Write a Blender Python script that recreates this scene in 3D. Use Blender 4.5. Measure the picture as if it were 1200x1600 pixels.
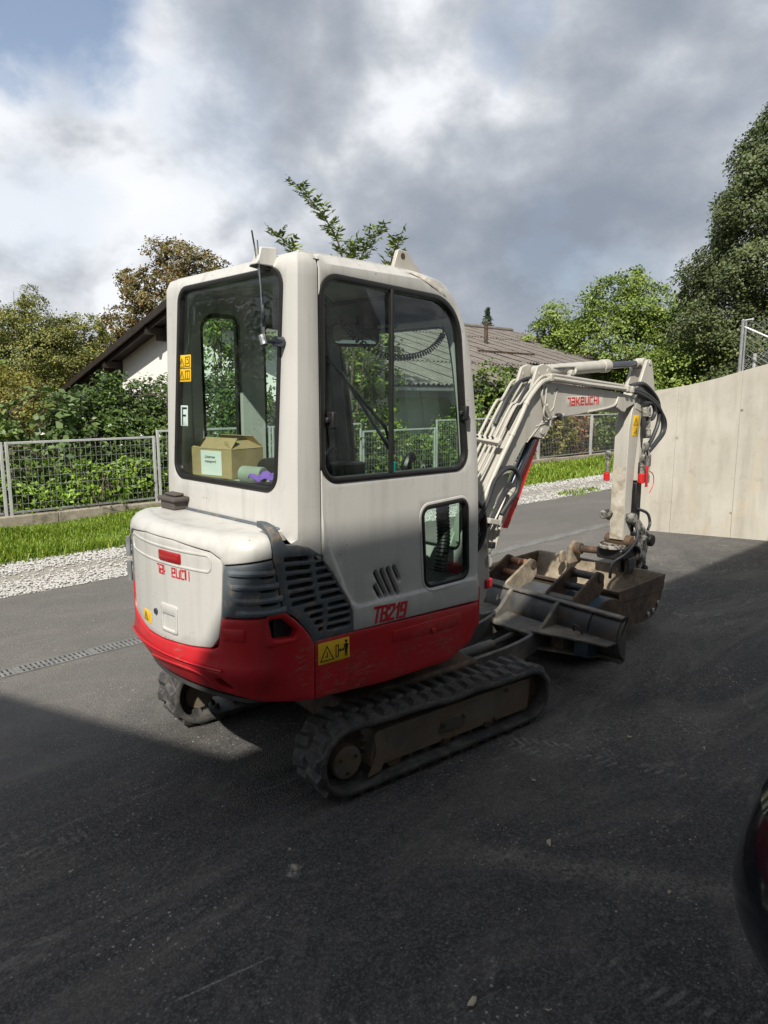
import bpy, math, random
import numpy as np
from mathutils import Vector, Matrix, geometry
random.seed(11); rng = np.random.default_rng(11)
for o in list(bpy.data.objects): bpy.data.objects.remove(o)
SC = bpy.context.scene; COL = SC.collection
# ------------------------------------------------------------------ camera, light, exposure
cam = bpy.data.cameras.new('camera'); camo = bpy.data.objects.new('camera', cam); COL.objects.link(camo)
cam.sensor_fit = 'VERTICAL'; cam.sensor_height = 36; cam.lens = 36*1110/1600
cam.clip_start = .05; cam.clip_end = 2000
camo.location = (0, 0, 1.80); camo.rotation_euler = (math.radians(90-9.312), 0, 0)
SC.camera = camo
SUN_EL = math.radians(44)
SUN_TO = Vector((-0.2440*math.cos(SUN_EL), -0.9698*math.cos(SUN_EL), math.sin(SUN_EL))).normalized()
sl = bpy.data.lights.new('sun', 'SUN'); sl.energy = 4.3; sl.angle = math.radians(.7); sl.color = (1, .93, .82)
so = bpy.data.objects.new('sun', sl); COL.objects.link(so)
so.rotation_euler = SUN_TO.to_track_quat('Z', 'Y').to_euler(); so.location = (-10, -20, 30)
SC.view_settings.view_transform = 'Standard'; SC.view_settings.look = 'None'
SC.view_settings.exposure = .45; SC.view_settings.gamma = 1; SC.view_settings.use_curve_mapping = False
SC.cycles.max_bounces = 8; SC.cycles.transparent_max_bounces = 24; SC.cycles.caustics_reflective = False

W = bpy.data.worlds.new('World'); SC.world = W; W.use_nodes = True
def build_world():
    nt = W.node_tree; N = nt.nodes; L = nt.links; N.clear()
    def n(t, **k):
        x = N.new(t)
        for a, b in k.items(): setattr(x, a, b)
        return x
    def math_(op, a, b=None, clamp=False):
        m = n('ShaderNodeMath', operation=op, use_clamp=clamp)
        for i, q in enumerate((a, b)):
            if q is None: continue
            if isinstance(q, (int, float)): m.inputs[i].default_value = q
            else: L.new(q, m.inputs[i])
        return m.outputs[0]
    out = n('ShaderNodeOutputWorld'); bg = n('ShaderNodeBackground'); bg.inputs[1].default_value = .1
    L.new(bg.outputs[0], out.inputs[0])
    sky = n('ShaderNodeTexSky', sky_type='NISHITA', sun_disc=False)
    sky.sun_elevation = SUN_EL; sky.sun_rotation = math.atan2(SUN_TO.x, SUN_TO.y)
    sky.air_density = 1.0; sky.dust_density = 1.0
    tc = n('ShaderNodeTexCoord'); D = tc.outputs['Generated']
    sp = n('ShaderNodeSeparateXYZ'); L.new(D, sp.inputs[0])
    den = math_('ADD', math_('MAXIMUM', sp.outputs[2], 0.0), .22)
    cb = n('ShaderNodeCombineXYZ'); L.new(math_('MULTIPLY', sp.outputs[0], 2.1), cb.inputs[0]); L.new(math_('MULTIPLY', sp.outputs[1], 2.1), cb.inputs[1])
    L.new(math_('ADD', math_('MULTIPLY', sp.outputs[2], 3.1), 3.7), cb.inputs[2])
    def noise(scale, detail, rough, dist, vec):
        t = n('ShaderNodeTexNoise', noise_dimensions='3D'); t.inputs['Scale'].default_value = scale
        t.inputs['Detail'].default_value = detail; t.inputs['Roughness'].default_value = rough
        t.inputs['Distortion'].default_value = dist; L.new(vec, t.inputs['Vector']); return t.outputs[0]
    def ramp(f, stops):
        r = n('ShaderNodeValToRGB'); L.new(f, r.inputs[0]); e = r.color_ramp.elements
        r.color_ramp.interpolation = 'B_SPLINE'
        while len(e) < len(stops): e.new(.5)
        for k, (p, c) in zip(e, stops): k.position = p; k.color = c if len(c) == 4 else (*c, 1)
        return r.outputs[0]
    n1 = noise(1.05, 9, .54, .10, cb.outputs[0]); n2 = noise(4.2, 9, .58, .12, cb.outputs[0]); n3 = noise(.5, 3, .5, 0, cb.outputs[0])
    # brightness of the cloud deck: broad billows + finer wisps
    v = math_('ADD', math_('MULTIPLY', n1, .74), math_('MULTIPLY', n2, .30))
    v = math_('ADD', v, math_('MULTIPLY', math_('SUBTRACT', n3, .5), .25))
    # banks of brighter and darker cloud that stand in fixed directions of the sky
    def bank(px, py, width, amp):
        nonlocal v
        th = math.radians(9.312); a = (px-600)/1110; b = (800-py)/1110
        d = Vector((a, math.cos(th)+b*math.sin(th), -math.sin(th)+b*math.cos(th))).normalized()
        dp = n('ShaderNodeVectorMath', operation='DOT_PRODUCT'); L.new(D, dp.inputs[0]); dp.inputs[1].default_value = d
        m = n('ShaderNodeMapRange', interpolation_type='SMOOTHSTEP'); L.new(dp.outputs['Value'], m.inputs[0])
        m.inputs[1].default_value = math.cos(math.radians(width)); m.inputs[2].default_value = 1.0
        m.inputs[3].default_value = 0; m.inputs[4].default_value = amp
        v = math_('ADD', v, m.outputs[0])
    for b in ((90, 170, 13, .15), (330, 90, 11, -.05), (640, 250, 10, .11), (790, 100, 12, .11), (950, 300, 12, -.07), (760, 380, 9, -.05),
              (420, 280, 9, .04), (180, 330, 9, -.02), (1060, 120, 11, .0), (1010, 430, 8, .05), (100, 460, 9, -.04), (250, 430, 8, .04), (560, 330, 9, -.03)):
        bank(*b)
    col = ramp(v, [(.37, (.225, .256, .312)), (.45, (.29, .323, .378)), (.52, (.37, .40, .447)), (.585, (.52, .545, .585)), (.65, (.80, .815, .84))])
    sc = n('ShaderNodeVectorMath', operation='SCALE'); L.new(col, sc.inputs[0]); sc.inputs['Scale'].default_value = 9.2
    skc = n('ShaderNodeMix', data_type='RGBA', blend_type='MULTIPLY'); skc.inputs[0].default_value = 1
    L.new(sky.outputs[0], skc.inputs[6]); skc.inputs[7].default_value = (1, 1, 1.0, 1)
    # gaps in the deck
    g = noise(1.3, 6, .55, .3, cb.outputs[0])
    gm = n('ShaderNodeMapRange', interpolation_type='SMOOTHSTEP'); L.new(g, gm.inputs[0])
    gm.inputs[1].default_value = .56; gm.inputs[2].default_value = .86; gm.inputs[3].default_value = 1; gm.inputs[4].default_value = .3
    gap = gm.outputs[0]
    for px, py, wd, am in ((70, 15, 7, .85), (790, 20, 3.5, .35), (870, 395, 4, .12), (330, 170, 6, .22), (60, 330, 6, .2), (960, 440, 5, .12)):
        th = math.radians(9.312); a = (px-600)/1110; b = (800-py)/1110
        d = Vector((a, math.cos(th)+b*math.sin(th), -math.sin(th)+b*math.cos(th))).normalized()
        dp = n('ShaderNodeVectorMath', operation='DOT_PRODUCT'); L.new(D, dp.inputs[0]); dp.inputs[1].default_value = d
        m = n('ShaderNodeMapRange', interpolation_type='SMOOTHSTEP'); L.new(math_('ADD', dp.outputs['Value'], math_('MULTIPLY', math_('SUBTRACT', n2, .5), .012)), m.inputs[0])
        m.inputs[1].default_value = math.cos(math.radians(wd)); m.inputs[2].default_value = math.cos(math.radians(wd*.3)); m.inputs[3].default_value = 0; m.inputs[4].default_value = am
        gap = math_('MULTIPLY', gap, math_('SUBTRACT', 1.0, m.outputs[0]))
    mx = n('ShaderNodeMix', data_type='RGBA'); L.new(gap, mx.inputs[0]); L.new(skc.outputs[2], mx.inputs[6]); L.new(sc.outputs[0], mx.inputs[7])
    L.new(mx.outputs[2], bg.inputs[0])
build_world()

# ------------------------------------------------------------------ frames: the yard, lane, house and machine all follow one direction
def fr(deg):
    a = math.radians(deg); return Vector((math.sin(a), math.cos(a), 0)), Vector((-math.cos(a), math.sin(a), 0))
H46, L46 = fr(46)
def LW(u, v, z=0.0): return H46*u + L46*v + Vector((0, 0, z))       # lane coordinates -> world

# ------------------------------------------------------------------ object helpers
def tag(o, label=None, cat=None, group=None, kind=None):
    if label: o['label'] = label
    if cat: o['category'] = cat
    if group: o['group'] = group
    if kind: o['kind'] = kind
    return o
def thing(name, label, cat, loc=(0, 0, 0), rz=0, group=None):
    o = bpy.data.objects.new(name, None); COL.objects.link(o); o.location = loc; o.rotation_euler = (0, 0, rz)
    o.empty_display_size = .2
    return tag(o, label, cat, group)
def link(name, me, parent=None):
    o = bpy.data.objects.new(name, me); COL.objects.link(o)
    if parent is not None: o.parent = parent
    return o
def finish(me, ang=35):
    me.polygons.foreach_set('use_smooth', [True]*len(me.polygons)); me.set_sharp_from_angle(angle=math.radians(ang))
def bevel(o, w=.004, seg=2, ang=40):
    b = o.modifiers.new('edge', 'BEVEL'); b.width = w; b.segments = seg; b.limit_method = 'ANGLE'; b.angle_limit = math.radians(ang)
    b.harden_normals = False
    return o
def cat_(pts, n=6, closed=False):
    P = [Vector(p) for p in pts]; out = []; m = len(P)
    rngi = range(m if closed else m-1)
    for i in rngi:
        p0 = P[(i-1) % m] if (closed or i > 0) else P[0]; p1 = P[i]; p2 = P[(i+1) % m]; p3 = P[(i+2) % m] if (closed or i+2 < m) else P[-1]
        for k in range(n):
            t = k/n
            out.append(.5*((2*p1)+(p2-p0)*t+(2*p0-5*p1+4*p2-p3)*t*t+(3*p1-p0-3*p2+p3)*t**3))
    if not closed: out.append(P[-1])
    return out
class MB:
    def __init__(s, M=None): s.v = []; s.f = []; s.M = M
    def add(s, vs, fs):
        b = len(s.v)
        s.v += [tuple(s.M @ Vector(q)) if s.M else tuple(q) for q in vs]
        s.f += [tuple(i+b for i in q) for q in fs]; return s
    def box(s, a, b):
        (x0, y0, z0), (x1, y1, z1) = a, b
        return s.add([(x0,y0,z0),(x1,y0,z0),(x1,y1,z0),(x0,y1,z0),(x0,y0,z1),(x1,y0,z1),(x1,y1,z1),(x0,y1,z1)],
                     [(0,3,2,1),(4,5,6,7),(0,1,5,4),(1,2,6,5),(2,3,7,6),(3,0,4,7)])
    def beam(s, p, q, w, h, up=(0, 0, 1)):
        p = Vector(p); q = Vector(q); d = (q-p).normalized(); up = Vector(up)
        if abs(d.dot(up)) > .98: up = Vector((1, 0, 0))
        r = d.cross(up).normalized()*w/2; u = r.cross(d).normalized()*h/2
        return s.add([p-r-u, p+r-u, p+r+u, p-r+u, q-r-u, q+r-u, q+r+u, q-r+u],
                     [(0,1,2,3),(7,6,5,4),(0,4,5,1),(1,5,6,2),(2,6,7,3),(3,7,4,0)])
    def tube(s, path, r, n=8, cap=True):
        P = [Vector(p) for p in path]; R = r if hasattr(r, '__len__') else [r]*len(P)
        vs = []; fs = []; prev = None
        for i, p in enumerate(P):
            d = (P[min(i+1, len(P)-1)]-P[max(i-1, 0)])
            d = d.normalized() if d.length > 1e-9 else Vector((0, 0, 1))
            if prev is None:
                a = d.cross(Vector((0, 0, 1)));
                if a.length < .05: a = d.cross(Vector((1, 0, 0)))
                a.normalize()
            else:
                a = (prev - d*prev.dot(d)); a.normalize()
            prev = a; b = d.cross(a)
            for k in range(n):
                t = 2*math.pi*k/n; vs.append(p+(a*math.cos(t)+b*math.sin(t))*R[i])
        for i in range(len(P)-1):
            for k in range(n):
                fs.append((i*n+k, i*n+(k+1) % n, (i+1)*n+(k+1) % n, (i+1)*n+k))
        if cap: fs += [tuple(reversed(range(n))), tuple(range((len(P)-1)*n, len(P)*n))]
        return s.add(vs, fs)
    def cyl(s, p, q, r, n=16, r2=None): return s.tube([p, q], [r, r if r2 is None else r2], n)
    def prism(s, poly, f, w0, w1):                                   # f(u, v, w) -> point
        n = len(poly); vs = [f(u, v, w0) for u, v in poly]+[f(u, v, w1) for u, v in poly]
        a = sum(poly[i][0]*poly[(i+1) % n][1]-poly[(i+1) % n][0]*poly[i][1] for i in range(n))
        fs = [tuple(range(n)), tuple(reversed(range(n, 2*n)))]+[(i, i+n, (i+1) % n+n, (i+1) % n) for i in range(n)]
        return s.add(vs, fs)
    def xz(s, poly, y0, y1): return s.prism(poly, lambda u, v, w: (u, w, v), y0, y1)
    def yz(s, poly, x0, x1): return s.prism(poly, lambda u, v, w: (w, u, v), x0, x1)
    def xy(s, poly, z0, z1): return s.prism(poly, lambda u, v, w: (u, v, w), z0, z1)
    def mesh(s, name, ang=35):
        import bmesh
        me = bpy.data.meshes.new(name); me.from_pydata(s.v, [], s.f)
        bm = bmesh.new(); bm.from_mesh(me); bmesh.ops.recalc_face_normals(bm, faces=bm.faces); bm.to_mesh(me); bm.free()
        finish(me, ang); return me
    def build(s, name, m, parent=None, bev=0, ang=35, seg=2):
        me = s.mesh(name, ang); me.materials.append(m); o = link(name, me, parent)
        if bev: bevel(o, bev, seg)
        return o
# ------------------------------------------------------------------ plates: an outline with holes laid on a mapped surface, with an edge radius and a thickness
def inpoly(P, poly):
    x, y = P[:, 0], P[:, 1]; r = np.zeros(len(P), bool); q = np.array(poly); n = len(q); j = n-1
    for i in range(n):
        xi, yi = q[i]; xj, yj = q[j]
        if yi != yj:
            c = ((yi > y) != (yj > y)) & (x < (xj-xi)*(y-yi)/(yj-yi)+xi); r ^= c
        j = i
    return r
def roundpoly(pts, seg=6):
    out = []; n = len(pts)
    for i in range(n):
        u, v = pts[i][:2]; r = pts[i][2] if len(pts[i]) > 2 else 0
        if r <= 0: out.append((u, v)); continue
        p = Vector((u, v)); a = (Vector(pts[i-1][:2])-p); b = (Vector(pts[(i+1) % n][:2])-p)
        la, lb = a.length, b.length; a.normalize(); b.normalize()
        ang = a.angle(b); t = min(r/math.tan(ang/2), la*.49, lb*.49); rr = t*math.tan(ang/2)
        c = p+(a+b).normalized()*(rr/math.sin(ang/2)); s = p+a*t; e = p+b*t
        a0 = math.atan2(*(s-c).yx); a1 = math.atan2(*(e-c).yx); d = (a1-a0+math.pi) % (2*math.pi)-math.pi
        out += [(c.x+rr*math.cos(a0+d*k/seg), c.y+rr*math.sin(a0+d*k/seg)) for k in range(seg+1)]
    return out
def dens(poly, st):
    out = []; n = len(poly)
    for i in range(n):
        a = Vector(poly[i]); b = Vector(poly[(i+1) % n]); d = (b-a).length
        if d < 1e-6: continue
        k = max(1, int(math.ceil(d/st))); out += [tuple(a+(b-a)*j/k) for j in range(k)]
    return out
def area(p): return .5*sum(p[i][0]*p[(i+1) % len(p)][1]-p[(i+1) % len(p)][0]*p[i][1] for i in range(len(p)))
def offs(poly, d):                                                   # + grows a CCW outline
    n = len(poly); out = []; sg = 1 if area(poly) > 0 else -1
    for i in range(n):
        a = Vector(poly[i-1]); p = Vector(poly[i]); b = Vector(poly[(i+1) % n])
        e1 = (p-a); e2 = (b-p)
        e1 = e1.normalized() if e1.length > 1e-9 else e2.normalized(); e2 = e2.normalized() if e2.length > 1e-9 else e1
        m = Vector((e1.y, -e1.x))+Vector((e2.y, -e2.x))
        m = m.normalized() if m.length > 1e-6 else Vector((e1.y, -e1.x))
        c = max(.5, m.dot(Vector((e1.y, -e1.x)))); out.append(tuple(p+m*(d*sg/c)))
    return out
def plate(name, outline, f, mat, parent, holes=(), th=.02, step=.05, bev=.004, back=False, extra=(), ang=40):
    import bmesh
    O = dens(outline, step); HS = [dens(h, step*.6) for h in holes]
    Oi = offs(O, -bev); Hi = [offs(h, bev) for h in HS]
    pts = list(Oi); edges = [(i, (i+1) % len(Oi)) for i in range(len(Oi))]
    for h in Hi:
        b = len(pts); pts += h; edges += [(b+i, b+(i+1) % len(h)) for i in range(len(h))]
    A = np.array(Oi); lo, hi = A.min(0), A.max(0)
    gx = np.arange(lo[0]+step*.5, hi[0], step); gy = np.arange(lo[1]+step*.5, hi[1], step)
    g = np.array([(x, y) for x in gx for y in gy]) if len(gx)*len(gy) else np.zeros((0, 2))
    if len(extra): g = np.vstack([g, np.array(extra)])
    if len(g):
        ok = inpoly(g, offs(Oi, -step*.25))
        for h in Hi: ok &= ~inpoly(g, offs(h, step*.2))
        g = g[ok]; pts += [tuple(q) for q in g]
    V, _, F, _, _, _ = geometry.delaunay_2d_cdt([Vector(p) for p in pts], edges, [], 0, 1e-6)
    V = np.array([tuple(q) for q in V]); C = np.array([V[list(t)].mean(0) for t in F]); ok = inpoly(C, Oi)
    for h in Hi: ok &= ~inpoly(C, h)
    F = [t for t, k in zip(F, ok) if k]
    vs = [f(u, v, 0.0) for u, v in V]; fs = [tuple(t) if area([tuple(V[i]) for i in t]) > 0 else tuple(reversed(t)) for t in F]
    if back:
        b = len(vs); vs += [f(u, v, -th) for u, v in V]; fs += [tuple(i+b for i in reversed(t)) for t in fs]
    for loop, inner in [(O, Oi)]+list(zip(HS, Hi)):
        n = len(loop); b = len(vs)
        vs += [f(u, v, 0.0) for u, v in inner]
        m2 = [((a[0]*.3+c[0]*.7), (a[1]*.3+c[1]*.7)) for a, c in zip(inner, loop)]
        vs += [f(u, v, -bev*.3) for u, v in m2]+[f(u, v, -bev) for u, v in loop]+[f(u, v, -th) for u, v in loop]
        for k in range(3):
            for i in range(n): fs.append((b+k*n+i, b+k*n+(i+1) % n, b+(k+1)*n+(i+1) % n, b+(k+1)*n+i))
        if back: 
            vs += [f(u, v, -th) for u, v in inner]
            for i in range(n): fs.append((b+3*n+i, b+3*n+(i+1) % n, b+4*n+(i+1) % n, b+4*n+i))
    me = bpy.data.meshes.new(name); me.from_pydata([tuple(q) for q in vs], [], fs)
    bm = bmesh.new(); bm.from_mesh(me); bmesh.ops.remove_doubles(bm, verts=bm.verts, dist=2e-5)
    bmesh.ops.recalc_face_normals(bm, faces=bm.faces)
    if not back:                                                      # open shell: make normals face the outside
        q = max(bm.faces, key=lambda t: t.calc_area()); c = q.calc_center_median()
        uv = min(range(len(V)), key=lambda i: (Vector(vs[i])-c).length)
        nrm = (Vector(f(*V[uv], .01))-Vector(f(*V[uv], 0)))
        if q.normal.dot(nrm) < 0: bmesh.ops.reverse_faces(bm, faces=bm.faces)
    bm.to_mesh(me); bm.free(); finish(me, ang); me.materials.append(mat)
    return link(name, me, parent)
def pmap(o, u, v, n):
    o, u, v, n = (Vector(q) for q in (o, u, v, n)); return lambda a, b, d: o+u*a+v*b+n*d
def stadium(a, b, r, seg=5):
    a = Vector(a); b = Vector(b); d = (b-a); t = math.atan2(d.y, d.x)
    return [(b.x+r*math.cos(t-math.pi/2+math.pi*k/seg), b.y+r*math.sin(t-math.pi/2+math.pi*k/seg)) for k in range(seg+1)] + \
           [(a.x+r*math.cos(t+math.pi/2+math.pi*k/seg), a.y+r*math.sin(t+math.pi/2+math.pi*k/seg)) for k in range(seg+1)]
def circ(c, r, n=14): return [(c[0]+r*math.cos(2*math.pi*k/n), c[1]+r*math.sin(2*math.pi*k/n)) for k in range(n)]
def strokes(name, polys, f, w, mat, parent, th=.0012):                # lettering and symbols: flat ribbons laid on a surface
    m = MB()
    for P in polys:
        P = [Vector(p) for p in P]
        for i in range(len(P)-1):
            a, b = P[i], P[i+1]; d = (b-a).normalized(); r = Vector((-d.y, d.x))*w/2
            a = a-d*w/2; b = b+d*w/2
            dz = .0002*i
            q = [a-r, b-r, b+r, a+r]
            k = max(1, int((b-a).length/.03))
            for j in range(k):
                c = a+(b-a)*j/k; e = a+(b-a)*(j+1)/k
                z = [c-r, e-r, e+r, c+r]
                m.add([f(p.x, p.y, th+dz) for p in z]+[f(p.x, p.y, -.0005) for p in z], [(0,1,2,3),(4,7,6,5),(0,4,5,1),(1,5,6,2),(2,6,7,3),(3,7,4,0)])
    return m.build(name, mat, parent)
def text_obj(name, s, size, M, mat, parent, shear=0, bold=0, xs=1):
    c = bpy.data.curves.new(name, 'FONT'); c.body = s; c.size = size; c.shear = shear; c.offset = bold; c.extrude = .0008
    c.resolution_u = 4
    t = bpy.data.objects.new('tmp', c); COL.objects.link(t)
    bpy.context.view_layer.update()
    me = bpy.data.meshes.new_from_object(t.evaluated_get(bpy.context.evaluated_depsgraph_get()))
    bpy.data.objects.remove(t); me.transform(M @ Matrix.Diagonal((xs, 1, 1, 1))); me.name = name
    me.materials.clear(); me.materials.append(mat)
    return link(name, me, parent)
# ------------------------------------------------------------------ materials
class NT:
    def __init__(s, name):
        s.m = bpy.data.materials.new(name); s.m.use_nodes = True; s.t = s.m.node_tree; s.N = s.t.nodes; s.L = s.t.links
        s.b = s.N['Principled BSDF']; s.tc = s.N.new('ShaderNodeTexCoord')
    def n(s, t, **k):
        x = s.N.new(t)
        for a, b in k.items(): setattr(x, a, b)
        return x
    def co(s, scale=(1, 1, 1), space='Object'):
        mp = s.n('ShaderNodeMapping'); mp.inputs['Scale'].default_value = scale; s.L.new(s.tc.outputs[space], mp.inputs[0]); return mp.outputs[0]
    def noise(s, scale, detail=5, rough=.55, dist=0, vec=None):
        t = s.n('ShaderNodeTexNoise'); t.inputs['Scale'].default_value = scale; t.inputs['Detail'].default_value = detail
        t.inputs['Roughness'].default_value = rough; t.inputs['Distortion'].default_value = dist
        s.L.new(vec if vec is not None else s.tc.outputs['Object'], t.inputs['Vector']); return t.outputs[0]
    def vor(s, scale, vec=None, out='Distance', feature='F1', rnd=1):
        t = s.n('ShaderNodeTexVoronoi', feature=feature); t.inputs['Scale'].default_value = scale; t.inputs['Randomness'].default_value = rnd
        s.L.new(vec if vec is not None else s.tc.outputs['Object'], t.inputs['Vector']); return t.outputs[out]
    def rng(s, f, a, b, c=0., d=1.):
        t = s.n('ShaderNodeMapRange'); s.L.new(f, t.inputs[0])
        for i, q in enumerate((a, b, c, d)): t.inputs[i+1].default_value = q
        return t.outputs[0]
    def mix(s, f, a, b, bl='MIX'):
        t = s.n('ShaderNodeMix', data_type='RGBA', blend_type=bl)
        for i, q in ((0, f), (6, a), (7, b)):
            if isinstance(q, (int, float)): t.inputs[i].default_value = q
            elif isinstance(q, tuple): t.inputs[i].default_value = (*q[:3], 1)
            else: s.L.new(q, t.inputs[i])
        return t.outputs[2]
    def ma(s, op, a, b=None, clamp=False):
        t = s.n('ShaderNodeMath', operation=op, use_clamp=clamp)
        for i, q in enumerate((a, b)):
            if q is None: continue
            if isinstance(q, (int, float)): t.inputs[i].default_value = q
            else: s.L.new(q, t.inputs[i])
        return t.outputs[0]
    def bump(s, hgt, st=.3, dist=.01):
        t = s.n('ShaderNodeBump'); t.inputs['Strength'].default_value = st; t.inputs['Distance'].default_value = dist
        s.L.new(hgt, t.inputs['Height']); s.L.new(t.outputs[0], s.b.inputs['Normal'])
    def set(s, **k):
        for a, q in k.items():
            i = s.b.inputs[a.replace('_', ' ')]
            if isinstance(q, (int, float)): i.default_value = q
            elif isinstance(q, tuple): i.default_value = (*q[:3], 1)
            else: s.L.new(q, i)
        return s
def simple(name, c, r=.5, met=0., var=.25, vs=6., bump=0., bs=60., dirt=None, dirt_amt=.5, dirt_s=4., spec=.5, coat=0):
    k = NT(name); nz = k.noise(vs, 6, .6)
    col = k.mix(k.rng(nz, .3, .7), tuple(x*(1-var) for x in c), tuple(min(1, x*(1+var*.6)) for x in c))
    rr = k.rng(k.noise(vs*2.3, 4), .3, .7, max(0, r-.1), min(1, r+.12))
    if dirt:
        d = k.noise(dirt_s, 8, .68, .4)
        f = k.rng(d, .62-dirt_amt*.25, .78-dirt_amt*.15)
        col = k.mix(f, col, dirt); rr = k.ma('MAXIMUM', rr, k.ma('MULTIPLY', f, .85))
    k.set(Base_Color=col, Roughness=rr, Metallic=met); k.b.inputs['Specular IOR Level'].default_value = spec
    if coat: k.b.inputs['Coat Weight'].default_value = coat; k.b.inputs['Coat Roughness'].default_value = .08
    if bump: k.bump(k.noise(bs, 6, .6), bump, .004)
    return k.m
def paint(name, c, r, scuff, scuff_amt, grime=(.20, .18, .15), streak=.25, bmp=.03):
    """weathered machine paint: faint runs of dirt, scuffs, tiny chips, orange peel and shallow dents"""
    k = NT(name)
    st = k.noise(9, 5, .6, 0, k.co((1.6, 1.6, .10))); big = k.noise(2.2, 5, .6)
    col = k.mix(k.rng(big, .3, .75), tuple(x*.90 for x in c), c)
    col = k.mix(k.ma('MULTIPLY', k.rng(st, .48, .78), streak), col, grime)
    col = k.mix(k.ma('MULTIPLY', k.rng(k.noise(17, 8, .7, 1.2), .60, .66), .14), col, grime)
    sc = k.rng(k.noise(30, 6, .75, .8, k.co((1, 1, 3.5))), .69-scuff_amt*.12, .72-scuff_amt*.12)
    area_ = k.rng(k.noise(2.6, 3, .5, .5), .50, .62)
    f = k.ma('MULTIPLY', sc, area_)
    col = k.mix(f, col, scuff)
    chips = k.ma('MULTIPLY', k.ma('LESS_THAN', k.vor(28), .085), k.rng(k.noise(3.1, 2), .55, .6))
    col = k.mix(chips, col, (.11, .09, .075))
    rr = k.ma('ADD', k.rng(k.noise(8, 6), .3, .7, r-.08, r+.14), k.ma('MULTIPLY', f, .3))
    k.set(Base_Color=col, Roughness=rr)
    h = k.ma('ADD', k.ma('MULTIPLY', k.noise(220, 2), .12), k.ma('MULTIPLY', k.noise(3.5, 3), 1.6))
    k.bump(h, bmp, .02); return k.m
M = {}
M['white'] = paint('white machine paint', (.55, .55, .53), .36, (.34, .32, .28), .4, streak=.34)
M['boom_white'] = paint('white boom paint', (.47, .455, .41), .42, (.22, .19, .16), .55, streak=.30)
M['red'] = paint('red machine paint', (.52, .018, .026), .36, (.24, .12, .085), 1.25, grime=(.10, .03, .025), streak=.35)
M['red_bright'] = simple('bright red paint', (.56, .02, .02), .42, var=.15)
M['grey'] = simple('grey blue plastic', (.094, .112, .130), .48, var=.2, vs=9, bump=.06, bs=150, dirt=(.30, .215, .14), dirt_amt=.42, dirt_s=13)
M['black'] = simple('black plastic', (.014, .014, .015), .45, var=.3)
M['seal'] = simple('black rubber seal', (.016, .015, .015), .38, var=.3)
M['rubber'] = simple('worn track rubber', (.044, .044, .046), .72, var=.35, vs=14, bump=.35, bs=40, dirt=(.115, .108, .098), dirt_amt=.75, dirt_s=11)
M['hose'] = simple('black hydraulic hose', (.030, .032, .036), .42, var=.3, bump=.1, bs=300)
M['steel'] = simple('worn dark steel', (.075, .080, .088), .48, .25, .35, 8, .2, 60, dirt=(.15, .125, .095), dirt_amt=.55, dirt_s=6)
M['rusty'] = simple('rusty steel', (.060, .043, .032), .7, .1, .4, 9, .35, 70, dirt=(.17, .10, .055), dirt_amt=.65, dirt_s=7)
M['mud'] = simple('dried clay on steel', (.31, .262, .195), .9, 0, .3, 7, .6, 30, dirt=(.13, .105, .08), dirt_amt=.75, dirt_s=8)
M['bluegrey'] = simple('blue grey bucket paint', (.055, .092, .125), .5, .1, .3, 8, .15, 60, dirt=(.12, .10, .08), dirt_amt=.4, dirt_s=7)
M['chrome'] = simple('chrome rod', (.62, .63, .65), .12, 1, .1)
M['darkrod'] = simple('dark polished rod', (.10, .11, .14), .16, .8, .1)
M['zinc'] = simple('galvanised steel', (.40, .41, .42), .45, .7, .2, 12, .05, 90)
M['rail'] = simple('weathered galvanised rail', (.52, .53, .53), .5, .3, .2, 5)
M['pin'] = simple('rust brown pin', (.30, .135, .075), .55, .2, .3, 14, .15, 60)
M['under'] = simple('undercarriage paint', (.16, .14, .115), .68, 0, .35, 6, .25, 40, dirt=(.17, .105, .06), dirt_amt=.75, dirt_s=5)
M['blade'] = simple('worn blade paint', (.12, .115, .105), .62, .1, .3, 7, .2, 50, dirt=(.30, .255, .19), dirt_amt=.55, dirt_s=5)
M['blotch'] = simple('chipped coupler paint', (.56, .55, .50), .55, 0, .25, 9, .25, 50, dirt=(.018, .017, .016), dirt_amt=1.3, dirt_s=17)
M['clayarm'] = simple('clay stained arm face', (.52, .49, .42), .65, 0, .2, 7, .2, 60, dirt=(.26, .21, .15), dirt_amt=.75, dirt_s=10)
M['yellow'] = simple('yellow sticker', (.80, .50, .02), .5, var=.12, vs=20)
M['ink'] = simple('black ink', (.01, .01, .01), .6, var=.1)
M['redink'] = simple('red lettering', (.52, .02, .03), .5, var=.15)
M['paper'] = simple('white paper', (.72, .74, .73), .7, var=.06)
M['card'] = simple('brown cardboard', (.40, .285, .155), .85, 0, .12, 14, .1, 120)
M['purple'] = simple('purple cloth', (.22, .10, .50), .8, 0, .25, 20, .3, 60)
M['teal'] = simple('teal plastic', (.01, .30, .30), .4)
M['interior'] = simple('grey cab lining', (.42, .41, .385), .8, 0, .15, 8, .1, 200)
M['floor'] = simple('cab floor', (.045, .045, .045), .8)
M['mirror'] = simple('mirror glass', (.8, .82, .82), .03, 1, .02)
def lens_mat():
    k = NT('red lamp lens'); w = k.n('ShaderNodeTexWave'); w.inputs['Scale'].default_value = 60
    k.L.new(k.tc.outputs['Object'], w.inputs['Vector'])
    k.set(Base_Color=(.33, .008, .012), Roughness=.22); k.b.inputs['Coat Weight'].default_value = .6; k.bump(w.outputs[0], .4, .002); return k.m
M['lens'] = lens_mat()
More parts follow.
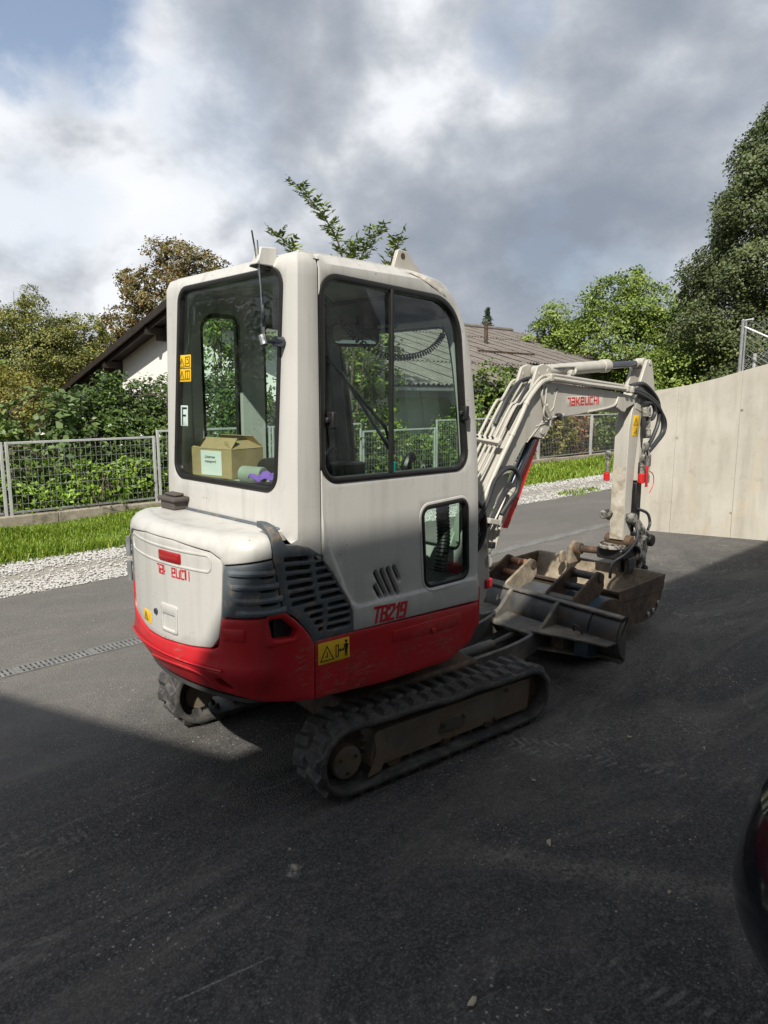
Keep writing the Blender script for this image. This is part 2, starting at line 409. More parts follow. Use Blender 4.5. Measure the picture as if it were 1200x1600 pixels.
def glass(name, tint, refl=1.0):
    k = NT(name); k.N.remove(k.b); o = k.N['Material Output']
    tr = k.n('ShaderNodeBsdfTransparent'); gl = k.n('ShaderNodeBsdfGlossy'); gl.inputs['Roughness'].default_value = .015
    gl.inputs['Color'].default_value = (1, 1, 1, 1)
    dirt = k.n('ShaderNodeBsdfDiffuse'); dirt.inputs[0].default_value = (.45, .44, .40, 1)
    tr.inputs[0].default_value = (*tint, 1)
    fz = k.n('ShaderNodeLayerWeight'); fz.inputs[0].default_value = .5
    fr_ = k.ma('ADD', k.ma('MULTIPLY', k.ma('POWER', fz.outputs['Facing'], 4.5), .85), .055)
    mx = k.n('ShaderNodeMixShader'); k.L.new(k.ma('MULTIPLY', fr_, refl), mx.inputs[0]); k.L.new(tr.outputs[0], mx.inputs[1]); k.L.new(gl.outputs[0], mx.inputs[2])
    m2 = k.n('ShaderNodeMixShader'); f = k.ma('MULTIPLY', k.rng(k.noise(9, 8, .7), .45, .8), .05)
    k.L.new(f, m2.inputs[0]); k.L.new(mx.outputs[0], m2.inputs[1]); k.L.new(dirt.outputs[0], m2.inputs[2])
    k.L.new(m2.outputs[0], o.inputs[0]); return k.m
M['glass'] = glass('tinted cab glass', (.80, .92, .86))
M['carglass'] = simple('dark car glass', (.010, .011, .012), .03, 0, .1, spec=.9)

def leafmat(name, dark, light, accent, sat_acc=.0, gloss=.5, trans=.15):
    """each leaf carries its own random value; colours run dark -> light, a share turns to the accent colour"""
    k = NT(name); at = k.n('ShaderNodeAttribute'); at.attribute_name = 'leaf'; sp = k.n('ShaderNodeSeparateColor'); k.L.new(at.outputs['Color'], sp.inputs[0])
    col = k.mix(sp.outputs[0], dark, light)
    col = k.mix(k.rng(sp.outputs[1], 1-sat_acc-.001, 1-sat_acc+.12), col, accent) if sat_acc > 0 else col
    k.set(Base_Color=col, Roughness=gloss); k.b.inputs['Specular IOR Level'].default_value = .4
    o = k.N['Material Output']; t = k.n('ShaderNodeBsdfTranslucent'); mx = k.n('ShaderNodeMixShader'); mx.inputs[0].default_value = trans
    k.L.new(k.mix(1.0, col, (1.0, 1.15, .45), 'MULTIPLY'), t.inputs[0])
    k.L.new(k.b.outputs[0], mx.inputs[1]); k.L.new(t.outputs[0], mx.inputs[2]); k.L.new(mx.outputs[0], o.inputs[0]); return k.m
LM = {
 'linden': leafmat('linden leaves', (0.056, 0.083, 0.032), (0.152, 0.184, 0.072), (0.303, 0.255, 0.088), .06),
 'green': leafmat('fresh green leaves', (0.090, 0.148, 0.028), (0.260, 0.348, 0.070), (0.452, 0.418, 0.078), .08),
 'oak': leafmat('autumn oak leaves', (0.094, 0.090, 0.032), (0.217, 0.189, 0.065), (.26, .155, .055), .30),
 'birch': leafmat('birch leaves', (0.109, 0.138, 0.038), (0.275, 0.290, 0.087), (0.406, 0.348, 0.087), .20),
 'laurel': leafmat('laurel leaves', (0.045, 0.082, 0.022), (0.125, 0.195, 0.045), (0.203, 0.232, 0.043), .04, .3, .10),
 'shrub': leafmat('shrub leaves', (0.051, 0.094, 0.020), (0.174, 0.261, 0.043), (0.319, 0.319, 0.072), .07),
 'bright': leafmat('bright weed leaves', (0.116, 0.203, 0.023), (0.290, 0.464, 0.058), (0.435, 0.493, 0.087), .10),
 'olive': leafmat('olive shrub leaves', (0.123, 0.128, 0.029), (0.290, 0.275, 0.058), (0.348, 0.232, 0.072), .15),
 'red': leafmat('reddish shrub leaves', (0.160, 0.065, 0.032), (0.319, 0.145, 0.065), (0.217, 0.232, 0.058), .25),
 'big': leafmat('large vine leaves', (0.072, 0.123, 0.043), (0.189, 0.275, 0.094), (0.290, 0.319, 0.087), .05),
 'ash': leafmat('ash leaves', (0.075, 0.117, 0.025), (0.250, 0.333, 0.059), (0.500, 0.500, 0.100), .09),
 'fir': leafmat('fir needles', (0.043, 0.072, 0.051), (0.102, 0.145, 0.094), (0.145, 0.145, 0.087), .03, .6, .1),
}
M['bark'] = simple('bark', (.10, .080, .060), .9, 0, .4, 12, .6, 30)
M['birchbark'] = simple('pale birch bark', (.42, .40, .36), .8, 0, .3, 14, .3, 40, dirt=(.06, .055, .05), dirt_amt=.6, dirt_s=9)
def grassmat():
    return leafmat('grass blades', (.16, .25, .024), (.33, .46, .055), (.48, .46, .14), .10, .5, .35)
LM['grass'] = grassmat()
def asphalt():
    k = NT('asphalt'); P = k.co(); sx = k.n('ShaderNodeSeparateXYZ'); k.L.new(P, sx.inputs[0])
    agg = k.vor(120, P, 'Color'); ags = k.n('ShaderNodeSeparateColor'); k.L.new(agg, ags.inputs[0])
    agd = k.vor(120, P); big = k.noise(.45, 6, .62, .6, P); mid = k.noise(2.6, 8, .68, .6, P); fine = k.noise(26, 6, .7, .2, P)
    col = k.mix(k.rng(big, .36, .66), (.029, .031, .036), (.088, .086, .083))
    col = k.mix(k.rng(mid, .38, .72, 0, .65), col, (.125, .121, .115))
    col = k.mix(k.rng(fine, .45, .70, 0, .6), col, (.030, .030, .032))
    g1 = k.ma('MULTIPLY', k.rng(ags.outputs[0], .55, 1.0), .50)
    col = k.mix(g1, col, (.17, .167, .16))
    col = k.mix(k.ma('MULTIPLY', k.rng(agd, .28, .65), .6), col, (.018, .018, .020))
    col = k.mix(k.ma('MULTIPLY', k.ma('GREATER_THAN', ags.outputs[1], .982), k.rng(k.noise(1.5, 3, .5, 0, P), .48, .7)), col, (.45, .43, .40))
    bg2 = k.n('ShaderNodeSeparateColor'); k.L.new(k.vor(95, k.co((1, 1, 1)), 'Color'), bg2.inputs[0])
    col = k.mix(k.ma('MULTIPLY', k.rng(bg2.outputs[0], .66, 1.0), .42), col, (.15, .146, .14)); col = k.mix(k.ma('MULTIPLY', k.rng(bg2.outputs[1], .62, 1.0), .5), col, (.022, .022, .024))
    dust = k.ma('MULTIPLY', k.rng(k.noise(.9, 9, .74, 1.2, k.co((.55, 1.3, 1))), .46, .70), .60)
    col = k.mix(dust, col, (.185, .175, .158))
    pale = k.ma('MULTIPLY', k.rng(k.noise(3.8, 9, .74, 1.6, k.co((.45, 1.3, 1))), .58, .68), .38)
    col = k.mix(pale, col, (.29, .275, .25))
    # faint dusty tread prints left by wheels and tracks: short chevrons inside narrow bands
    def tread(cx, cy, ang, ln, w, amt):
        ca, sa = math.cos(ang), math.sin(ang)
        U = k.ma('ADD', k.ma('MULTIPLY', k.ma('SUBTRACT', sx.outputs[0], cx), ca), k.ma('MULTIPLY', k.ma('SUBTRACT', sx.outputs[1], cy), sa))
        V = k.ma('SUBTRACT', k.ma('MULTIPLY', k.ma('SUBTRACT', sx.outputs[1], cy), ca), k.ma('MULTIPLY', k.ma('SUBTRACT', sx.outputs[0], cx), sa))
        aV = k.ma('ABSOLUTE', V)
        m = k.ma('MULTIPLY', k.rng(aV, w*.5, w*.38), k.rng(k.ma('ABSOLUTE', U), ln*.5, ln*.2))
        wv = k.ma('SINE', k.ma('MULTIPLY', k.ma('ADD', U, k.ma('MULTIPLY', aV, .9)), 6.283/.055))
        m = k.ma('MULTIPLY', m, k.rng(k.ma('ADD', wv, k.ma('MULTIPLY', k.noise(30, 4, .7, .4, P), 1.2)), .5, 1.3)); m = k.ma('MULTIPLY', m, k.rng(k.noise(6, 7, .75, .8, P), .48, .64))
        return k.ma('MULTIPLY', m, amt)
    def smear(cx, cy, ang, ln, w, amt, c):                               # chalk scratch or a patch of pale dust
        nonlocal col
        ca, sa = math.cos(ang), math.sin(ang); wob_ = k.ma('MULTIPLY', k.ma('SUBTRACT', k.noise(7, 5, .7, .3, P), .5), w*2.2)
        U = k.ma('ADD', k.ma('MULTIPLY', k.ma('SUBTRACT', sx.outputs[0], cx), ca), k.ma('MULTIPLY', k.ma('SUBTRACT', sx.outputs[1], cy), sa))
        V = k.ma('ADD', k.ma('SUBTRACT', k.ma('MULTIPLY', k.ma('SUBTRACT', sx.outputs[1], cy), ca), k.ma('MULTIPLY', k.ma('SUBTRACT', sx.outputs[0], cx), sa)), wob_)
        m = k.ma('MULTIPLY', k.rng(k.ma('ABSOLUTE', V), w, w*.2), k.rng(k.ma('ABSOLUTE', U), ln*.5, ln*.3))
        m = k.ma('MULTIPLY', m, k.rng(k.noise(48, 5, .75, .3, P), .40, .60)); col = k.mix(k.ma('MULTIPLY', m, amt), col, c)
    smear(.995, 1.757, -.20, .36, .006, .75, (.36, .35, .33)); smear(1.466, 2.013, .4, .09, .035, .8, (.42, .41, .38))
    smear(3.4, 1.7, -.5, 1.6, .30, .35, (.26, .245, .22)); smear(2.3, 1.2, -1.0, 1.4, .10, .4, (.27, .255, .23)); smear(.4, 2.6, .3, 1.2, .2, .3, (.22, .205, .18)); smear(4.6, 2.2, .2, 2.2, .25, .35, (.26, .245, .22)); smear(5.5, 3.9, .1, 4, .35, .3, (.27, .255, .23)); smear(1.0, 4.0, .2, 1.6, .25, .3, (.24, .225, .20))
    for q in TREADS: col = k.mix(tread(*q), col, (.36, .345, .32))
    # the driven lane towards the gravel is dusty, and painted paler still where the sun falls (local y = distance across the lane)
    lane = k.ma('MULTIPLY', k.rng(k.ma('ADD', sx.outputs[1], k.ma('MULTIPLY', k.noise(.8, 5, .6, 0, P), 1.4)), 3.4, 5.2), .50)
    col = k.mix(lane, col, (.215, .205, .192))
    k.set(Base_Color=col, Roughness=k.rng(mid, .3, .7, .78, .95)); k.b.inputs['Specular IOR Level'].default_value = .30
    hgt = k.ma('ADD', k.ma('MULTIPLY', agd, -1.0), k.ma('MULTIPLY', k.noise(45, 5, .6, 0, P), .7)); k.bump(hgt, .75, .007); return k.m
TREADS = [(3.05, 1.75, math.radians(-62), 1.5, .20, .55), (1.30, 1.05, math.radians(-58), 1.7, .18, .5), (2.1, .55, math.radians(-60), 1.2, .2, .35), (3.6, 2.35, math.radians(-60), 1.2, .2, .35), (.8, 2.9, math.radians(-40), .7, .2, .4), (4.4, 5.6, math.radians(12), 5.0, .24, .25)]
M['asphalt'] = asphalt()
M['gravelbase'] = simple('packed gravel', (.30, .285, .255), .95, 0, .25, 30, .6, 120, dirt=(.22, .205, .175), dirt_amt=.6, dirt_s=3)
M['stone'] = simple('pale limestone chips', (.46, .455, .44), .85, 0, .25, 25, .2, 60)
M['soil'] = simple('garden soil', (.075, .06, .04), .95, 0, .35, 6, .5, 20)
M['turf'] = simple('turf soil', (.055, .085, .016), .95, 0, .4, 9, .5, 30)
M['ground'] = simple('far ground', (.065, .085, .035), .95, 0, .4, .4)
M['plaster'] = simple('white plaster', (.82, .81, .78), .9, 0, .05, 3, .15, 90)
M['plaster2'] = simple('grey plaster', (.50, .50, .47), .9, 0, .12, 2, .15, 90)
M['wood'] = simple('dark brown stained wood', (.026, .018, .013), .6, 0, .35, 5, .2, 40)
M['gutter'] = simple('grey gutter', (.22, .22, .22), .5, .3)
def fibre():
    k = NT('weathered fibre cement'); n1 = k.noise(1.3, 8, .7, .5); n2 = k.noise(14, 8, .75, .3, k.co((3, .35, 1)))
    col = k.mix(k.rng(n1, .3, .7), (.10, .086, .076), (.20, .18, .162)); col = k.mix(k.ma('MULTIPLY', k.rng(n2, .5, .70), .7), col, (.33, .31, .285))
    col = k.mix(k.ma('MULTIPLY', k.rng(k.noise(4, 8, .7, 1), .56, .70), .6), col, (.05, .045, .04))
    k.set(Base_Color=col, Roughness=.95); k.bump(n2, .5, .01); return k.m
M['fibre'] = fibre()
def concrete():
    k = NT('cast concrete'); n1 = k.noise(.9, 6, .6, .3); st = k.noise(5, 6, .62, .2, k.co((1.4, 1.4, .22)))
    col = k.mix(k.rng(n1, .3, .7), (.38, .36, .31), (.52, .50, .445))
    col = k.mix(k.ma('MULTIPLY', k.rng(st, .45, .70), .55), col, (.29, .265, .222))
    col = k.mix(k.ma('MULTIPLY', k.rng(k.noise(2.6, 8, .72, 1.5, k.co((1, 1, .45))), .55, .70), .45), col, (.50, .40, .25))
    col = k.mix(k.ma('MULTIPLY', k.rng(k.noise(7, 9, .75, .5), .56, .66), .38), col, (.27, .25, .215))
    pores = k.ma('LESS_THAN', k.vor(55), .14); pm = k.rng(k.noise(4, 3), .48, .6)
    col = k.mix(k.ma('MULTIPLY', k.ma('MULTIPLY', pores, pm), .55), col, (.20, .185, .16))
    k.set(Base_Color=col, Roughness=.9); k.bump(k.ma('ADD', k.noise(60, 6, .6), k.ma('MULTIPLY', pores, -.5)), .25, .004); return k.m
M['concrete'] = concrete()
M['kerb'] = simple('old concrete kerb', (.34, .30, .24), .95, 0, .3, 7, .5, 40, dirt=(.12, .11, .075), dirt_amt=.6, dirt_s=5)
M['carpaint'] = simple('midnight blue car paint', (.004, .006, .011), .22, .0, .1, spec=.5, coat=1)
M['cartrim'] = simple('black car trim', (.012, .012, .012), .5)
M['tyre'] = simple('tyre', (.02, .02, .02), .8)
M['grate'] = simple('galvanised drain grate', (.24, .24, .235), .6, .3, .3, 9)
M['dryleaf'] = simple('dry pale leaf', (.46, .40, .29), .8)
# ------------------------------------------------------------------ ground, lane and verge (sheets in lane coordinates)
LR = math.radians(44)
def lane(o): o.rotation_euler = (0, 0, LR); return o
def sheet(name, poly, z, m, kind='structure'):
    me = bpy.data.meshes.new(name); me.from_pydata([(u, v, z) for u, v in poly], [], [tuple(range(len(poly)))]); me.materials.append(m)
    o = lane(link(name, me)); o['kind'] = kind
    if me.polygons[0].normal.z < 0: me.flip_normals()
    return o
def wob(v, a, u0, u1, n, seed):
    r = random.Random(seed); return [(u0+(u1-u0)*i/n, v+r.uniform(-a, a)+a*1.2*math.sin(i*.9+seed)) for i in range(n+1)]
sheet('ground', [(-500, -500), (500, -500), (500, 500), (-500, 500)], -.02, M['ground'])
e1 = wob(6.84, .022, -14, 34, 240, 1)
sheet('asphalt_yard', [(-60, -60), (60, -60), (60, 6.85), (34, 6.84)]+list(reversed(e1))+[(-60, 6.85)], .0, M['asphalt'])
e2 = wob(8.22, .03, -14, 34, 200, 2); e1b = [(u, v-.06) for u, v in e1]
sheet('gravel_path', e1b+list(reversed(e2)), -.006, M['gravelbase'])
sheet('grass_verge', [(u, v-.05) for u, v in e2]+[(34, 10.62), (-14, 10.62)], -.003, M['turf'])
sheet('garden_soil', [(-14, 10.60), (60, 10.60), (60, 60), (-14, 60)], -.010, M['soil'])

def quads(name, P, m, attr=None, parent=None, kind=None):
    """P: n x k x 3 array of polygons (k corners each) as one mesh; attr: n x 2 random values per polygon"""
    n, k, _ = P.shape; me = bpy.data.meshes.new(name); me.vertices.add(n*k); me.vertices.foreach_set('co', P.reshape(-1).astype(np.float32))
    me.loops.add(n*k); me.loops.foreach_set('vertex_index', np.arange(n*k, dtype=np.int32)); me.polygons.add(n)
    me.polygons.foreach_set('loop_start', np.arange(0, n*k, k, dtype=np.int32)); me.update(calc_edges=True)
    if attr is not None:
        a = me.attributes.new('leaf', 'FLOAT_COLOR', 'FACE'); c = np.zeros((n, 4), np.float32); c[:, :2] = attr; c[:, 3] = 1; a.data.foreach_set('color', c.reshape(-1))
    me.materials.append(m); o = link(name, me, parent)
    if kind: o['kind'] = kind
    return o
def unit(a): return a/np.maximum(1e-9, np.linalg.norm(a, axis=-1, keepdims=True))
def leaf_polys(C, size, aspect=.5, up=.6, droop=.0, N=None, dirs=None):
    n = len(C); N = rng.normal(size=(n, 3)) if N is None else N+rng.normal(size=(n, 3))*.55
    N[:, 2] += up; N = unit(N); T = rng.normal(size=(n, 3)) if dirs is None else dirs+rng.normal(size=(n, 3))*.35
    T[:, 2] -= droop; T = unit(T-N*(T*N).sum(1, keepdims=True)); B = np.cross(N, T)
    s = (size*rng.uniform(.65, 1.3, n))[:, None]; w = s*aspect*.5
    a = C-T*s*.5; b = C+T*s*.5; m1 = C-T*s*.08+B*w+N*s*.07; m2 = C-T*s*.08-B*w+N*s*.07
    return np.stack([a, m1, b, m2], 1)
def crown_points(blobs, per_area, clump_r, per_clump, inner=.35, flat=.75, seed=0):
    """clumps of leaves spread through the outer part of a set of ellipsoids"""
    r = np.random.default_rng(seed); Cs = []; Ls = []; Ns = []; Sh = []
    B = np.array(blobs, float)
    for cx, cy, cz, rx, ry, rz in blobs:
        A = 4*math.pi*((((rx*ry)**1.6+(rx*rz)**1.6+(ry*rz)**1.6)/3)**(1/1.6)); n = max(4, int(A*per_area))
        d = unit(r.normal(size=(n, 3))); rad = inner+(1.02-inner)*r.random(n)**.45; rad += r.normal(size=n)*.05
        c = d*rad[:, None]*np.array([rx, ry, rz])+np.array([cx, cy, cz])
        for p, q in zip(c, d):
            k = int(per_clump*r.uniform(.5, 1.4)); s = clump_r*r.uniform(.6, 1.35); tilt = r.normal(size=3)*.25
            o = r.normal(size=(k, 3))*np.array([s, s, s*flat])*.5; o -= q*(o@q)[:, None]*.55
            Cs.append(p+o); Ns.append(np.tile(q*.7+tilt, (k, 1))); Sh.append(np.full(k, r.normal()*.20))
        Ls.append(c)
    return np.vstack(Cs), np.vstack(Ns), np.concatenate(Sh), np.vstack(Ls)
def shade_attr(n, clump=0, spread=.22):
    a = np.zeros((n, 2)); a[:, 0] = np.clip(.45+clump+rng.normal(size=n)*spread, 0, 1); a[:, 1] = rng.random(n); return a
def limb(b, p, q, r0, r1, n=6, wig=.12, seed=0):
    r = random.Random(seed); p = Vector(p); q = Vector(q); L = (q-p).length; P = []
    for i in range(n+1):
        t = i/n; k = p.lerp(q, t); k += Vector((r.uniform(-1, 1), r.uniform(-1, 1), r.uniform(-.5, .9)))*L*wig*math.sin(math.pi*t); P.append(k)
    b.tube(P, [r0+(r1-r0)*i/n for i in range(n+1)], 7); return P
def tree(name, label, cat, x, y, blobs, mat, trunk_h, r0, per_area=2.0, clump=.45, per_clump=45, leaf=.11, aspect=.55, bark='bark', seed=0, group=None, limbs=14, inner=.6, up=.5, droop=.2, stems=1, flat=.75):
    t = thing(name, label, cat, (x, y, 0), 0, group)
    C, N, S, L = crown_points(blobs, per_area, clump, per_clump, inner, flat, seed)
    keep = C[:, 2] > .03; C, N, S = C[keep], N[keep], S[keep]
    quads('crown', leaf_polys(C, leaf, aspect, up, droop, N), LM[mat], shade_attr(len(C), S), t)
    b = MB(); rr = random.Random(seed); top = max(z+rz*.7 for _, _, z, _, _, rz in blobs); cx = sum(q[0] for q in blobs)/len(blobs); cy = sum(q[1] for q in blobs)/len(blobs)
    for s_ in range(stems):
        dx, dy = (rr.uniform(-.35, .35), rr.uniform(-.35, .35)) if stems > 1 else (0, 0)
        P = limb(b, (dx*.4, dy*.4, -.1), (cx*.7+dx*2, cy*.7+dy*2, top), r0*(1 if stems == 1 else .6), r0*.12, 10, .02, seed+s_)
        for i in range(limbs):
            k = P[min(len(P)-1, 2+int(rr.random()*(len(P)-3)))]
            near = L[np.argsort(np.linalg.norm(L-np.array(k)-np.array([0, 0, .5]), axis=1))[:max(6, len(L)//5)]]
            q = near[rr.randrange(len(near))]
            if q[2] > k.z-.2 and q[2] > .3: limb(b, k, q, r0*.32*(1-.6*k.z/max(top, .1))+.006, .008, 6, .07, seed*31+i)
    b.build('trunk', M[bark], t); return t
# ---- garden fence along the verge
F_V = 10.62
FN = lane(thing('garden_fence', 'galvanised wire mesh garden fence with tubular frames along the grass verge', 'fence'))
FX = [-1.35, .84, 3.02, 5.24, 7.45, 9.65, 11.87, 13.95, 15.90, 18.55, 21.2, 23.85, 26.5]
FT = [1.16, 1.17, 1.17, 1.26, 1.26, 1.10, 1.27, 1.27, 1.27, 1.27, 1.27, 1.27]
for i, (a, c) in enumerate(zip(FX, FX[1:])):
    zt = FT[i]; zb = .17; a2, c2 = a+.035, c-.035
    for x in (a2, c2):
        b = MB(); b.box((x-.020, F_V-.005, .0), (x+.020, F_V+.03, zt)); b.build('post', M['rail'], FN, .004)
    b = MB(); b.box((a2+.0205, F_V, zt-.035), (c2-.0205, F_V+.028, zt-.001)); b.build('top_rail', M['rail'], FN, .004)
    b = MB(); b.box((a2+.0205, F_V, zb), (c2-.0205, F_V+.025, zb+.03)); b.build('bottom_rail', M['zinc'], FN, .003)
    b = MB(); n_ = int((c2-a2)/.075)
    for k in range(1, n_): x = a2+(c2-a2)*k/n_; b.tube([(x, F_V+.012, zb+.02), (x, F_V+.012, zt-.02)], .0028, 4, False)
    n_ = int((zt-zb)/.115)
    for k in range(1, n_): z = zb+(zt-zb)*k/n_; b.tube([(a2, F_V+.007, z), (c2, F_V+.007, z)], .0028, 4, False)
    b.build('wire_mesh', M['zinc'], FN)
rk = random.Random(4); x = FX[0]
KM = MB(); KM.box((-.497, -.10, -.1), (.497, .07, .15)); KME = KM.mesh('kerb_stone'); KME.materials.append(M['kerb'])
while x < FX[-1]:
    o = link('kerb_stone', KME, FN); o.location = (x+.5, F_V+.02+rk.uniform(-.012, .012), rk.uniform(-.025, .01)); o.rotation_euler = (rk.uniform(-.02, .02), rk.uniform(-.015, .015), rk.uniform(-.012, .012))
    bevel(o, .012, 2); x += 1.0
# ---- slotted drainage channel across the yard
DC = lane(thing('drain_channel', 'narrow galvanised drain channel with slotted gratings let into the asphalt', 'drain'))
g_ = MB(); g_.box((-.249, -.070, -.03), (.249, -.060, .006)); g_.box((-.249, .060, -.03), (.249, .070, .006)); g_.box((-.249, -.0595, -.02), (-.238, .0595, .005)); g_.box((.238, -.0595, -.02), (.249, .0595, .005)); g_.box((-.2375, -.006, -.02), (.2375, .006, .0045))
for k in range(15):
    x = -.225+.45*k/14; g_.box((x-.0085, -.0595, -.02), (x+.0085, -.0062, .004)); g_.box((x-.0085, .0062, -.02), (x+.0085, .0595, .004))
GME = g_.mesh('grating'); GME.materials.append(M['grate'])
for k in range(-6, 44):
    o = link('grating', GME, DC); o.location = (k*.5+.1, 4.90, .0042); o.rotation_euler = (0, 0, random.uniform(-.004, .004))
b = MB(); b.box((-3.2, 4.832, .0012), (22.2, 4.968, .0022)); b.build('channel_bed', M['black'], DC)
# ---- loose stone chips on the path, grass on the verge
def chips():
    n = 26000; u = rng.uniform(-1.5, 1, n); u = np.concatenate([rng.uniform(-1, 9, 24000), rng.uniform(9, 24, 13000)])
    n = len(u); v = rng.uniform(6.82, 8.26, n); mid = np.exp(-((v-7.55)/.24)**2); keep = rng.random(n) > mid*.9; u, v = u[keep], v[keep]; n = len(u)
    s = rng.uniform(.008, .019, n)*np.where(u > 9, 1.15, 1.0); base = np.array([(1, 0, 0), (-1, 0, 0), (0, 1, 0), (0, -1, 0), (0, 0, .7), (0, 0, -.5)], float)
    F = np.array([(0, 2, 4), (2, 1, 4), (1, 3, 4), (3, 0, 4), (2, 0, 5), (1, 2, 5), (3, 1, 5), (0, 3, 5)])
    V = base[None]*s[:, None, None]*rng.uniform(.6, 1.35, (n, 6, 1)); a = rng.uniform(0, 6.3, n); c, s_ = np.cos(a), np.sin(a)
    V = np.stack([V[..., 0]*c[:, None]-V[..., 1]*s_[:, None]+u[:, None], V[..., 0]*s_[:, None]+V[..., 1]*c[:, None]+v[:, None], V[..., 2]+.003+.2*s[:, None]], -1)
    P = V[:, F].reshape(-1, 3, 3); o = quads('gravel', P, M['stone'], kind='stuff'); lane(o); tag(o, 'pale limestone chips covering the gravel path', 'gravel')
chips()
def grass():
    parts = []
    for u0, u1, n, hh in ((-2, 7, 52000, .10), (7, 13, 16000, .11), (13, 27, 22000, .13)):
        u = rng.uniform(u0, u1, n); v = 8.14+2.42*rng.random(n)**.9; edge = v < 8.35
        keep = ~(edge & (rng.random(n) < .55)); u, v = u[keep], v[keep]; n = len(u)
        tall = .75+.45*np.sin(u*1.7+v*2.3)*np.sin(u*.6-v*1.9)-.25*(v > 10.3)
        h = hh*rng.uniform(.45, 1.2, n)*tall; a = rng.uniform(0, 6.3, n); w = rng.uniform(.006, .013, n)*(1.7 if u0 >= 7 else 1)*(1.3 if u0 > 10 else 1)
        d = np.stack([np.cos(a), np.sin(a), 0*a], 1); pr = np.stack([-np.sin(a), np.cos(a), 0*a], 1); B = np.stack([u, v, 0*u], 1); lean = rng.uniform(.15, .75, n)
        m = B+d*(h*lean*.4)[:, None]; m[:, 2] = h*.62; t = B+d*(h*lean)[:, None]; t[:, 2] = h
        parts.append(np.stack([B-pr*w[:, None]*.5, B+pr*w[:, None]*.5, m+pr*w[:, None]*.45, t, m-pr*w[:, None]*.45], 1))
    n = 900; u = rng.uniform(8.5, 14, n); v = 6.98+.10*rng.normal(size=n); v = np.where(np.sin(u*2.3)+np.sin(u*1.1) > .5, v, 30); u, v = u[v < 20], v[v < 20]; n = len(u)
    h = rng.uniform(.03, .08, n); a = rng.uniform(0, 6.3, n); d = np.stack([np.cos(a), np.sin(a), 0*a], 1); pr = np.stack([-np.sin(a), np.cos(a), 0*a], 1); B = np.stack([u, v, 0*u], 1); w = .02
    m = B+d*(h*.3)[:, None]; m[:, 2] = h*.6; t = B+d*(h*.8)[:, None]; t[:, 2] = h; parts.append(np.stack([B-pr*w*.5, B+pr*w*.5, m+pr*w*.4, t, m-pr*w*.4], 1))
    P = np.vstack(parts); o = lane(quads('grass', P, LM['grass'], shade_attr(len(P), 0, .25), kind='stuff')); tag(o, 'bright green uncut grass on the verge', 'grass')
grass()
# ---- retaining wall of cast concrete panels with a chain link fence on top
WA = H46*9.08+L46*4.40; WD = (H46*9.54+L46*2.93-WA).normalized(); WN = Vector((WD.y, -WD.x, 0))   # WN faces the yard
if WN.dot(Vector((0, -1, 0))) < 0: WN = -WN
WT = thing('concrete_wall', 'pale cast concrete retaining wall with a rising top edge behind the arm', 'wall', WA, math.atan2(WD.y, WD.x))
ztop = lambda s: float(np.interp(s, [-.2, .14, .48, .81, 1.09, 1.36, 3.2, 12], [1.83, 1.87, 1.93, 2.01, 2.10, 2.18, 2.70, 2.75]))
js = [-.13, .37, 1.10, 1.83, 2.56, 3.29, 4.02, 4.75, 5.48, 6.2, 7.0]
sgn = 1 if Vector((-WD.y, WD.x, 0)).dot(WN) < 0 else -1                # local +y points away from the yard when sgn = 1
for i, (a, c) in enumerate(zip(js, js[1:])):
    ss = np.linspace(a+.0006, c-.0006, 7); poly = [(ss[0], -.3), (ss[-1], -.3)]+[(s, ztop(s)) for s in reversed(ss)]
    off = random.uniform(0, .003)*sgn
    b = MB(); b.prism(poly, lambda u, v, w: (u, w, v), off, .26*sgn); b.build('concrete_panel', M['concrete'], WT, .003, seg=2)
for s, z in ((1.085, .32), (.39, 1.25), (1.12, 1.62), (1.86, .35), (1.86, 1.62)):
    b = MB(); b.cyl((s, -.001*sgn, z), (s, .005*sgn, z), .017, 14); b.build('tie_hole', M['kerb'], WT)
b = MB(); b.box((-.30, .004*sgn, .655), (.365, .0045*sgn+.003, .662)); 
CF = thing('chain_link_fence', 'chain link fence with a braced dark post on top of the concrete wall', 'fence', WA, math.atan2(WD.y, WD.x))
b = MB(); b.cyl((1.05, .12*sgn, 2.0), (1.05, .12*sgn, 2.72), .020, 10); b.cyl((1.085, .12*sgn, 2.0), (1.085, .12*sgn, 2.70), .012, 8); b.build('post', M['zinc'], CF)
b = MB(); b.cyl((3.0, .12*sgn, 2.5), (3.0, .12*sgn, 3.3), .022, 10); b.build('post', M['zinc'], CF)
b = MB(); b.cyl((1.07, .12*sgn, 2.64), (1.75, .14*sgn, 2.30), .013, 8); b.build('brace', M['rail'], CF)
b = MB(); b.cyl((1.20, .45*sgn, 1.9), (1.20, .45*sgn, 2.33), .022, 10); b.build('post', M['rail'], CF)
b = MB(); b.cyl((1.05, .12*sgn, 2.715), (1.15, .12*sgn, 2.73), .009, 6); b.cyl((1.147, .12*sgn, 2.72), (1.165, .12*sgn, 2.735), .014, 8); b.cyl((1.04, .12*sgn, 2.705), (1.06, .12*sgn, 2.73), .015, 8); b.build('post_fitting', M['rail'], CF)
def link_mesh(s0, s1, zf, h, y, pitch):
    b = MB(); n = int((s1-s0)/pitch)
    for k in range(-int(h/pitch)-1, n+1):
        for sg in (1, -1):
            pts = []
            for j in range(0, int(h/pitch*2)+2):
                t = j*pitch/2; s = s0+k*pitch+t if sg > 0 else s0+(k+h/pitch)*pitch-t
                if s0 <= s <= s1 and t <= h: pts.append((s, y+.003*sg, zf(s)+t))
            if len(pts) > 1: b.tube(pts, .0016, 3, False)
    return b
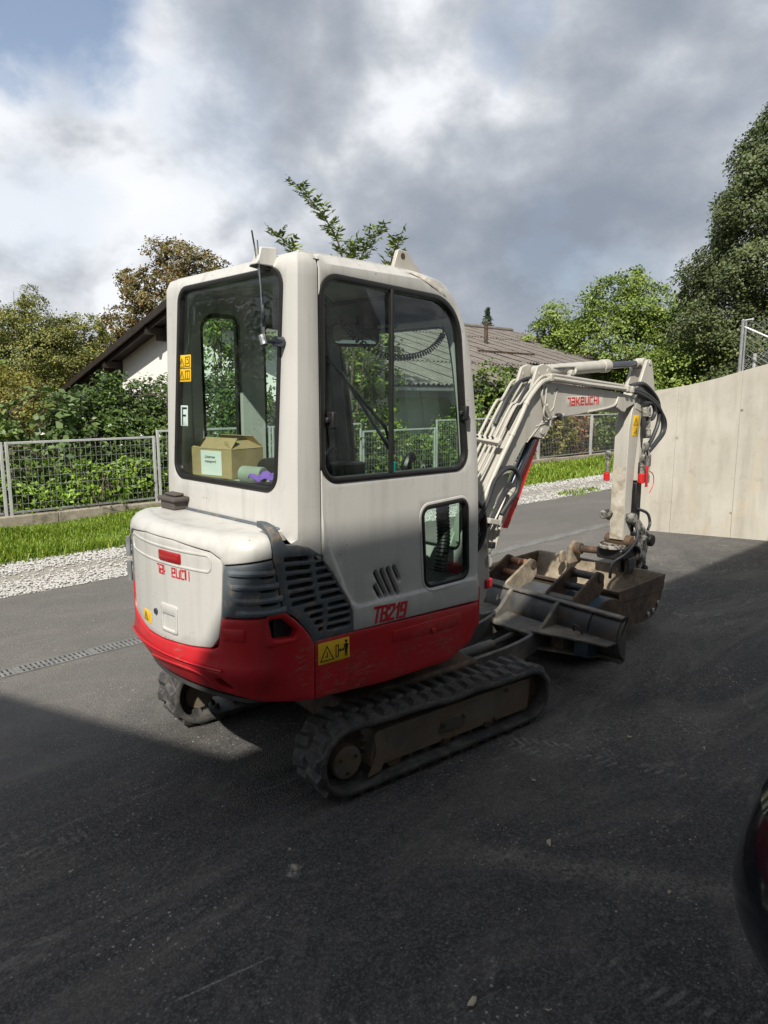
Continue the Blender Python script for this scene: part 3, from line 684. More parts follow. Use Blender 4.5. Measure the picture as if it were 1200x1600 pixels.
link_mesh(1.08, 3.0, lambda s: ztop(s)+.02, .56, .12*sgn, .07).build('chain_link', M['zinc'], CF)
link_mesh(1.0, 2.2, lambda s: ztop(s)-.1, .30, .45*sgn, .06).build('chain_link', M['rail'], CF)
# ---- the low white house behind the fence with its corrugated roof
HS = lane(thing('white_house', 'long low white house with dark brown eaves and a weathered corrugated roof behind the hedge', 'house'))
RV, RZ, sA_, sB_ = 20.7, 4.80, .2989, .2845
zr_near = lambda v: RZ-sA_*(RV-v); zr_far = lambda v: RZ-sB_*(v-RV)
b = MB(); b.yz([(12.25, -.2), (26.3, -.2), (26.3, zr_far(26.3)-.16), (RV, RZ-.16), (12.25, zr_near(12.25)-.16)], 11.75, 11.95); b.build('gable_wall', M['plaster'], HS)
b = MB(); b.box((11.96, 12.25, -.2), (19.6, 12.45, zr_near(12.25)-.14)); b.build('front_wall', M['plaster2'], HS)
b = MB(); b.box((19.65, 15.3, -.2), (28.0, 15.5, zr_near(15.3)-.14)); b.box((19.4, 12.46, -.2), (19.6, 15.5, zr_near(12.45)-.14)); b.build('rear_front_wall', M['plaster2'], HS)
b = MB(); b.yz([(30.4, zr_far(30.4)), (30.4, zr_far(30.4)-.12), (RV, RZ-.13), (RV, RZ-.01)], 11.0, 28.4); b.build('far_roof_slope', M['wood'], HS)
b = MB(); b.yz([(11.6, zr_near(11.6)-.03), (RV, RZ-.03), (RV, RZ-.13), (11.6, zr_near(11.6)-.13)], 11.03, 19.55); b.yz([(14.7, zr_near(14.7)-.03), (RV, RZ-.03), (RV, RZ-.13), (14.7, zr_near(14.7)-.13)], 19.56, 28.35); b.build('roof_deck', M['wood'], HS)
for k, (v0, v1, f) in enumerate(((RV, 30.45, zr_far), (11.5, RV, zr_near))):   # verge boards, two steps deep
    b = MB(); b.yz([(v0, f(v0)+.04), (v1, f(v1)+.04), (v1, f(v1)-.17), (v0, f(v0)-.17)], 10.94, 10.985); b.build('verge_board', M['wood'], HS)
    b = MB(); b.yz([(v0, f(v0)-.12), (v1, f(v1)-.12), (v1, f(v1)-.30), (v0, f(v0)-.30)], 11.12, 11.16); b.build('verge_board', M['wood'], HS)
for k in range(6):
    u = 11.2+.09*k; b = MB(); b.yz([(RV, RZ-.135), (30.3, zr_far(30.3)-.125), (30.3, zr_far(30.3)-.15), (RV, RZ-.16)], u, u+.082); b.build('soffit_board', M['wood'], HS)
for v in (26.25, 22.75, 20.7, 17.2):
    f = zr_far if v > RV else zr_near; z = f(v)-.32
    b = MB(); b.box((11.05, v-.09, z-.10), (11.76, v+.09, z+.14)); b.build('purlin_end', M['wood'], HS, .01)
    b = MB(); b.box((11.45, v-.08, z-.30), (11.76, v+.08, z-.10)); b.build('purlin_bracket', M['wood'], HS, .01)
b = MB(); b.box((11.75, 26.31, 1.2), (12.1, 30.0, 2.1)); b.build('side_boarding', M['wood'], HS)
b = MB(); b.tube([(10.95, 30.52, zr_far(30.5)-.03), (28.4, 30.52, zr_far(30.5)-.03)], .07, 10); b.build('gutter', M['gutter'], HS)
b = MB(); b.box((11.3, 11.50, zr_near(11.5)-.15), (19.5, 11.62, zr_near(11.5)-.045)); b.build('gutter', M['gutter'], HS, .02)
b = MB(); b.box((19.7, 14.55, zr_near(14.55)-.17), (28.3, 14.67, zr_near(14.55)-.055)); b.build('gutter', M['gutter'], HS, .02)
wave = 6; pitch = .177; sw_ = wave*pitch; Ls = 2.42
cm_ = MB(); nx = wave*6
vs = [(i*pitch/6, j*Ls, .026*math.cos(2*math.pi*i/6)) for j in (0, 1) for i in range(nx+1)]+[(i*pitch/6, 0, .026*math.cos(2*math.pi*i/6)-.014) for i in range(nx+1)]
cm_.add(vs, [(i, i+1, nx+2+i, nx+1+i) for i in range(nx)]+[(2*(nx+1)+i, 2*(nx+1)+i+1, i+1, i) for i in range(nx)])
CME = cm_.mesh('corrugated_sheet', 60); CME.materials.append(M['fibre'])
sl_a = math.atan(sA_); c_ = math.cos(sl_a)
for r_ in range(4):
    v0 = 11.45+r_*Ls*.965*c_
    u = 10.98
    while u < 28.3:
        if not (u > 19.4 and v0 < 13):
            vv = v0 if not (u > 19.4 and r_ == 1) else v0+.45
            o = link('corrugated_sheet', CME, HS); o.location = (u, vv, zr_near(vv)+.035+.012*(r_ % 2)+.004*random.random()); o.rotation_euler = (sl_a-.012, random.uniform(-.003, .003), random.uniform(-.004, .004))
        u += sw_-.06
b = MB(); b.tube([(10.98, RV, RZ+.04), (28.4, RV, RZ+.04)], .11, 10); b.build('ridge_cap', M['fibre'], HS)
for u, v in ((21.6, 16.9), (14.0, 14.8)):
    z = zr_near(v); b = MB(); b.cyl((u, v, z-.05), (u, v, z+.75), .07, 10); b.cyl((u, v, z+.72), (u, v, z+.80), .095, 10); b.build('vent_pipe', M['rusty'], HS)
b = MB(); b.beam((19.2, 15.35, zr_near(15.35)+.09), (22.5, 15.35, zr_near(15.35)+.09), .05, .05); b.build('snow_rail', M['rusty'], HS)
# ---- building behind the yard (unseen; its eaves throw the shade, white walls and short wings set for fill light)
BH = 5.5
off = BH/math.tan(SUN_EL); du, dv = 0.8494*off, 0.5277*off
v_e = 2.93-dv; u_c = 1.77-du
BLD = lane(thing('unseen_building', 'unseen flat-roofed building inferred from its shadow, white walls and ends shaped for fill light', 'building'))
def wallblock(name, poly, z0, z1, m): b = MB(); b.xy(poly, z0, z1); return b.build(name, m, BLD)
sk = lambda v: u_c-(v-v_e)*.36
U1, V1 = 5.6, 2.4
wallblock('roof_slab', [(u_c, v_e), (U1, v_e), (U1, v_e-7), (u_c-7, v_e-7), (u_c-7, V1), (sk(V1), V1)], BH-.28, BH, M['gutter'])
wallblock('facade_wall', [(u_c-.6, v_e-.7), (U1-.5, v_e-.7), (U1-.5, v_e-6.6), (u_c-.6, v_e-6.6)], -.1, BH-.285, M['plaster'])
wallblock('facade_wall', [(u_c-.65, v_e-6.5), (u_c-6.6, v_e-6.5), (u_c-6.6, V1-.5), (sk(V1)-.65, V1-.5), (u_c-.65, v_e-.7)], -.1, BH-.285, M['plaster'])
for k in range(3):
    for z in (.9, 3.5):
        u = -3.2+k*2.8; w_ = MB(); w_.box((u, v_e-.72, z), (u+1.3, v_e-.68, z+1.25)); wo = w_.build('window', M['gutter'], BLD)
        w_ = MB(); w_.box((u+.07, v_e-.678, z+.07), (u+1.23, v_e-.672, z+1.18)); w_.build('pane', M['carglass'], wo)
# ------------------------------------------------------------------ vegetation
def lw(u, v): p = LW(u, v); return p.x, p.y
def cone_blobs(h, r, z0, n, seed, pw=.8):
    q = random.Random(seed); out = []
    for i in range(n):
        t = i/(n-1); z = z0+(h-z0)*t; rr = r*(1-t)**pw*(1-.25*max(0, .18-t)/.18)+.25
        for k in range(max(1, int(3.2*(1-t)+1))):
            a = q.uniform(0, 6.28); d = rr*.52*(q.uniform(.6, 1)); out.append((d*math.cos(a), d*math.sin(a), z+q.uniform(-.3, .3), rr*.62, rr*.62, max(.5, (h-z0)/n*.95)))
    return out
def linden():
    x, y, h, r = 14.15, 25.5, 12.7, 4.35; t = thing('linden_tree', 'tall dense dark green conical tree above the concrete wall', 'tree', (x, y, 0)); q = np.random.default_rng(3)
    prof_r = lambda z: r*np.interp(z/h, [.06, .14, .30, .5, .7, .85, .95, 1.0], [.55, .70, .77, .75, .56, .37, .21, .05])
    n = 2100; zz = h*(.07+.93*q.random(n*3)); zz = zz[q.random(n*3) < prof_r(zz)/r+.05][:n]; n = len(zz); a = q.uniform(0, 6.283, n)
    lobes = 1+.10*np.sin(3*a+zz*1.1)+.10*np.sin(5*a-zz*1.9)+.08*np.sin(zz*3.3+a*2); rad = prof_r(zz)*lobes*(.70+.33*q.random(n)**.6)
    c = np.stack([rad*np.cos(a), rad*np.sin(a), zz], 1); d = np.stack([np.cos(a), np.sin(a), .35+0*a], 1); Cs = []; Ns = []; Sh = []
    for p, e in zip(c, d):
        k = q.integers(56, 104); s_ = q.uniform(.22, .40); e = e/np.linalg.norm(e); o = q.normal(size=(k, 3))*np.array([s_, s_, s_*.6]); o -= e*(o@e)[:, None]*.6; o -= e*((o**2).sum(1)*.6)[:, None]; Cs.append(p+o); Ns.append(np.tile(e*.8+q.normal(size=3)*.25, (k, 1))); Sh.append(np.full(k, q.normal()*.2))
    Cs = np.vstack(Cs); quads('crown', leaf_polys(Cs, .112, .66, .5, .25, np.vstack(Ns)), LM['linden'], shade_attr(len(Cs), np.concatenate(Sh)), t)
    b = MB(); P = limb(b, (0, 0, -.1), (.2, 0, h*.96), .30, .02, 14, .01, 2); rr = random.Random(6)
    for i in range(46): k = P[rr.randrange(2, 13)]; near = c[np.abs(c[:, 2]-k.z-.8) < 1.0]; limb(b, k, near[rr.randrange(len(near))], .07*(1.1-k.z/h), .008, 6, .06, i)
    b.build('trunk', M['bark'], t)
linden()
tree('leafy_tree', 'broad yellowish green tree between the house roof and the tall conical tree', 'tree', 10.0, 30.5, [(0, 0, 3.6, 2.5, 2.3, 2.3), (.9, 0, 5.2, 1.4, 1.4, 1.3), (-.6, .2, 5.4, 1.1, 1.2, 1.25), (2.2, -.3, 3.9, 1.8, 1.5, 1.9), (-1.8, 0, 3.4, 1.3, 1.3, 1.5), (3.4, -.4, 3.0, 1.5, 1.4, 1.8), (.2, .1, 6.3, .6, .6, .7)], 'green', 2, .2, 3.0, .46, 70, .125, .6, seed=8, limbs=18)
tree('leafy_tree', 'smaller yellowish green tree rising just behind the right end of the roof', 'tree', 6.9, 31.5, [(0, 0, 3.4, 1.3, 1.3, 1.7), (.4, 0, 4.9, .7, .7, .9), (-.8, .1, 3.0, .9, .9, 1.2), (1.0, 0, 4.0, .8, .8, 1.1)], 'green', 2, .14, 3.4, .40, 62, .125, .6, seed=12, limbs=10)
tree('leafy_tree', 'low bright green tree just left of the concrete wall top', 'tree', 11.6, 26.0, [(0, 0, 2.4, 1.8, 1.5, 1.6), (-1.4, .2, 2.0, 1.2, 1.0, 1.4), (1.3, 0, 2.6, 1.2, 1.1, 1.4)], 'green', 1.5, .12, 3.2, .40, 62, .12, .6, seed=19, limbs=10)
tree('oak_tree', 'autumn oak with sparse brown and olive leaves rising behind the white gable', 'tree', -11.3, 38.0, [(0, 0, 6.6, 2.1, 1.9, 1.9), (.9, 0, 8.5, 1.3, 1.2, 1.3), (2.0, .2, 8.3, .9, .9, .9), (2.7, 0, 7.2, 1.1, 1.1, 1.4), (-1.6, 0, 7.2, .75, .8, 1.2), (-2.4, 0, 5.4, 1.1, 1.0, .9), (1.6, 0, 6.0, 1.6, 1.5, 1.5), (-.5, 0, 9.2, .5, .5, .5)], 'oak', 5, .28, 3.0, .42, 60, .14, .62, seed=21, limbs=34, inner=.25)
tree('birch_tree', 'pale leaved birch with light bare twigs at the top beside the dark eaves', 'tree', -16.6, 33.0, [(0, 0, 3.0, 2.2, 2.0, 2.6), (.55, 0, 5.2, 1.1, 1.1, 1.3), (-1.5, 0, 4.6, 1.4, 1.4, 1.5), (.6, .1, 6.0, .45, .45, .6), (-1.2, 0, 5.7, .6, .6, .6), (1.5, 0, 3.8, 1.2, 1.2, 1.5)], 'birch', 2, .12, 3.4, .40, 74, .115, .5, 'birchbark', 25, limbs=26, inner=.2, droop=.7)
tree('round_tree', 'olive round tree standing just beyond the tip of the dark eaves', 'tree', -14.6, 34.5, [(0, 0, 3.0, 1.8, 1.6, 2.4), (.3, 0, 4.7, .9, .9, 1.0), (-1.0, 0, 3.9, 1.1, 1.1, 1.3)], 'birch', 2, .11, 3.4, .40, 74, .12, .6, seed=27, limbs=10)
tree('willow_tree', 'olive green tree cut off by the left edge of the picture', 'tree', -19.2, 32.0, [(0, 0, 3.0, 2.2, 2.0, 2.8), (.5, 0, 4.8, 1.3, 1.3, 1.4), (-1.6, 0, 4.0, 1.6, 1.6, 2.0)], 'birch', 2, .13, 3.0, .42, 70, .13, .45, seed=29, limbs=10, droop=.7)
tree('garden_tree', 'dense green bushy tree low at the left edge above the fence', 'tree', -12.9, 23.5, [(0, 0, 1.4, 1.7, 1.5, 1.5), (-.9, 0, 2.2, 1.1, 1.0, 1.1), (.9, 0, 1.2, 1.1, 1.0, 1.2)], 'olive', 2, .09, 4.6, .34, 66, .10, .55, seed=33, limbs=8)
t = thing('fir_tree', 'small dark conifer tip showing over the roof ridge', 'tree', (6.35, 45, 0)); C = []
for i in range(26):
    z = 2.4+4.6*i/25; r = .10+1.5*(1-i/25)
    for k in range(40): a = rng.uniform(0, 6.28); d = r*rng.uniform(.15, 1); C.append((d*math.cos(a), d*math.sin(a), z-d*.22+rng.normal()*.06))
C = np.array(C); D = C*np.array([1, 1, 0]); quads('crown', leaf_polys(C, .30, .4, .4, .2, None, unit(D+1e-6)), LM['fir'], shade_attr(len(C)), t); b = MB(); b.cyl((0, 0, 0), (0, 0, 6.9), .12, 8, .02); b.build('trunk', M['bark'], t)
# young ash behind the cab: pinnate sprays on thin stems, top sprigs standing clear of the cab roof
def ash():
    x0, y0 = lw(9.45, 11.05); t = thing('ash_tree', 'young ash sapling whose leafy sprigs stand up behind the cab roof', 'tree', (x0, y0, 0)); b = MB(); q = random.Random(5); C = []; D = []; N = []
    def spray(p, d, L):
        p = Vector(p); d = Vector(d).normalized(); s = d.cross(Vector((0, 0, 1))); s = s.normalized() if s.length > .1 else Vector((1, 0, 0)); up = s.cross(d)
        pts = [p+d*L*i/5-Vector((0, 0, 1))*L*.10*(i/5)**2 for i in range(6)]; b.tube(pts, [.006-.0009*i for i in range(6)], 5)
        for i in (1, 2, 3, 4, 5):
            for sg in (-1, 1):
                if q.random() < .10: continue
                v = (s*sg*1.0+d*.75-Vector((0, 0, .15))).normalized(); v = (v+Vector((q.uniform(-.3, .3), q.uniform(-.3, .3), q.uniform(-.35, .2)))).normalized(); C.append(pts[i]+v*.06+d*q.uniform(-.03, .03)); D.append(v); N.append(up)
        C.append(pts[5]+d*.06); D.append(d); N.append(up)
    def stem(path, sprays, L=.34, f0=.25):
        P = cat_(path, 6); n = len(P); b.tube(P, [.028*(1-i/n)+.005 for i in range(n)], 6)
        for k in range(sprays):
            i = int((f0+(1-f0)*(k+.5)/sprays)*(n-1)); a = k*2.4+q.uniform(-.4, .4); g = (P[min(n-1, i+1)]-P[max(0, i-1)]).normalized()
            d = Vector((math.cos(a), math.sin(a), 0))*.9+g*q.uniform(.35, .8)+Vector((0, 0, q.uniform(.0, .35))); spray(P[i], d, L*q.uniform(.7, 1.2)*(1-.35*k/sprays))
        spray(P[-1], P[-1]-P[-3], L*.8)
    stem([(0, 0, 0), (.05, 0, 1.6), (.22, .1, 3.2), (.05, 0, 4.5), (-.15, 0, 5.0), (-.42, 0, 5.4), (-.80, 0, 5.80)], 56, .30, .25)
    stem([(0, 0, .3), (-.2, 0, 1.8), (-.35, .1, 3.2), (-.7, 0, 4.2), (-.95, 0, 4.65), (-1.22, 0, 4.92)], 36, .28, .35)
    stem([(0, 0, .3), (.2, 0, 1.7), (.30, 0, 3.2), (.36, .1, 4.2), (.55, 0, 4.70), (.80, 0, 4.98)], 46, .30, .3)
    stem([(.1, 0, .3), (.4, 0, 1.8), (.7, 0, 3.2), (.95, 0, 4.2), (1.18, 0, 4.80)], 42, .30, .3)
    stem([(.0, .1, .3), (.1, .1, 2.0), (.0, .1, 3.4), (.15, .1, 4.3), (.28, .1, 4.72)], 42, .28, .3)
    stem([(.1, .1, .2), (.25, -.2, 1.0), (.4, -.2, 1.9), (.5, -.2, 2.7)], 26, .30, .1); stem([(0, .1, .2), (-.3, -.2, 1.2), (-.5, -.1, 2.4), (-.6, 0, 3.2)], 26, .30, .1)
    C_ = np.array([tuple(c) for c in C]); P = leaf_polys(C_, .135, .34, .2, .30, np.array([tuple(c) for c in N])*2.2, np.array([tuple(c) for c in D])*1.8)
    quads('crown', P, LM['ash'], shade_attr(len(C_), 0, .25), t); b.build('trunk', M['bark'], t)
ash()
def shrub(name, label, u, v, blobs, mat, per_area=6, clump=.22, per_clump=26, leaf=.07, aspect=.5, seed=1, r0=.02, limbs=8, group=None, stems=3, up=.5, inner=.62, z0=0):
    x, y = lw(u, v); return tree(name, label, 'shrub', x, y, blobs, mat, .5, r0, per_area, clump, per_clump, leaf, aspect, seed=seed, limbs=limbs, stems=stems, up=up, inner=inner, group=group)
def hb(L_):                                                           # blobs given in lane directions relative to the shrub
    out = []
    for du_, dv_, z, ru, rv, rz in L_: p = LW(du_, dv_); out.append((p.x, p.y, z, max(ru, rv)*.9 if abs(ru-rv) > .3 else ru, max(ru, rv)*.9 if abs(ru-rv) > .3 else rv, rz))
    return out
shrub('laurel_hedge', 'tall glossy dark green laurel bush behind the wire fence left of the cab', 5.9, 12.0, hb([(-1.25, 0, .95, .7, .65, .95), (-.6, .1, 1.18, .85, .75, .95), (.1, 0, 1.12, .9, .75, 1.02), (.8, .1, 1.15, .9, .75, 1.05), (1.5, 0, 1.22, .85, .75, 1.06), (-.2, -.1, .6, 1.1, .8, .6), (.9, -.1, .6, 1.1, .8, .6)]), 'laurel', 17, .23, 44, .092, .48, 41, .03, 16, None, 6, .7)
shrub('laurel_hedge', 'lower glossy laurel bush behind the fence seen through the rear window', 8.5, 12.1, hb([(-.5, 0, 1.0, .8, .7, .95), (.3, 0, 1.15, .8, .7, .85)]), 'laurel', 8, .26, 30, .105, .46, 42, .03, 12, None, 5, .7)
shrub('garden_tree', 'leafy green tree behind the fence seen through the rear window', 8.4, 13.2, hb([(-.3, 0, 2.4, .9, .8, 1.1), (.5, 0, 2.1, .8, .7, 1.2), (0, 0, 3.1, .6, .6, .5)]), 'shrub', 5, .30, 34, .10, .55, 43, .05, 14, None, 2)
shrub('vine_plant', 'large leaved pale green vine left of the laurel above the fence', 3.75, 11.75, hb([(0, 0, 1.15, .7, .5, .75), (.45, 0, 1.35, .45, .4, .5), (-.6, 0, 1.0, .6, .5, .7)]), 'big', 7, .26, 11, .125, .85, 44, .02, 8, None, 3, .9)
for k, (u, v, h, mat, lab) in enumerate([
    (1.5, 11.2, 1.1, 'shrub', 'dense green shrub behind the fence panel at the far left'),
    (3.6, 11.0, .80, 'bright', 'fresh green weedy bush by the first fence post'), (4.25, 10.95, .75, 'bright', 'low bright bush in the middle of the first whole fence panel'),
    (4.95, 11.0, .80, 'bright', 'spreading bright bush at the foot of the second fence post'), (3.3, 11.25, 1.3, 'shrub', 'tall leafy bush behind the first fence post'), (5.8, 10.95, .55, 'bright', 'low bright bush behind the corner of the engine hood')]):
    shrub('garden_bush', lab, u, v, hb([(0, 0, h*.55, .42, .34, h*.55), (.35, .05, h*.45, .34, .3, h*.45), (-.35, 0, h*.45, .36, .3, h*.45)]), mat, 16, .16, 26, .085, .5, 50+k, .008, 5, 'bushes growing along the inside of the fence')
for k, (u, v, h, r, mat, lab) in enumerate([
    (10.6, 11.25, 1.3, .7, 'ash', 'pale green bush left of the sliding window bar behind the fence'), (12.6, 11.2, .95, .7, 'shrub', 'dark leaved bush behind the joystick and the fence'), (13.6, 11.3, 1.35, .7, 'shrub', 'tall bush below the corrugated eaves seen through the side window'),
    (14.9, 11.3, 2.45, .9, 'shrub', 'flowering shrub against the roof between cab and boom'), (16.2, 11.4, 2.1, .8, 'olive', 'olive green bush behind the boom pipes'), (17.3, 11.3, 1.35, .75, 'olive', 'olive bush under the boom by the fence post'),
    (18.7, 11.3, 1.45, .6, 'red', 'reddish leaved shrub behind the fence below the boom lettering'), (19.9, 11.3, 1.4, .75, 'shrub', 'green bush behind the fence left of the arm'), (21.4, 11.6, 1.6, .8, 'olive', 'bush behind the fence hidden partly by the arm'), (23.2, 11.8, 1.7, .9, 'shrub', 'bush at the far end of the garden fence'), (17.9, 12.6, 1.9, .8, 'shrub', 'taller green bush further back under the lower roof edge'), (20.6, 13.0, 2.1, .9, 'shrub', 'tall bush in front of the set back house wall')]):
    shrub('garden_bush', lab, u, v, hb([(0, 0, h*.55, r, r*.8, h*.52), (r*.7, 0, h*.5, r*.7, r*.6, h*.46), (-r*.7, .1, h*.5, r*.7, r*.6, h*.46)]), mat, 11, .22, 28, .11, .5, 70+k, .010, 4, 'bushes growing along the inside of the fence')
x_, y_ = lw(14.9, 11.3); n = 60; C = np.array([(x_, y_, 1.15)])+rng.normal(size=(n, 3))*np.array([.5, .5, .4]); P = leaf_polys(C, .07, .9, .6)
o = quads('white_blossoms', P, M['paper']); o.parent = [q for q in bpy.data.objects if q.get('label', '').startswith('flowering shrub')][0]; o.matrix_parent_inverse = Matrix.Translation((-x_, -y_, 0))
# tall creeper on the house corner behind the cab side window
shrub('creeper', 'bright green climbing plant covering the house corner behind the side window', 10.6, 11.45, hb([(0, 0, 1.6, .55, .45, 1.3), (.35, 0, 2.3, .5, .45, .9), (-.3, 0, 2.6, .45, .4, .8), (.1, 0, .7, .6, .5, .7)]), 'ash', 8, .24, 24, .105, .8, 91, .02, 12, None, 3)
for k, (u, v, lab) in enumerate(((-4.6, 13.4, 'broad leafy garden tree outside the left edge, mirrored in the rear window'), (-1.8, 12.6, 'slender garden tree outside the left edge, mirrored in the rear window beside a broad one'))):
    x_, y_ = lw(u, v); tree('garden_tree', lab, 'tree', x_, y_, [(0, 0, 3.6, 1.9, 1.7, 2.0), (.8, 0, 5.0, 1.2, 1.2, 1.2), (-1.0, .2, 2.6, 1.4, 1.3, 1.6), (1.2, 0, 2.2, 1.3, 1.2, 1.5)] if k == 0 else [(0, 0, 2.6, 1.1, 1.1, 1.8), (.2, 0, 4.2, .9, .9, 1.1)], 'shrub', 2, .14, 3.2, .40, 44, .15, .5, seed=160+k, limbs=16)
# distant wooded ground closing the view behind the gardens
for k, (x, y, r, h) in enumerate(((-24, 40, 5, 6), (-17, 42, 4, 5), (-3, 48, 5, 3.6), (18, 38, 4, 6), (24, 34, 4, 8), (16, 48, 5, 4.5), (-18, 28, 3, 4.4), (-22, 22, 3.5, 5.5), (-15.5, 24, 2.2, 3.6))):
    tree('background_tree', ['broad green tree far off at the left beyond the gardens', 'rounded green tree far behind the birch', 'low tree far off behind the house roof', 'green tree behind the tall conical tree', 'tree standing right of the tall conical tree', 'distant tree between roof and conical tree', 'green tree behind the birch at the left', 'tall tree outside the left edge of the picture', 'bushy tree between birch and left edge'][k], 'tree', x, y, [(0, 0, h*.45, r, r, h*.45), (r*.4, 0, h*.7, r*.6, r*.6, h*.35), (-r*.5, 0, h*.6, r*.6, r*.6, h*.35)], ['shrub', 'oak', 'green'][k % 3], 2, .2, 1.2, .7, 40, .24, .6, seed=120+k, limbs=8)
# ------------------------------------------------------------------ the dark car at the edge of the yard
CAR = thing('parked_car', 'dark midnight blue car whose rear corner shows at the right edge', 'car', (0, 0, 0)); 
# ------------------------------------------------------------------ the mini excavator (local x = forward along the machine, y = left, z = up)
EX = thing('mini_excavator', 'white and red compact excavator with a glazed cab standing on the asphalt yard', 'excavator', (-.127, 3.782, 0), math.radians(44))
class Perim:
    """plan outline of a body as a walkable line: s = 0 at the rear centre, + to the machine's right"""
    def __init__(s, pts, s0):
        s.p = np.array(pts, float); d = np.diff(s.p, axis=0); s.L = np.hypot(d[:, 0], d[:, 1]); s.c = np.concatenate([[0], np.cumsum(s.L)])
        t = d/s.L[:, None]; nr = np.stack([t[:, 1], -t[:, 0]], 1)*-1.0
        vn = np.vstack([nr[:1], nr[:-1]+nr[1:], nr[-1:]]); s.n = vn/np.linalg.norm(vn, axis=1)[:, None]
        i = np.argmin(np.hypot(*(s.p-np.array(s0)).T)); s.c0 = s.c[i]
    def __call__(s, q):
        a = s.c0-q
        x, y = (np.interp(a, s.c, s.p[:, i]) for i in (0, 1)); nx, ny = (np.interp(a, s.c, s.n[:, i]) for i in (0, 1))
        if a < 0: x += -a*1.0
        if a > s.c[-1]: x += (a-s.c[-1])
        k = math.hypot(nx, ny); return x, y, nx/k, ny/k
    def s_right(s, x): return s.c0-float(np.interp(-x, -s.p[:len(s.p)//3, 0], s.c[:len(s.p)//3]))
def qb(a, c, b, n=8): return [tuple((1-t)**2*np.array(a)+2*t*(1-t)*np.array(c)+t*t*np.array(b)) for t in np.linspace(0, 1, n+1)]
def housepts(R=1.165, Y=.54, y0=.40):
    x0 = -math.sqrt(R*R-y0*y0); T = np.array([y0, x0])/R; k = (Y-y0)/abs(T[1]); cx = x0+abs(T[0])*k
    right = [(.45, -Y)]+qb((-.90, -Y), (cx, -Y), (x0, -y0)); arc = [(-math.sqrt(R*R-y*y), y) for y in np.linspace(-y0, y0, 33)][1:-1]
    return right+arc+[(x, -y) for x, y in reversed(right)]
HP = Perim(housepts(), (-1.165, 0))
CB = Perim([(.45, -.54)]+qb((-.775, -.54), (-.81, -.54), (-.81, -.505), 7)+[(-.81, y) for y in np.linspace(-.45, .40, 18)]+qb((-.81, .485), (-.81, .52), (-.775, .52), 7)+[(.45, .52)], (-.81, 0))
def sst(a, b, x): t = min(1, max(0, (x-a)/(b-a))); return t*t*(3-2*t)
def house_map(base=0., zr=9., R=.06, prof=None):
    def f(s, z, d):
        x, y, nx, ny = HP(s); o = base+d
        if prof: o += prof(s, z)
        if z > zr:
            a = min((z-zr)/R, math.pi/2); ex = max(0, z-zr-R*math.pi/2)
            ins = R*(1-math.cos(a))+ex; zz = zr+R*math.sin(a)
            return (x+nx*(base-ins)+nx*d*math.cos(a), y+ny*(base-ins)+ny*d*math.cos(a), zz+d*math.sin(a))
        return (x+nx*o, y+ny*o, z)
    return f
RIDGE = [(-.703, 2.5), (-.703, 1.324), (-.69, 1.241), (-.647, 1.125), (-.577, .97), (-.545, .905), (-.50, .878), (.45, .858)]
def ridge_sd(x, z):                                                   # signed distance: + on the outer (flange) side of the pressed ridge
    best = 9; sg = 1
    for (x0, z0), (x1, z1) in zip(RIDGE, RIDGE[1:]):
        dx, dz = x1-x0, z1-z0; t = max(0, min(1, ((x-x0)*dx+(z-z0)*dz)/(dx*dx+dz*dz))); px, pz = x0+dx*t, z0+dz*t
        d = math.hypot(x-px, z-pz)
        if d < best: best = d; sg = 1 if (dx*(z-z0)-dz*(x-x0)) < 0 else -1
    return best*sg
def cab_map(base=0., press=False):
    zr, R = 2.30, .06
    def f(s, z, d):
        x, y, nx, ny = CB(s); o = base
        rear = max(0, -nx)
        if press: o += .011*sst(-.009, .009, ridge_sd(x, z))
        zz = z; a = 0; ins = 0
        if z > zr:
            a = min((z-zr)/R, math.pi/2); ins = R*(1-math.cos(a)); zz = zr+R*math.sin(a)
        x -= .045*(2.36-zz)/1.1*rear
        o2 = o-ins+d*math.cos(a)
        return (x+nx*o2, y+ny*o2, zz+d*math.sin(a))
    return f
SR = lambda x: CB.s_right(x)                                          # cab plan coordinate of a point x on the right side
SLF = lambda x: -(SR(x)-.02)                                          # ... on the left side
def side_map(y0=-.54, base=0., press=True):                           # right side given in x, z
    f = cab_map(base, press); return lambda x, z, d: f(SR(x), z, d)
def sideL_map(base=0.):
    f = cab_map(base); return lambda x, z, d: f(SLF(x), z, d)

# ---- cab shell
CAB = thing('cab', None, None); CAB.parent = EX
FRONT = [(-.26, 2.394), (-.105, 2.358), (.025, 2.322), (.085, 2.285), (.127, 2.243), (.168, 2.19), (.201, 2.13), (.232, 2.045), (.256, 1.949), (.276, 1.84), (.293, 1.73), (.309, 1.60), (.322, 1.471), (.331, 1.33), (.336, 1.205), (.340, .933), (.340, .735)]
WIN = roundpoly([(-.700, 1.444, .085), (-.693, 2.279, .085), (.148, 2.247, .20), (.240, 1.437, .085)], 8)
SWIN = roundpoly([(-.068, .874, .055), (-.098, 1.276, .05), (.243, 1.290, .055), (.262, .872, .055)], 7)
side_out = [(-.7005, 2.394)]+FRONT+[(-.533, .773), (-.541, .865), (-.565, .918), (-.60, .972), (-.65, 1.055), (-.70, 1.118)]
side_out = list(reversed(side_out))
slits = [stadium(a, b, .0125) for a, b in (((-.398, .948), (-.365, .895)), ((-.397, 1.012), (-.330, .893)), ((-.358, 1.014), (-.292, .892)), ((-.318, 1.015), (-.252, .890)), ((-.278, 1.017), (-.244, .955)))]
ex = []
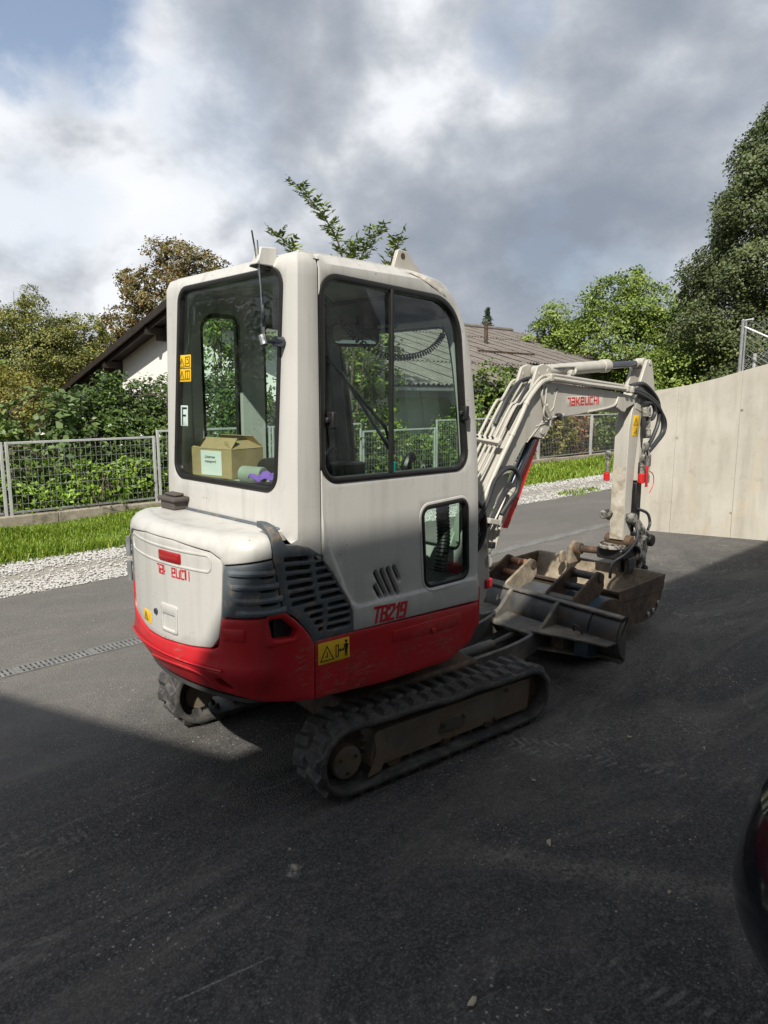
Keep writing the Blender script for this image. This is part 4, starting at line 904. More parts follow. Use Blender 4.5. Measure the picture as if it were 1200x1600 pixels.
for (x0, z0), (x1, z1) in zip(RIDGE[1:], RIDGE[2:]):
    n_ = max(2, int(math.hypot(x1-x0, z1-z0)/.02))
    dx, dz = x1-x0, z1-z0; q = math.hypot(dx, dz); nx, nz = -dz/q, dx/q
    for k in range(n_):
        for o in (-.012, -.004, .004, .012): ex.append((x0+dx*k/n_+nx*o, z0+dz*k/n_+nz*o))
panel = plate('side_panel', side_out, side_map(), M['white'], CAB, holes=[offs(WIN, .004), offs(SWIN, .004)]+slits, th=.035, step=.05, bev=.006, back=True, extra=ex, ang=30)
plate('slit_backing', [(-.42, .87), (-.22, .87), (-.22, 1.04), (-.42, 1.04)], lambda x, z, d: (x, -.512-d, z), M['floor'], CAB, th=.002, step=.1, bev=.0005)
# pressed bead round the small window
bead = plate('window_bead', offs(SWIN, .018), side_map(base=.003), M['white'], CAB, holes=[SWIN], th=.01, step=.05, bev=.003)
def rear_f(s, z, d): return cab_map()(s, z, d)
sA = SR(-.7065)
RWIN = roundpoly([(-.452, 1.405, .075), (-.372, 2.298, .07), (.452, 2.298, .075), (.405, 1.405, .075)], 8)
RWIN = roundpoly([(-.455, 1.405, .075), (-.372, 2.297, .07), (.455, 2.297, .075), (.392, 1.405, .075)], 8)
RWIN = roundpoly([(-.425, 1.408, .075), (-.372, 2.297, .07), (.455, 2.297, .075), (.425, 1.408, .075)], 8)
rear_out = [(-sA+.02, 1.10), (-(.60), 1.15), (-.54, 1.205), (-.46, 1.25), (.455, 1.25), (.52, 1.205), (.575, 1.17), (sA, 1.112), (sA, 2.394), (-sA+.02, 2.394)]
plate('rear_panel', rear_out, cab_map(), M['white'], CAB, holes=[offs(RWIN, .004)], th=.03, step=.045, bev=.005, back=True)
LWIN = roundpoly([(-.645, 1.30, .08), (-.645, 2.215, .09), (-.405, 2.215, .05), (-.405, 1.20, .06)], 7)
LWIN2 = roundpoly([(-.265, .95, .06), (-.265, 2.19, .05), (.13, 2.15, .14), (.275, .95, .06)], 7)
def neg(poly): return poly
leftO = [(-.7005, 2.394)]+FRONT+[(-.60, .735), (-.7, 1.1)]
plate('left_panel', leftO, sideL_map(), M['white'], CAB, holes=[LWIN, LWIN2], th=.035, step=.07, bev=.005, back=True)
# seam strip behind the joint of rear post and side panel
sb = MB(); sb.box((-.72, -.53, 1.1), (-.69, -.50, 2.33)); sb.build('seam_gasket', M['seal'], CAB)
# roof and front frame: swept along the front outline
prof = [(-.76, 2.36), (-.40, 2.362), (-.26, 2.360), (-.105, 2.347), (.025, 2.320)]+FRONT[3:]
PR = np.array(prof); PL = np.concatenate([[0], np.cumsum(np.hypot(*np.diff(PR, axis=0).T))])
def front_map(base=0.):
    def f(y, v, d):
        x = np.interp(v, PL, PR[:, 0]); z = np.interp(v, PL, PR[:, 1])
        x1, x0 = np.interp(v+.02, PL, PR[:, 0]), np.interp(v-.02, PL, PR[:, 0]); z1, z0 = np.interp(v+.02, PL, PR[:, 1]), np.interp(v-.02, PL, PR[:, 1])
        k = math.hypot(x1-x0, z1-z0) or 1; nx, nz = -(z1-z0)/k, (x1-x0)/k
        return (x+nx*(d+base), y, z+nz*(d+base))
    return f
vz = lambda z: float(np.interp(-z, -PR[4:, 1], PL[4:]))
fo = [(-.50, 0), (-.50, PL[2]), (-.515, PL[3]), (-.530, PL[4]), (-.536, PL[6]), (-.536, PL[-1]), (.516, PL[-1]), (.516, PL[6]), (.510, PL[4]), (.495, PL[3]), (.48, PL[2]), (.48, 0)]
FW = roundpoly([(-.44, vz(2.15), .06), (.42, vz(2.15), .06), (.42, vz(.98), .06), (-.44, vz(.98), .06)], 6)
plate('roof', [(a, b) for a, b in reversed(fo)], front_map(), M['white'], CAB, holes=[FW], th=.025, step=.07, bev=.003, back=True)
plate('windshield', FW, front_map(-.012), M['glass'], CAB, th=.004, step=.1, bev=.0005)
plate('windshield_seal', offs(FW, .012), front_map(.004), M['seal'], CAB, holes=[offs(FW, -.018)], th=.02, step=.07, bev=.003)
# windows: seal ring with its pane
def window(name, poly, f, w=.030, proud=.006, holesin=0):
    s_ = plate(name, offs(poly, .007), lambda u, v, d: f(u, v, d+proud), M['seal'], CAB, holes=[offs(poly, -w)], th=.03, step=.04, bev=.006)
    plate('pane', offs(poly, -w*.6), lambda u, v, d: f(u, v, d-.010), M['glass'], s_, th=.004, step=.12, bev=.0005)
    return s_
w_side = window('side_window', WIN, side_map(press=False), .019)
w_small = window('lower_window', SWIN, side_map(press=False), .017)
w_rear = window('rear_window', RWIN, cab_map(), .017)
w_left = window('left_window', LWIN, sideL_map(), .022)
window('front_left_window', LWIN2, sideL_map(), .022)
b = MB(); b.box((-.309, -.552, 1.46), (-.294, -.530, 2.252)); b.build('slide_bar', M['black'], w_side, .002)
for x, z in ((.190, 1.715), (-.655, 1.70)):
    b = MB(); b.box((x-.012, -.575, z-.035), (x+.014, -.537, z+.035)); b.box((x-.03, -.56, z-.012), (x, -.54, z+.012)); b.build('latch', M['black'], w_side, .006)
# roof lifting lug, worn
lug = MB(); lug.xz(roundpoly([(-.215, 2.352), (-.180, 2.448, .016), (-.125, 2.444, .028), (-.075, 2.40, .05), (.01, 2.335)], 5), -.462, -.440)
lg = lug.build('lifting_eye', M['boom_white'], CAB, .004)
h_ = MB(); h_.cyl((-.152, -.464, 2.42), (-.152, -.438, 2.42), .013); h_.build('eye_hole', M['rusty'], lg)
sc_ = plate('scraped_paint', [(-.20, 2.352), (-.09, 2.335), (.03, 2.285), (.06, 2.25), (-.02, 2.285), (-.13, 2.325)], side_map(base=.0012, press=False), simple('scraped paint', (.42, .36, .29), .8, var=.5, vs=30, dirt=(.66, .65, .61), dirt_amt=1.0, dirt_s=22), CAB, th=.001, step=.03, bev=.0005)
# work lamp under its white hood, aerial and rear wiper
def lampY(L_): return [(-.80+(x+.80)*.75, -.365+(y+.28)*.42, 2.302+(z-2.31)*.78) for x, y, z in L_]
wl = MB(); wl.add(lampY([(-.905,-.23,2.345),(-.905,-.33,2.345),(-.925,-.33,2.315),(-.925,-.23,2.315),(-.79,-.215,2.31),(-.79,-.345,2.31),(-.785,-.215,2.41),(-.785,-.345,2.41),(-.885,-.235,2.405),(-.885,-.325,2.405)]),
                  [(0,3,2,1),(0,1,9,8),(8,9,7,6),(3,4,5,2),(4,6,7,5),(0,8,6,4,3),(1,2,5,7,9)])
wlo = wl.build('work_lamp', M['white'], CAB, .006)
b = MB(); b.add(lampY([(-.927,-.238,2.315),(-.927,-.322,2.315),(-.82,-.325,2.302),(-.82,-.235,2.302),(-.927,-.238,2.306),(-.927,-.322,2.306),(-.82,-.325,2.294),(-.82,-.235,2.294)]),[(0,1,2,3),(7,6,5,4),(0,4,5,1),(1,5,6,2),(2,6,7,3),(3,7,4,0)])
b.build('lamp_lens', M['black'], wlo, .002)
wp = MB(); wp.cyl((-.83, -.465, 2.008), (-.865, -.465, 2.008), .021, 14); wp.cyl((-.86, -.465, 2.008), (-.905, -.44, 2.008), .008, 8); wp.build('wiper_spindle', M['darkrod'], CAB)
ar = MB(); ar.cyl((-.905, -.452, 1.993), (-.905, -.435, 2.03), .015, 10); ar.tube(cat_([(-.900, -.440, 2.02), (-.893, -.428, 2.12), (-.880, -.403, 2.22), (-.872, -.338, 2.44)], 5), [.009]*4+[.006]*4+[.0035]*8, 6); ar.tube([(-.889, -.42, 2.14), (-.868, -.368, 2.40)], .003, 6)
ar.build('wiper_arm', M['chrome'], CAB)
# cab inside
b = MB(); b.box((-.74, -.50, .80), (.30, .49, .86)); b.build('cab_floor', M['floor'], CAB)
b = MB(); b.box((-.80, -.50, 1.35), (-.55, .49, 1.40)); b.box((-.565, -.5, .86), (-.55, .49, 1.38)); b.build('rear_shelf', M['interior'], CAB, .01)
b = MB(); b.add([(-.76,-.47,2.315),(.02,-.49,2.30),(.02,.47,2.30),(-.76,.45,2.315),(-.76,-.47,2.333),(.02,-.49,2.318),(.02,.47,2.318),(-.76,.45,2.333)],[(0,1,2,3),(7,6,5,4),(0,4,5,1),(1,5,6,2),(2,6,7,3),(3,7,4,0)]); b.build('headlining', M['interior'], CAB, .01)
b = MB(); b.xz([(.02, 2.30), (.10, 2.25), (.155, 2.17), (.12, 2.16), (.06, 2.22), (-.02, 2.27)], -.47, .45); b.build('sun_visor', M['black'], CAB, .01)
b = MB(); b.tube(cat_([(.03, .02, 2.22), (.045, .02, 2.14), (.05, -.05, 2.13), (.045, -.22, 2.14), (.03, -.23, 2.22)], 5), .010, 8); b.build('grab_handle', M['black'], CAB)
# seat
b = MB(); b.xy(roundpoly([(-.50, -.25, .08), (-.02, -.25, .10), (-.02, .22, .10), (-.50, .22, .08)], 5), 1.13, 1.25); b.build('seat_cushion', M['black'], CAB, .035, seg=3)
b = MB(); 
def sb_(u, v, w): return (-.47-(v-1.2)*.16-w, u, v)
b.prism(roundpoly([(-.21, 1.20, .05), (.19, 1.20, .05), (.15, 1.50, .09), (-.17, 1.50, .09)], 6), sb_, -.06, .06); b.build('seat_back', M['black'], CAB, .03, seg=3)
b = MB(); b.box((-.45, -.20, .86), (-.1, .18, 1.13)); b.build('seat_base', M['floor'], CAB, .02)
# consoles, levers, wiper arm, hoses, mirror, coiled lead
b = MB(); b.xz(roundpoly([(-.55, 1.20, .03), (-.12, 1.24, .05), (-.10, 1.33, .05), (-.30, 1.42, .05), (-.55, 1.44, .05)], 4), .27, .45); b.build('left_console', M['black'], CAB, .02)
b = MB(); b.xz(roundpoly([(-.45, 1.18, .03), (-.05, 1.24, .05), (-.02, 1.33, .05), (-.20, 1.40, .05), (-.45, 1.40, .05)], 4), -.45, -.31); b.build('right_console', M['black'], CAB, .02)
for y in (-.28, .34):
    b = MB(); b.tube(cat_([(.07, y, 1.18), (.08, y, 1.30), (.07, y, 1.38)], 5), .009, 8); b.tube(cat_([(.07, y, 1.36), (.055, y, 1.42), (.08, y, 1.475), (.11, y, 1.49)], 5), [.020]*6+[.027]*10, 10); b.build('joystick', M['black'], CAB)
b = MB(); b.tube([(-.02, -.26, 1.22), (-.015, -.26, 1.40)], .006, 6); b.build('dozer_lever', M['black'], CAB)
b = MB(); b.tube([(-.016, -.26, 1.375), (-.013, -.26, 1.47)], .019, 10); b.build('lever_cap', M['teal'], CAB, .004)
b = MB(); b.tube([(-.42, .18, 1.42), (-.40, .17, 1.60)], .014, 8); b.build('red_lever', M['red_bright'], CAB, .004)
b = MB(); b.tube([(.10, .40, 2.02), (.285, .10, 1.62), (.295, .06, 1.50)], .010, 6); b.beam((.15, .32, 1.93), (.29, .07, 1.50), .03, .014); b.build('front_wiper', M['black'], CAB)
b = MB(); b.beam((.27, .42, 1.05), (.13, .42, 2.2), .07, .10); b.box((.10, .24, .9), (.26, .40, 1.42)); b.build('left_pillar_lining', M['black'], CAB, .012)
mr = thing('interior_mirror', None, None); mr.parent = CAB
mo = Vector((.0, .03, 2.115)); md = Vector((-.45, -.85, .22)).normalized(); mu = Vector((0, 0, 1)); mrt = md.cross(mu).normalized(); mu = mrt.cross(md)
mp = roundpoly([(-.12, -.05, .025), (.12, -.05, .025), (.12, .05, .025), (-.12, .05, .025)], 5)
plate('mirror_shell', offs(mp, .008), pmap(mo-md*.002, mrt, mu, md), M['black'], mr, th=.03, step=.1, bev=.004, back=True)
plate('mirror_glass', mp, pmap(mo, mrt, mu, md), M['mirror'], mr, th=.002, step=.1, bev=.0005)
b = MB(); b.tube([mo-md*.02, (.06, .08, 2.18), (.08, .10, 2.25)], .008, 6); b.build('mirror_stalk', M['black'], mr)
# coiled lead sagging below the roof
pts = cat_([(-.60, -.43, 2.235), (-.50, -.40, 2.15), (-.36, -.36, 2.06), (-.15, -.34, 1.985), (.0, -.36, 1.985), (.10, -.40, 2.02), (.145, -.44, 2.085), (.13, -.46, 2.13)], 30)
co = []; acc = 0
for i in range(40, len(pts)-24):
    p = pts[i]; d = (pts[i+1]-pts[i-1]).normalized(); a = d.cross(Vector((0, 1, 0))).normalized(); c = d.cross(a)
    for k in range(4):
        t = acc; acc += 2*math.pi/15; q = p+(pts[i+1]-p)*k/4; co.append(q+(a*math.cos(t)+c*math.sin(t))*.0125)
b = MB(); b.tube(co, .0036, 5); b.tube(pts[:41], .004, 5); b.tube(pts[-25:], .004, 5); b.tube([pts[14], pts[22]], .013, 8); b.build('coiled_lead', M['black'], CAB)
# corrugated heater duct and hose bundle seen through the lower window
dp = cat_([(.17, -.44, 1.33), (.18, -.43, 1.20), (.19, -.43, 1.05), (.16, -.43, .90)], 24)
b = MB(); b.tube(dp, [.034+.003*math.sin(i*math.pi/1.5) for i in range(len(dp))], 14); b.build('heater_duct', M['black'], CAB)
hb = thing('hose_bundle', None, None); hb.parent = CAB
for k in range(6):
    b = MB(); b.tube(cat_([(.20, -.10+k*.05, 1.30-.01*k), (.10-.02*k, -.16+.05*k, 1.24), (.02-.01*k, -.22+.05*k, 1.12), (.0, -.24+.05*k, .98), (.03, -.25+.05*k, .87)], 6), .013, 8); b.build('hose', M['hose'], hb)
b = MB(); b.xz(roundpoly([(-.02, .86), (.06, .86), (.09, .99, .02), (.03, 1.0, .02)], 3), -.34, -.24); b.build('foot_pedal', M['grey'], CAB, .01)
# stickers on the rear window (seen from behind)
def sticker(name, mat, f, w, h_, parent, marks, ink, lw):
    s_ = plate(name, roundpoly([(0, 0, .004), (w, 0, .004), (w, h_, .004), (0, h_, .004)], 3), f, mat, parent, th=.0008, step=.06, bev=.0002)
    if marks: strokes('pictogram', marks, f, lw, ink, s_, th=.0008)
    return s_
cm = cab_map()
rw = lambda y0, z0: (lambda a, c, d: cm(-(y0)+a, z0+c, d-.006))       # a runs to the machine's right
tri = lambda x, y, s: [(x, y), (x+s, y), (x+s*.5, y+s*.87), (x, y)]
sticker('warning_sticker', M['yellow'], rw(.390, 1.865), .115, .125, w_rear,
        [tri(.008, .070, .045), [(.03, .077), (.03, .095)], tri(.008, .010, .045), [(.03, .017), (.03, .035)], [(.065, .072), (.105, .072), (.105, .115), (.065, .115), (.065, .072)], [(.075, .085), (.095, .085), (.09, .105), (.078, .105)], [(.065, .012), (.105, .012), (.105, .05), (.065, .05), (.065, .012)], [(.085, .012), (.085, .05)], [(.0, .063), (.115, .063)]], M['ink'], .0035)
sticker('letter_sticker', simple('pale letter sticker', (.50, .62, .58), .5), rw(.375, 1.655), .068, .098, w_rear, [[(.018, .008), (.018, .085), (.055, .085)], [(.018, .05), (.046, .05)]], M['ink'], .009)
# ---- door lettering and side stickers
TXT = Matrix.Translation((0, 0, 0))
def side_text(name, s, x, z, size, mat, shear, bold, xs, y=-.5535, rot=0.):
    Mx = Matrix.Translation((x, y, z)) @ Matrix.Rotation(rot, 4, 'Y') @ Matrix(((1,0,0,0),(0,0,-1,0),(0,1,0,0),(0,0,0,1)))
    return text_obj(name, s, size, Mx, mat, CAB, shear, bold, xs)
DG = {'T': [[(0, 1), (.78, 1)], [(.39, 1), (.39, 0)]], 'B': [[(0, 0), (0, 1), (.58, 1), (.66, .78), (.55, .53), (0, .53)], [(.5, .53), (.70, .30), (.60, 0), (0, 0)]], '2': [[(0, .78), (.05, 1), (.62, 1), (.66, .68), (.02, .12), (0, 0), (.68, 0)]], '1': [[(.10, .78), (.34, 1), (.34, 0)]], '9': [[(.62, .48), (.05, .48), (0, .75), (.06, 1), (.62, 1), (.66, .6), (.60, 0), (.05, 0)]]}
xx = -.424
for ch, wd in (('T', .94), ('B', .88), ('2', .88), ('1', .66), ('9', .8)):
    x0_ = xx; strokes('letter', [[(a*.048, c*.066) for a, c in st] for st in DG[ch]], (lambda u, v, d, x0_=x0_: (x0_+u+.20*v, -.5518-d, .786+v-.070*(x0_+u+.424))), .0135, M['redink'], CAB); xx += .051*wd
LT = {'T': [[(0, 1), (.62, 1), (.62, 0)]], 'A': [[(0, 1), (.8, 1), (.8, 0), (0, 0), (0, .5), (.8, .5)]], 'K': [[(0, 0), (0, 1)], [(0, .48), (.30, .48), (.80, 1)], [(.30, .48), (.80, 0)]],
      'E': [[(.8, 0), (0, 0), (0, 1), (.8, 1), (.8, .5), (0, .5)]], 'U': [[(0, 1), (0, 0), (.8, 0), (.8, 1)]], 'C': [[(.8, 1), (0, 1), (0, 0), (.8, 0)]], 'H': [[(0, 0), (0, 1)], [(.8, 0), (.8, 1)], [(0, .5), (.8, .5)]], 'I': [[(0, 0), (0, 1)]],
      'k': [[(0, 0), (0, 1)], [(0, .4), (.25, .4)]], 'u': [[(0, 1), (0, 0), (.8, 0), (.8, .85)]], 'c': [[(.8, 1), (0, 1), (0, 0), (.7, 0)]], 'h': [[(.05, .95), (.05, .75)], [(.8, 0), (.8, 1)]], '_': []}
def logo(word, H_, adv, lw, f, mat, parent, name):
    P = []; x = 0
    for ch in word:
        if LT[ch]: strokes('letter', [[(x+a*H_*.92, b*H_) for a, b in st] for st in LT[ch]], f, lw, mat, parent)
        x += H_*(adv if ch not in 'TI' else adv*(.86 if ch == 'T' else .35))
    return None
# ---- engine hood, counterweight, covers
def red_prof(s, z): return (.012*sst(.66, .70, z)-.012*sst(.70, .735, z)-.058*(1-sst(.555, .69, z)))*(1-sst(.42, .76, abs(s)))
HW = house_map
redO = [(-.806, .522), (-.64, .556), (-.48, .572), (0, .580), (.32, .580), (.48, .572), (.64, .556), (.802, .522), (.8065, .765), (.782, .815), (.743, .862), (.70, .905), (.648, .930), (.42, .921), (.397, .912), (.383, .826), (.372, .795), (.340, .779), (.217, .766), (0, .753), (-.14, .752), (-.217, .762), (-.36, .785), (-.395, .826), (-.41, .92), (-.64, .93), (-.743, .862), (-.782, .815), (-.8065, .765)]
hole1 = roundpoly([(.588, .918, .012), (.645, .915, .02), (.716, .848, .015), (.708, .822, .02), (.603, .832, .02)], 4)
hole3 = roundpoly([(.338, .657, .015), (.378, .662, .012), (.424, .620, .012), (.410, .604, .012), (.352, .617, .015)], 4)
CW = plate('counterweight', redO, HW(.010, prof=red_prof), M['red'], EX, holes=[hole1, hole3], th=.05, step=.035, bev=.007)
for nm, o in (('hole_liner', [(.575, .81), (.73, .81), (.73, .935), (.575, .935)]), ('hole_liner', [(.32, .59), (.44, .59), (.44, .675), (.32, .675)])):
    plate(nm, o, HW(-.055, prof=red_prof), M['black'], CW, th=.002, step=.05, bev=.0005)
plate('recess_lip', roundpoly([(.572, .800, .02), (.735, .808, .02), (.728, .872, .03), (.66, .938, .02), (.575, .938, .02)], 4), HW(.013, prof=red_prof), M['red'], CW, holes=[offs(hole1, .006)], th=.008, step=.04, bev=.004)
plate('square_boss', roundpoly([(.401, .829, .008), (.499, .834, .008), (.499, .885, .008), (.401, .882, .008)], 3), HW(.014, prof=red_prof), M['red'], CW, th=.008, step=.04, bev=.004)
lipz = roundpoly([(-.02, .60), (.10, .665, .03), (.27, .668, .03), (.345, .60)], 4)
b = MB(); P_ = []
for s_ in np.linspace(-.40, .40, 33): P_.append(HW(.012, prof=red_prof)(s_, .707-.004*abs(s_), .002))
b.tube(P_, .0045, 6); b.build('pressed_ledge', M['red'], CW)
arch = [HW(.006, prof=red_prof)(s_, z_, .0) for s_, z_ in [tuple(q) for q in cat_([(-.13, .645, 0), (-.02, .66, 0), (.15, .672, 0), (.25, .665, 0), (.305, .628, 0), (.33, .588, 0)], 6) for q in [(q[0], q[1])]]]
b = MB(); b.tube(arch, .010, 8); b.build('pressed_arch', M['red'], CW)
# underside of the house
b = MB(); up = [(HP(s_)[0]-HP(s_)[2]*.055, HP(s_)[1]-HP(s_)[3]*.055) for s_ in np.linspace(-1.9, 1.9, 60)]
b.xy(up, .548, .565); b.build('belly_plate', M['floor'], EX)
b = MB(); b.xy([(HP(s_)[0]-HP(s_)[2]*.09, HP(s_)[1]-HP(s_)[3]*.09) for s_ in np.linspace(-1.25, 1.25, 60)], .57, 1.22); b.build('engine_block', M['black'], EX)
b = MB(); b.box((-.80, -.528, 1.06), (-.68, -.44, 1.27)); b.build('corner_gasket', M['black'], EX)
# white hood door with pressed fields
HD = plate('engine_hood', roundpoly([(-.40, .79, .03), (-.14, .757), (0, .757), (.217, .770), (.335, .784, .03), (.374, .83, .04), (.392, .93), (.408, 1.137), (.40, 1.158, .02), (.345, 1.185), (.12, 1.207), (-.12, 1.207), (-.345, 1.185), (-.412, 1.155, .02), (-.41, .93)], 4), HW(0.002), M['white'], EX, th=.03, step=.04, bev=.006)
fld = roundpoly([(-.345, 1.105, .02), (.343, 1.105, .02), (.343, 1.166, .02), (-.345, 1.166, .02)], 5)
plate('pressed_field', offs(fld, .009), HW(.0055), M['white'], HD, holes=[offs(fld, -.002)], th=.006, step=.04, bev=.0035)
tl = plate('tail_lamp', roundpoly([(.012, 1.112, .007), (.174, 1.112, .007), (.174, 1.156, .007), (.012, 1.156, .007)], 4), HW(.010), M['lens'], HD, th=.012, step=.03, bev=.006)
logo('TAk_Euch', .036, 1.08, .0052, lambda u, v, d: HW(.003)(-.012+u*.80, 1.052+v, d), M['redink'], HD, 'rear_lettering')
logo('hI', .036, 1.0, .0052, lambda u, v, d: HW(.003)(.182+u*.6, 1.054+v, d), M['redink'], HD, 'rear_lettering')
lo = roundpoly([(.004, .798, .012), (.130, .798, .012), (.137, .922, .012), (.006, .922, .012)], 4); li = roundpoly([(.024, .812, .006), (.116, .812, .006), (.120, .878, .006), (.024, .878, .006)], 3)
lt = plate('hood_latch', lo, HW(.008), M['white'], HD, holes=[li], th=.008, step=.04, bev=.004)
plate('latch_paddle', offs(li, -.003), HW(-.004), M['white'], lt, th=.004, step=.04, bev=.002)
plate('latch_slot', [(.034, .828), (.114, .828), (.114, .835), (.034, .835)], HW(-.0015), M['black'], lt, th=.002, step=.05, bev=.0005)
b = MB(); p = Vector(HW(.0)(-.045, .868, 0)); d = Vector(HW(0)(-.045, .868, .02))-p; b.cyl(p, p+d*.5, .013, 14); b.build('key_lock', M['darkrod'], HD)
sticker('warning_sticker', M['yellow'], lambda a, c, d: HW(.003)(-.205+a, .792+c, d), .095, .055, HD, [tri(.012, .008, .042), [(.033, .016), (.033, .03)]], M['ink'], .003)
# hood top: rolled shoulder and deck
covO = [(-.612, 1.165), (-.42, 1.142), (-.40, 1.166), (-.35, 1.190), (-.12, 1.213), (.12, 1.213), (.35, 1.190), (.40, 1.166), (.42, 1.142), (.609, 1.167), (.612, 1.30), (.50, 1.335), (-.50, 1.335), (-.612, 1.30)]
CV = plate('hood_shoulder', covO, HW(.010, 1.185, .072), M['white'], EX, th=.03, step=.03, bev=.006)
b = MB(); dk = [(HP(s_)[0]-HP(s_)[2]*.066, HP(s_)[1]-HP(s_)[3]*.066) for s_ in np.linspace(-.72, .72, 40)]
dk = [q for q in dk if q[0] < -.84]; dk = [(q[0], max(-.47, min(.47, q[1]))) if q[0] > -.90 else q for q in dk]; dk = dk+[(-.83, dk[-1][1]), (-.83, dk[0][1])]
b.xy(dk, 1.21, 1.2562); b.build('hood_deck', M['white'], EX, .004)
b = MB(); b.box((-.872, -.455, 1.225), (-.835, .49, 1.266)); b.build('deck_trim', M['grey'], EX, .008)
b = MB(); b.box((-.93, .30, 1.255), (-.845, .435, 1.30)); b.box((-.94, .285, 1.295), (-.84, .45, 1.318)); b.box((-.915, .31, 1.318), (-.865, .42, 1.335)); b.build('fuel_filler_cap', simple('weathered rubber cap', (.075, .065, .06), .85, dirt=(.2, .17, .14)), EX, .008)
b = MB()
for z0, z1 in ((.925, 1.02), (1.045, 1.14)):
    p0 = Vector(HW(.022)(-.425, z0, 0)); p1 = Vector(HW(.022)(-.425, z1, 0)); b.cyl(p0, p1, .012, 12)
b.build('hood_hinge', M['zinc'], EX)
# louvred corner covers, both sides
for sg in (1, -1):
    q = lambda L_: [(a*sg, c) for a, c in L_] if sg > 0 else [(a*sg, c) for a, c in reversed(L_)]
    lv = [stadium((.570, z), (.606+.006*k, z+.001), .0125) for k, z in enumerate((1.098, 1.043, .985))]
    cc = plate('corner_louvre', q([(.398, .925), (.648, .934), (.640, .99), (.611, 1.158), (.42, 1.136), (.412, 1.10)]), HW(.008), M['grey'], EX, holes=[q(l_) for l_ in lv], th=.03, step=.03, bev=.006)
    plate('louvre_backing', q([(.55, .95), (.63, .95), (.62, 1.13), (.55, 1.13)]), HW(-.03), M['black'], cc, th=.002, step=.05, bev=.0005)
    for k, z in enumerate((1.117, 1.062, 1.006, .957)):
        b = MB(); vs = []; n_ = 12
        for i in range(n_+1):
            s_ = .43+.012*k+(.19+.004*k)*i/n_; t = math.sin(math.pi*min(1, max(0, i/n_)))**.4
            f = HW(.008)
            vs += [f(s_*sg, z+.006, -.002), f(s_*sg, z-.006, .013*t), f(s_*sg, z-.016, .012*t), f(s_*sg, z-.022, -.002)]
        b.add(vs, [(i*4+a, i*4+a+1, i*4+a+5, i*4+a+4) for i in range(n_) for a in range(3)]); b.build('louvre_rib', M['grey'], cc)
# grey vented panel under the cab corner
gO = roundpoly([(.805, .758), (.827, .776), (1.028, .770), (1.030, .89, .02), (.99, .962), (.935, 1.046), (.85, 1.145), (.79, 1.185), (.735, 1.202, .02), (.672, 1.212, .02), (.655, 1.245, .03), (.64, 1.30, .03), (.60, 1.37), (.565, 1.37), (.596, 1.29, .02), (.6125, 1.245), (.6135, 1.20), (.619, 1.14), (.654, .943), (.712, .904), (.783, .820)], 4)
sl_ = [((.659, 1.151), (.789, 1.141)), ((.664, 1.112), (.795, 1.103)), ((.669, 1.073), (.801, 1.067)), ((.674, 1.034), (.806, 1.030)), ((.683, .996), (.813, .993)), ((.692, .960), (.822, .960)), ((.812, 1.136), (.856, 1.134)), ((.817, 1.104), (.883, 1.104)), ((.821, 1.069), (.911, 1.069)), ((.827, 1.035), (.935, 1.032)), ((.833, .999), (.958, .995)), ((.843, .961), (.974, .960)), ((.754, .922), (.857, .921)), ((.783, .888), (.857, .887)), ((.808, .855), (.857, .855)), ((.828, .822), (.857, .823)), ((.882, .919), (1.008, .917)), ((.882, .886), (1.011, .882)), ((.880, .852), (1.011, .849)), ((.874, .819), (1.010, .814))]
GP = plate('vent_panel', gO, HW(.006, 1.235, .07), M['grey'], EX, holes=[stadium((a[0]+.012, a[1]), (c[0]-.008, c[1]), (.0100), 4) for a, c in sl_], th=.025, step=.05, bev=.004)
plate('vent_backing', [(.62, .79), (1.03, .785), (1.03, .92), (.90, 1.15), (.70, 1.195), (.62, 1.18)], HW(-.024), M['black'], GP, th=.002, step=.08, bev=.0005)
# red side skirt with its sticker, right and left; front cheek
def sk_map(base): return lambda x, z, d: (x, -.545-base-d, z)
SKO = roundpoly([(-.757, .523), (-.345, .480), (.10, .462, .1), (.285, .522, .08), (.350, .640, .05), (.337, .724), (-.540, .770), (-.757, .779)], 5)
SK = plate('side_skirt', SKO, sk_map(.004), M['red'], EX, th=.05, step=.06, bev=.006)
plate('pressed_panel', roundpoly([(-.30, .655, .01), (.20, .635, .01), (.20, .70, .01), (-.30, .715, .01)], 3), sk_map(.006), M['red'], SK, th=.004, step=.06, bev=.002)
b = MB(); b.cyl((-.02, -.55, .655), (-.02, -.562, .655), .013, 12); b.build('skirt_bolt', M['red'], SK, .003)
sticker('warning_sticker', M['yellow'], lambda a, c, d: sk_map(.0055)(-.742+a, .667+c-.04*a, d), .175, .096, SK,
        [tri(.012, .014, .072), [(.04, .03), (.05, .03), (.05, .05)], [(.098, .02), (.098, .07), (.112, .07), (.112, .02), (.098, .02)], [(.118, .045), (.142, .045)], [(.123, .04), (.118, .045), (.123, .05)], [(.137, .04), (.142, .045), (.137, .05)]], M['ink'], .0042)
b = MB(); f_ = lambda u, v, w: (-.742+u, -.5505-.001, .667+v-.04*u)
b.prism([(.149, .012), (.153, .012), (.155, .042), (.158, .012), (.163, .012), (.163, .06), (.167, .04), (.168, .066), (.160, .070), (.150, .070), (.144, .066), (.145, .04), (.149, .06)], lambda u, v, w: (-.742+u, -.5510-w, .667+v-.04*u), 0, .0008)
b.prism(circ((.156, .080), .007), lambda u, v, w: (-.742+u, -.5510-w, .667+v-.04*u), 0, .0008); b.build('person_pictogram', M['ink'], SK)
b = MB(); b.xz([(-.757, .523), (.285, .5), (.337, .72), (-.757, .78)], .50, .545); b.build('left_skirt', M['red'], EX, .006)
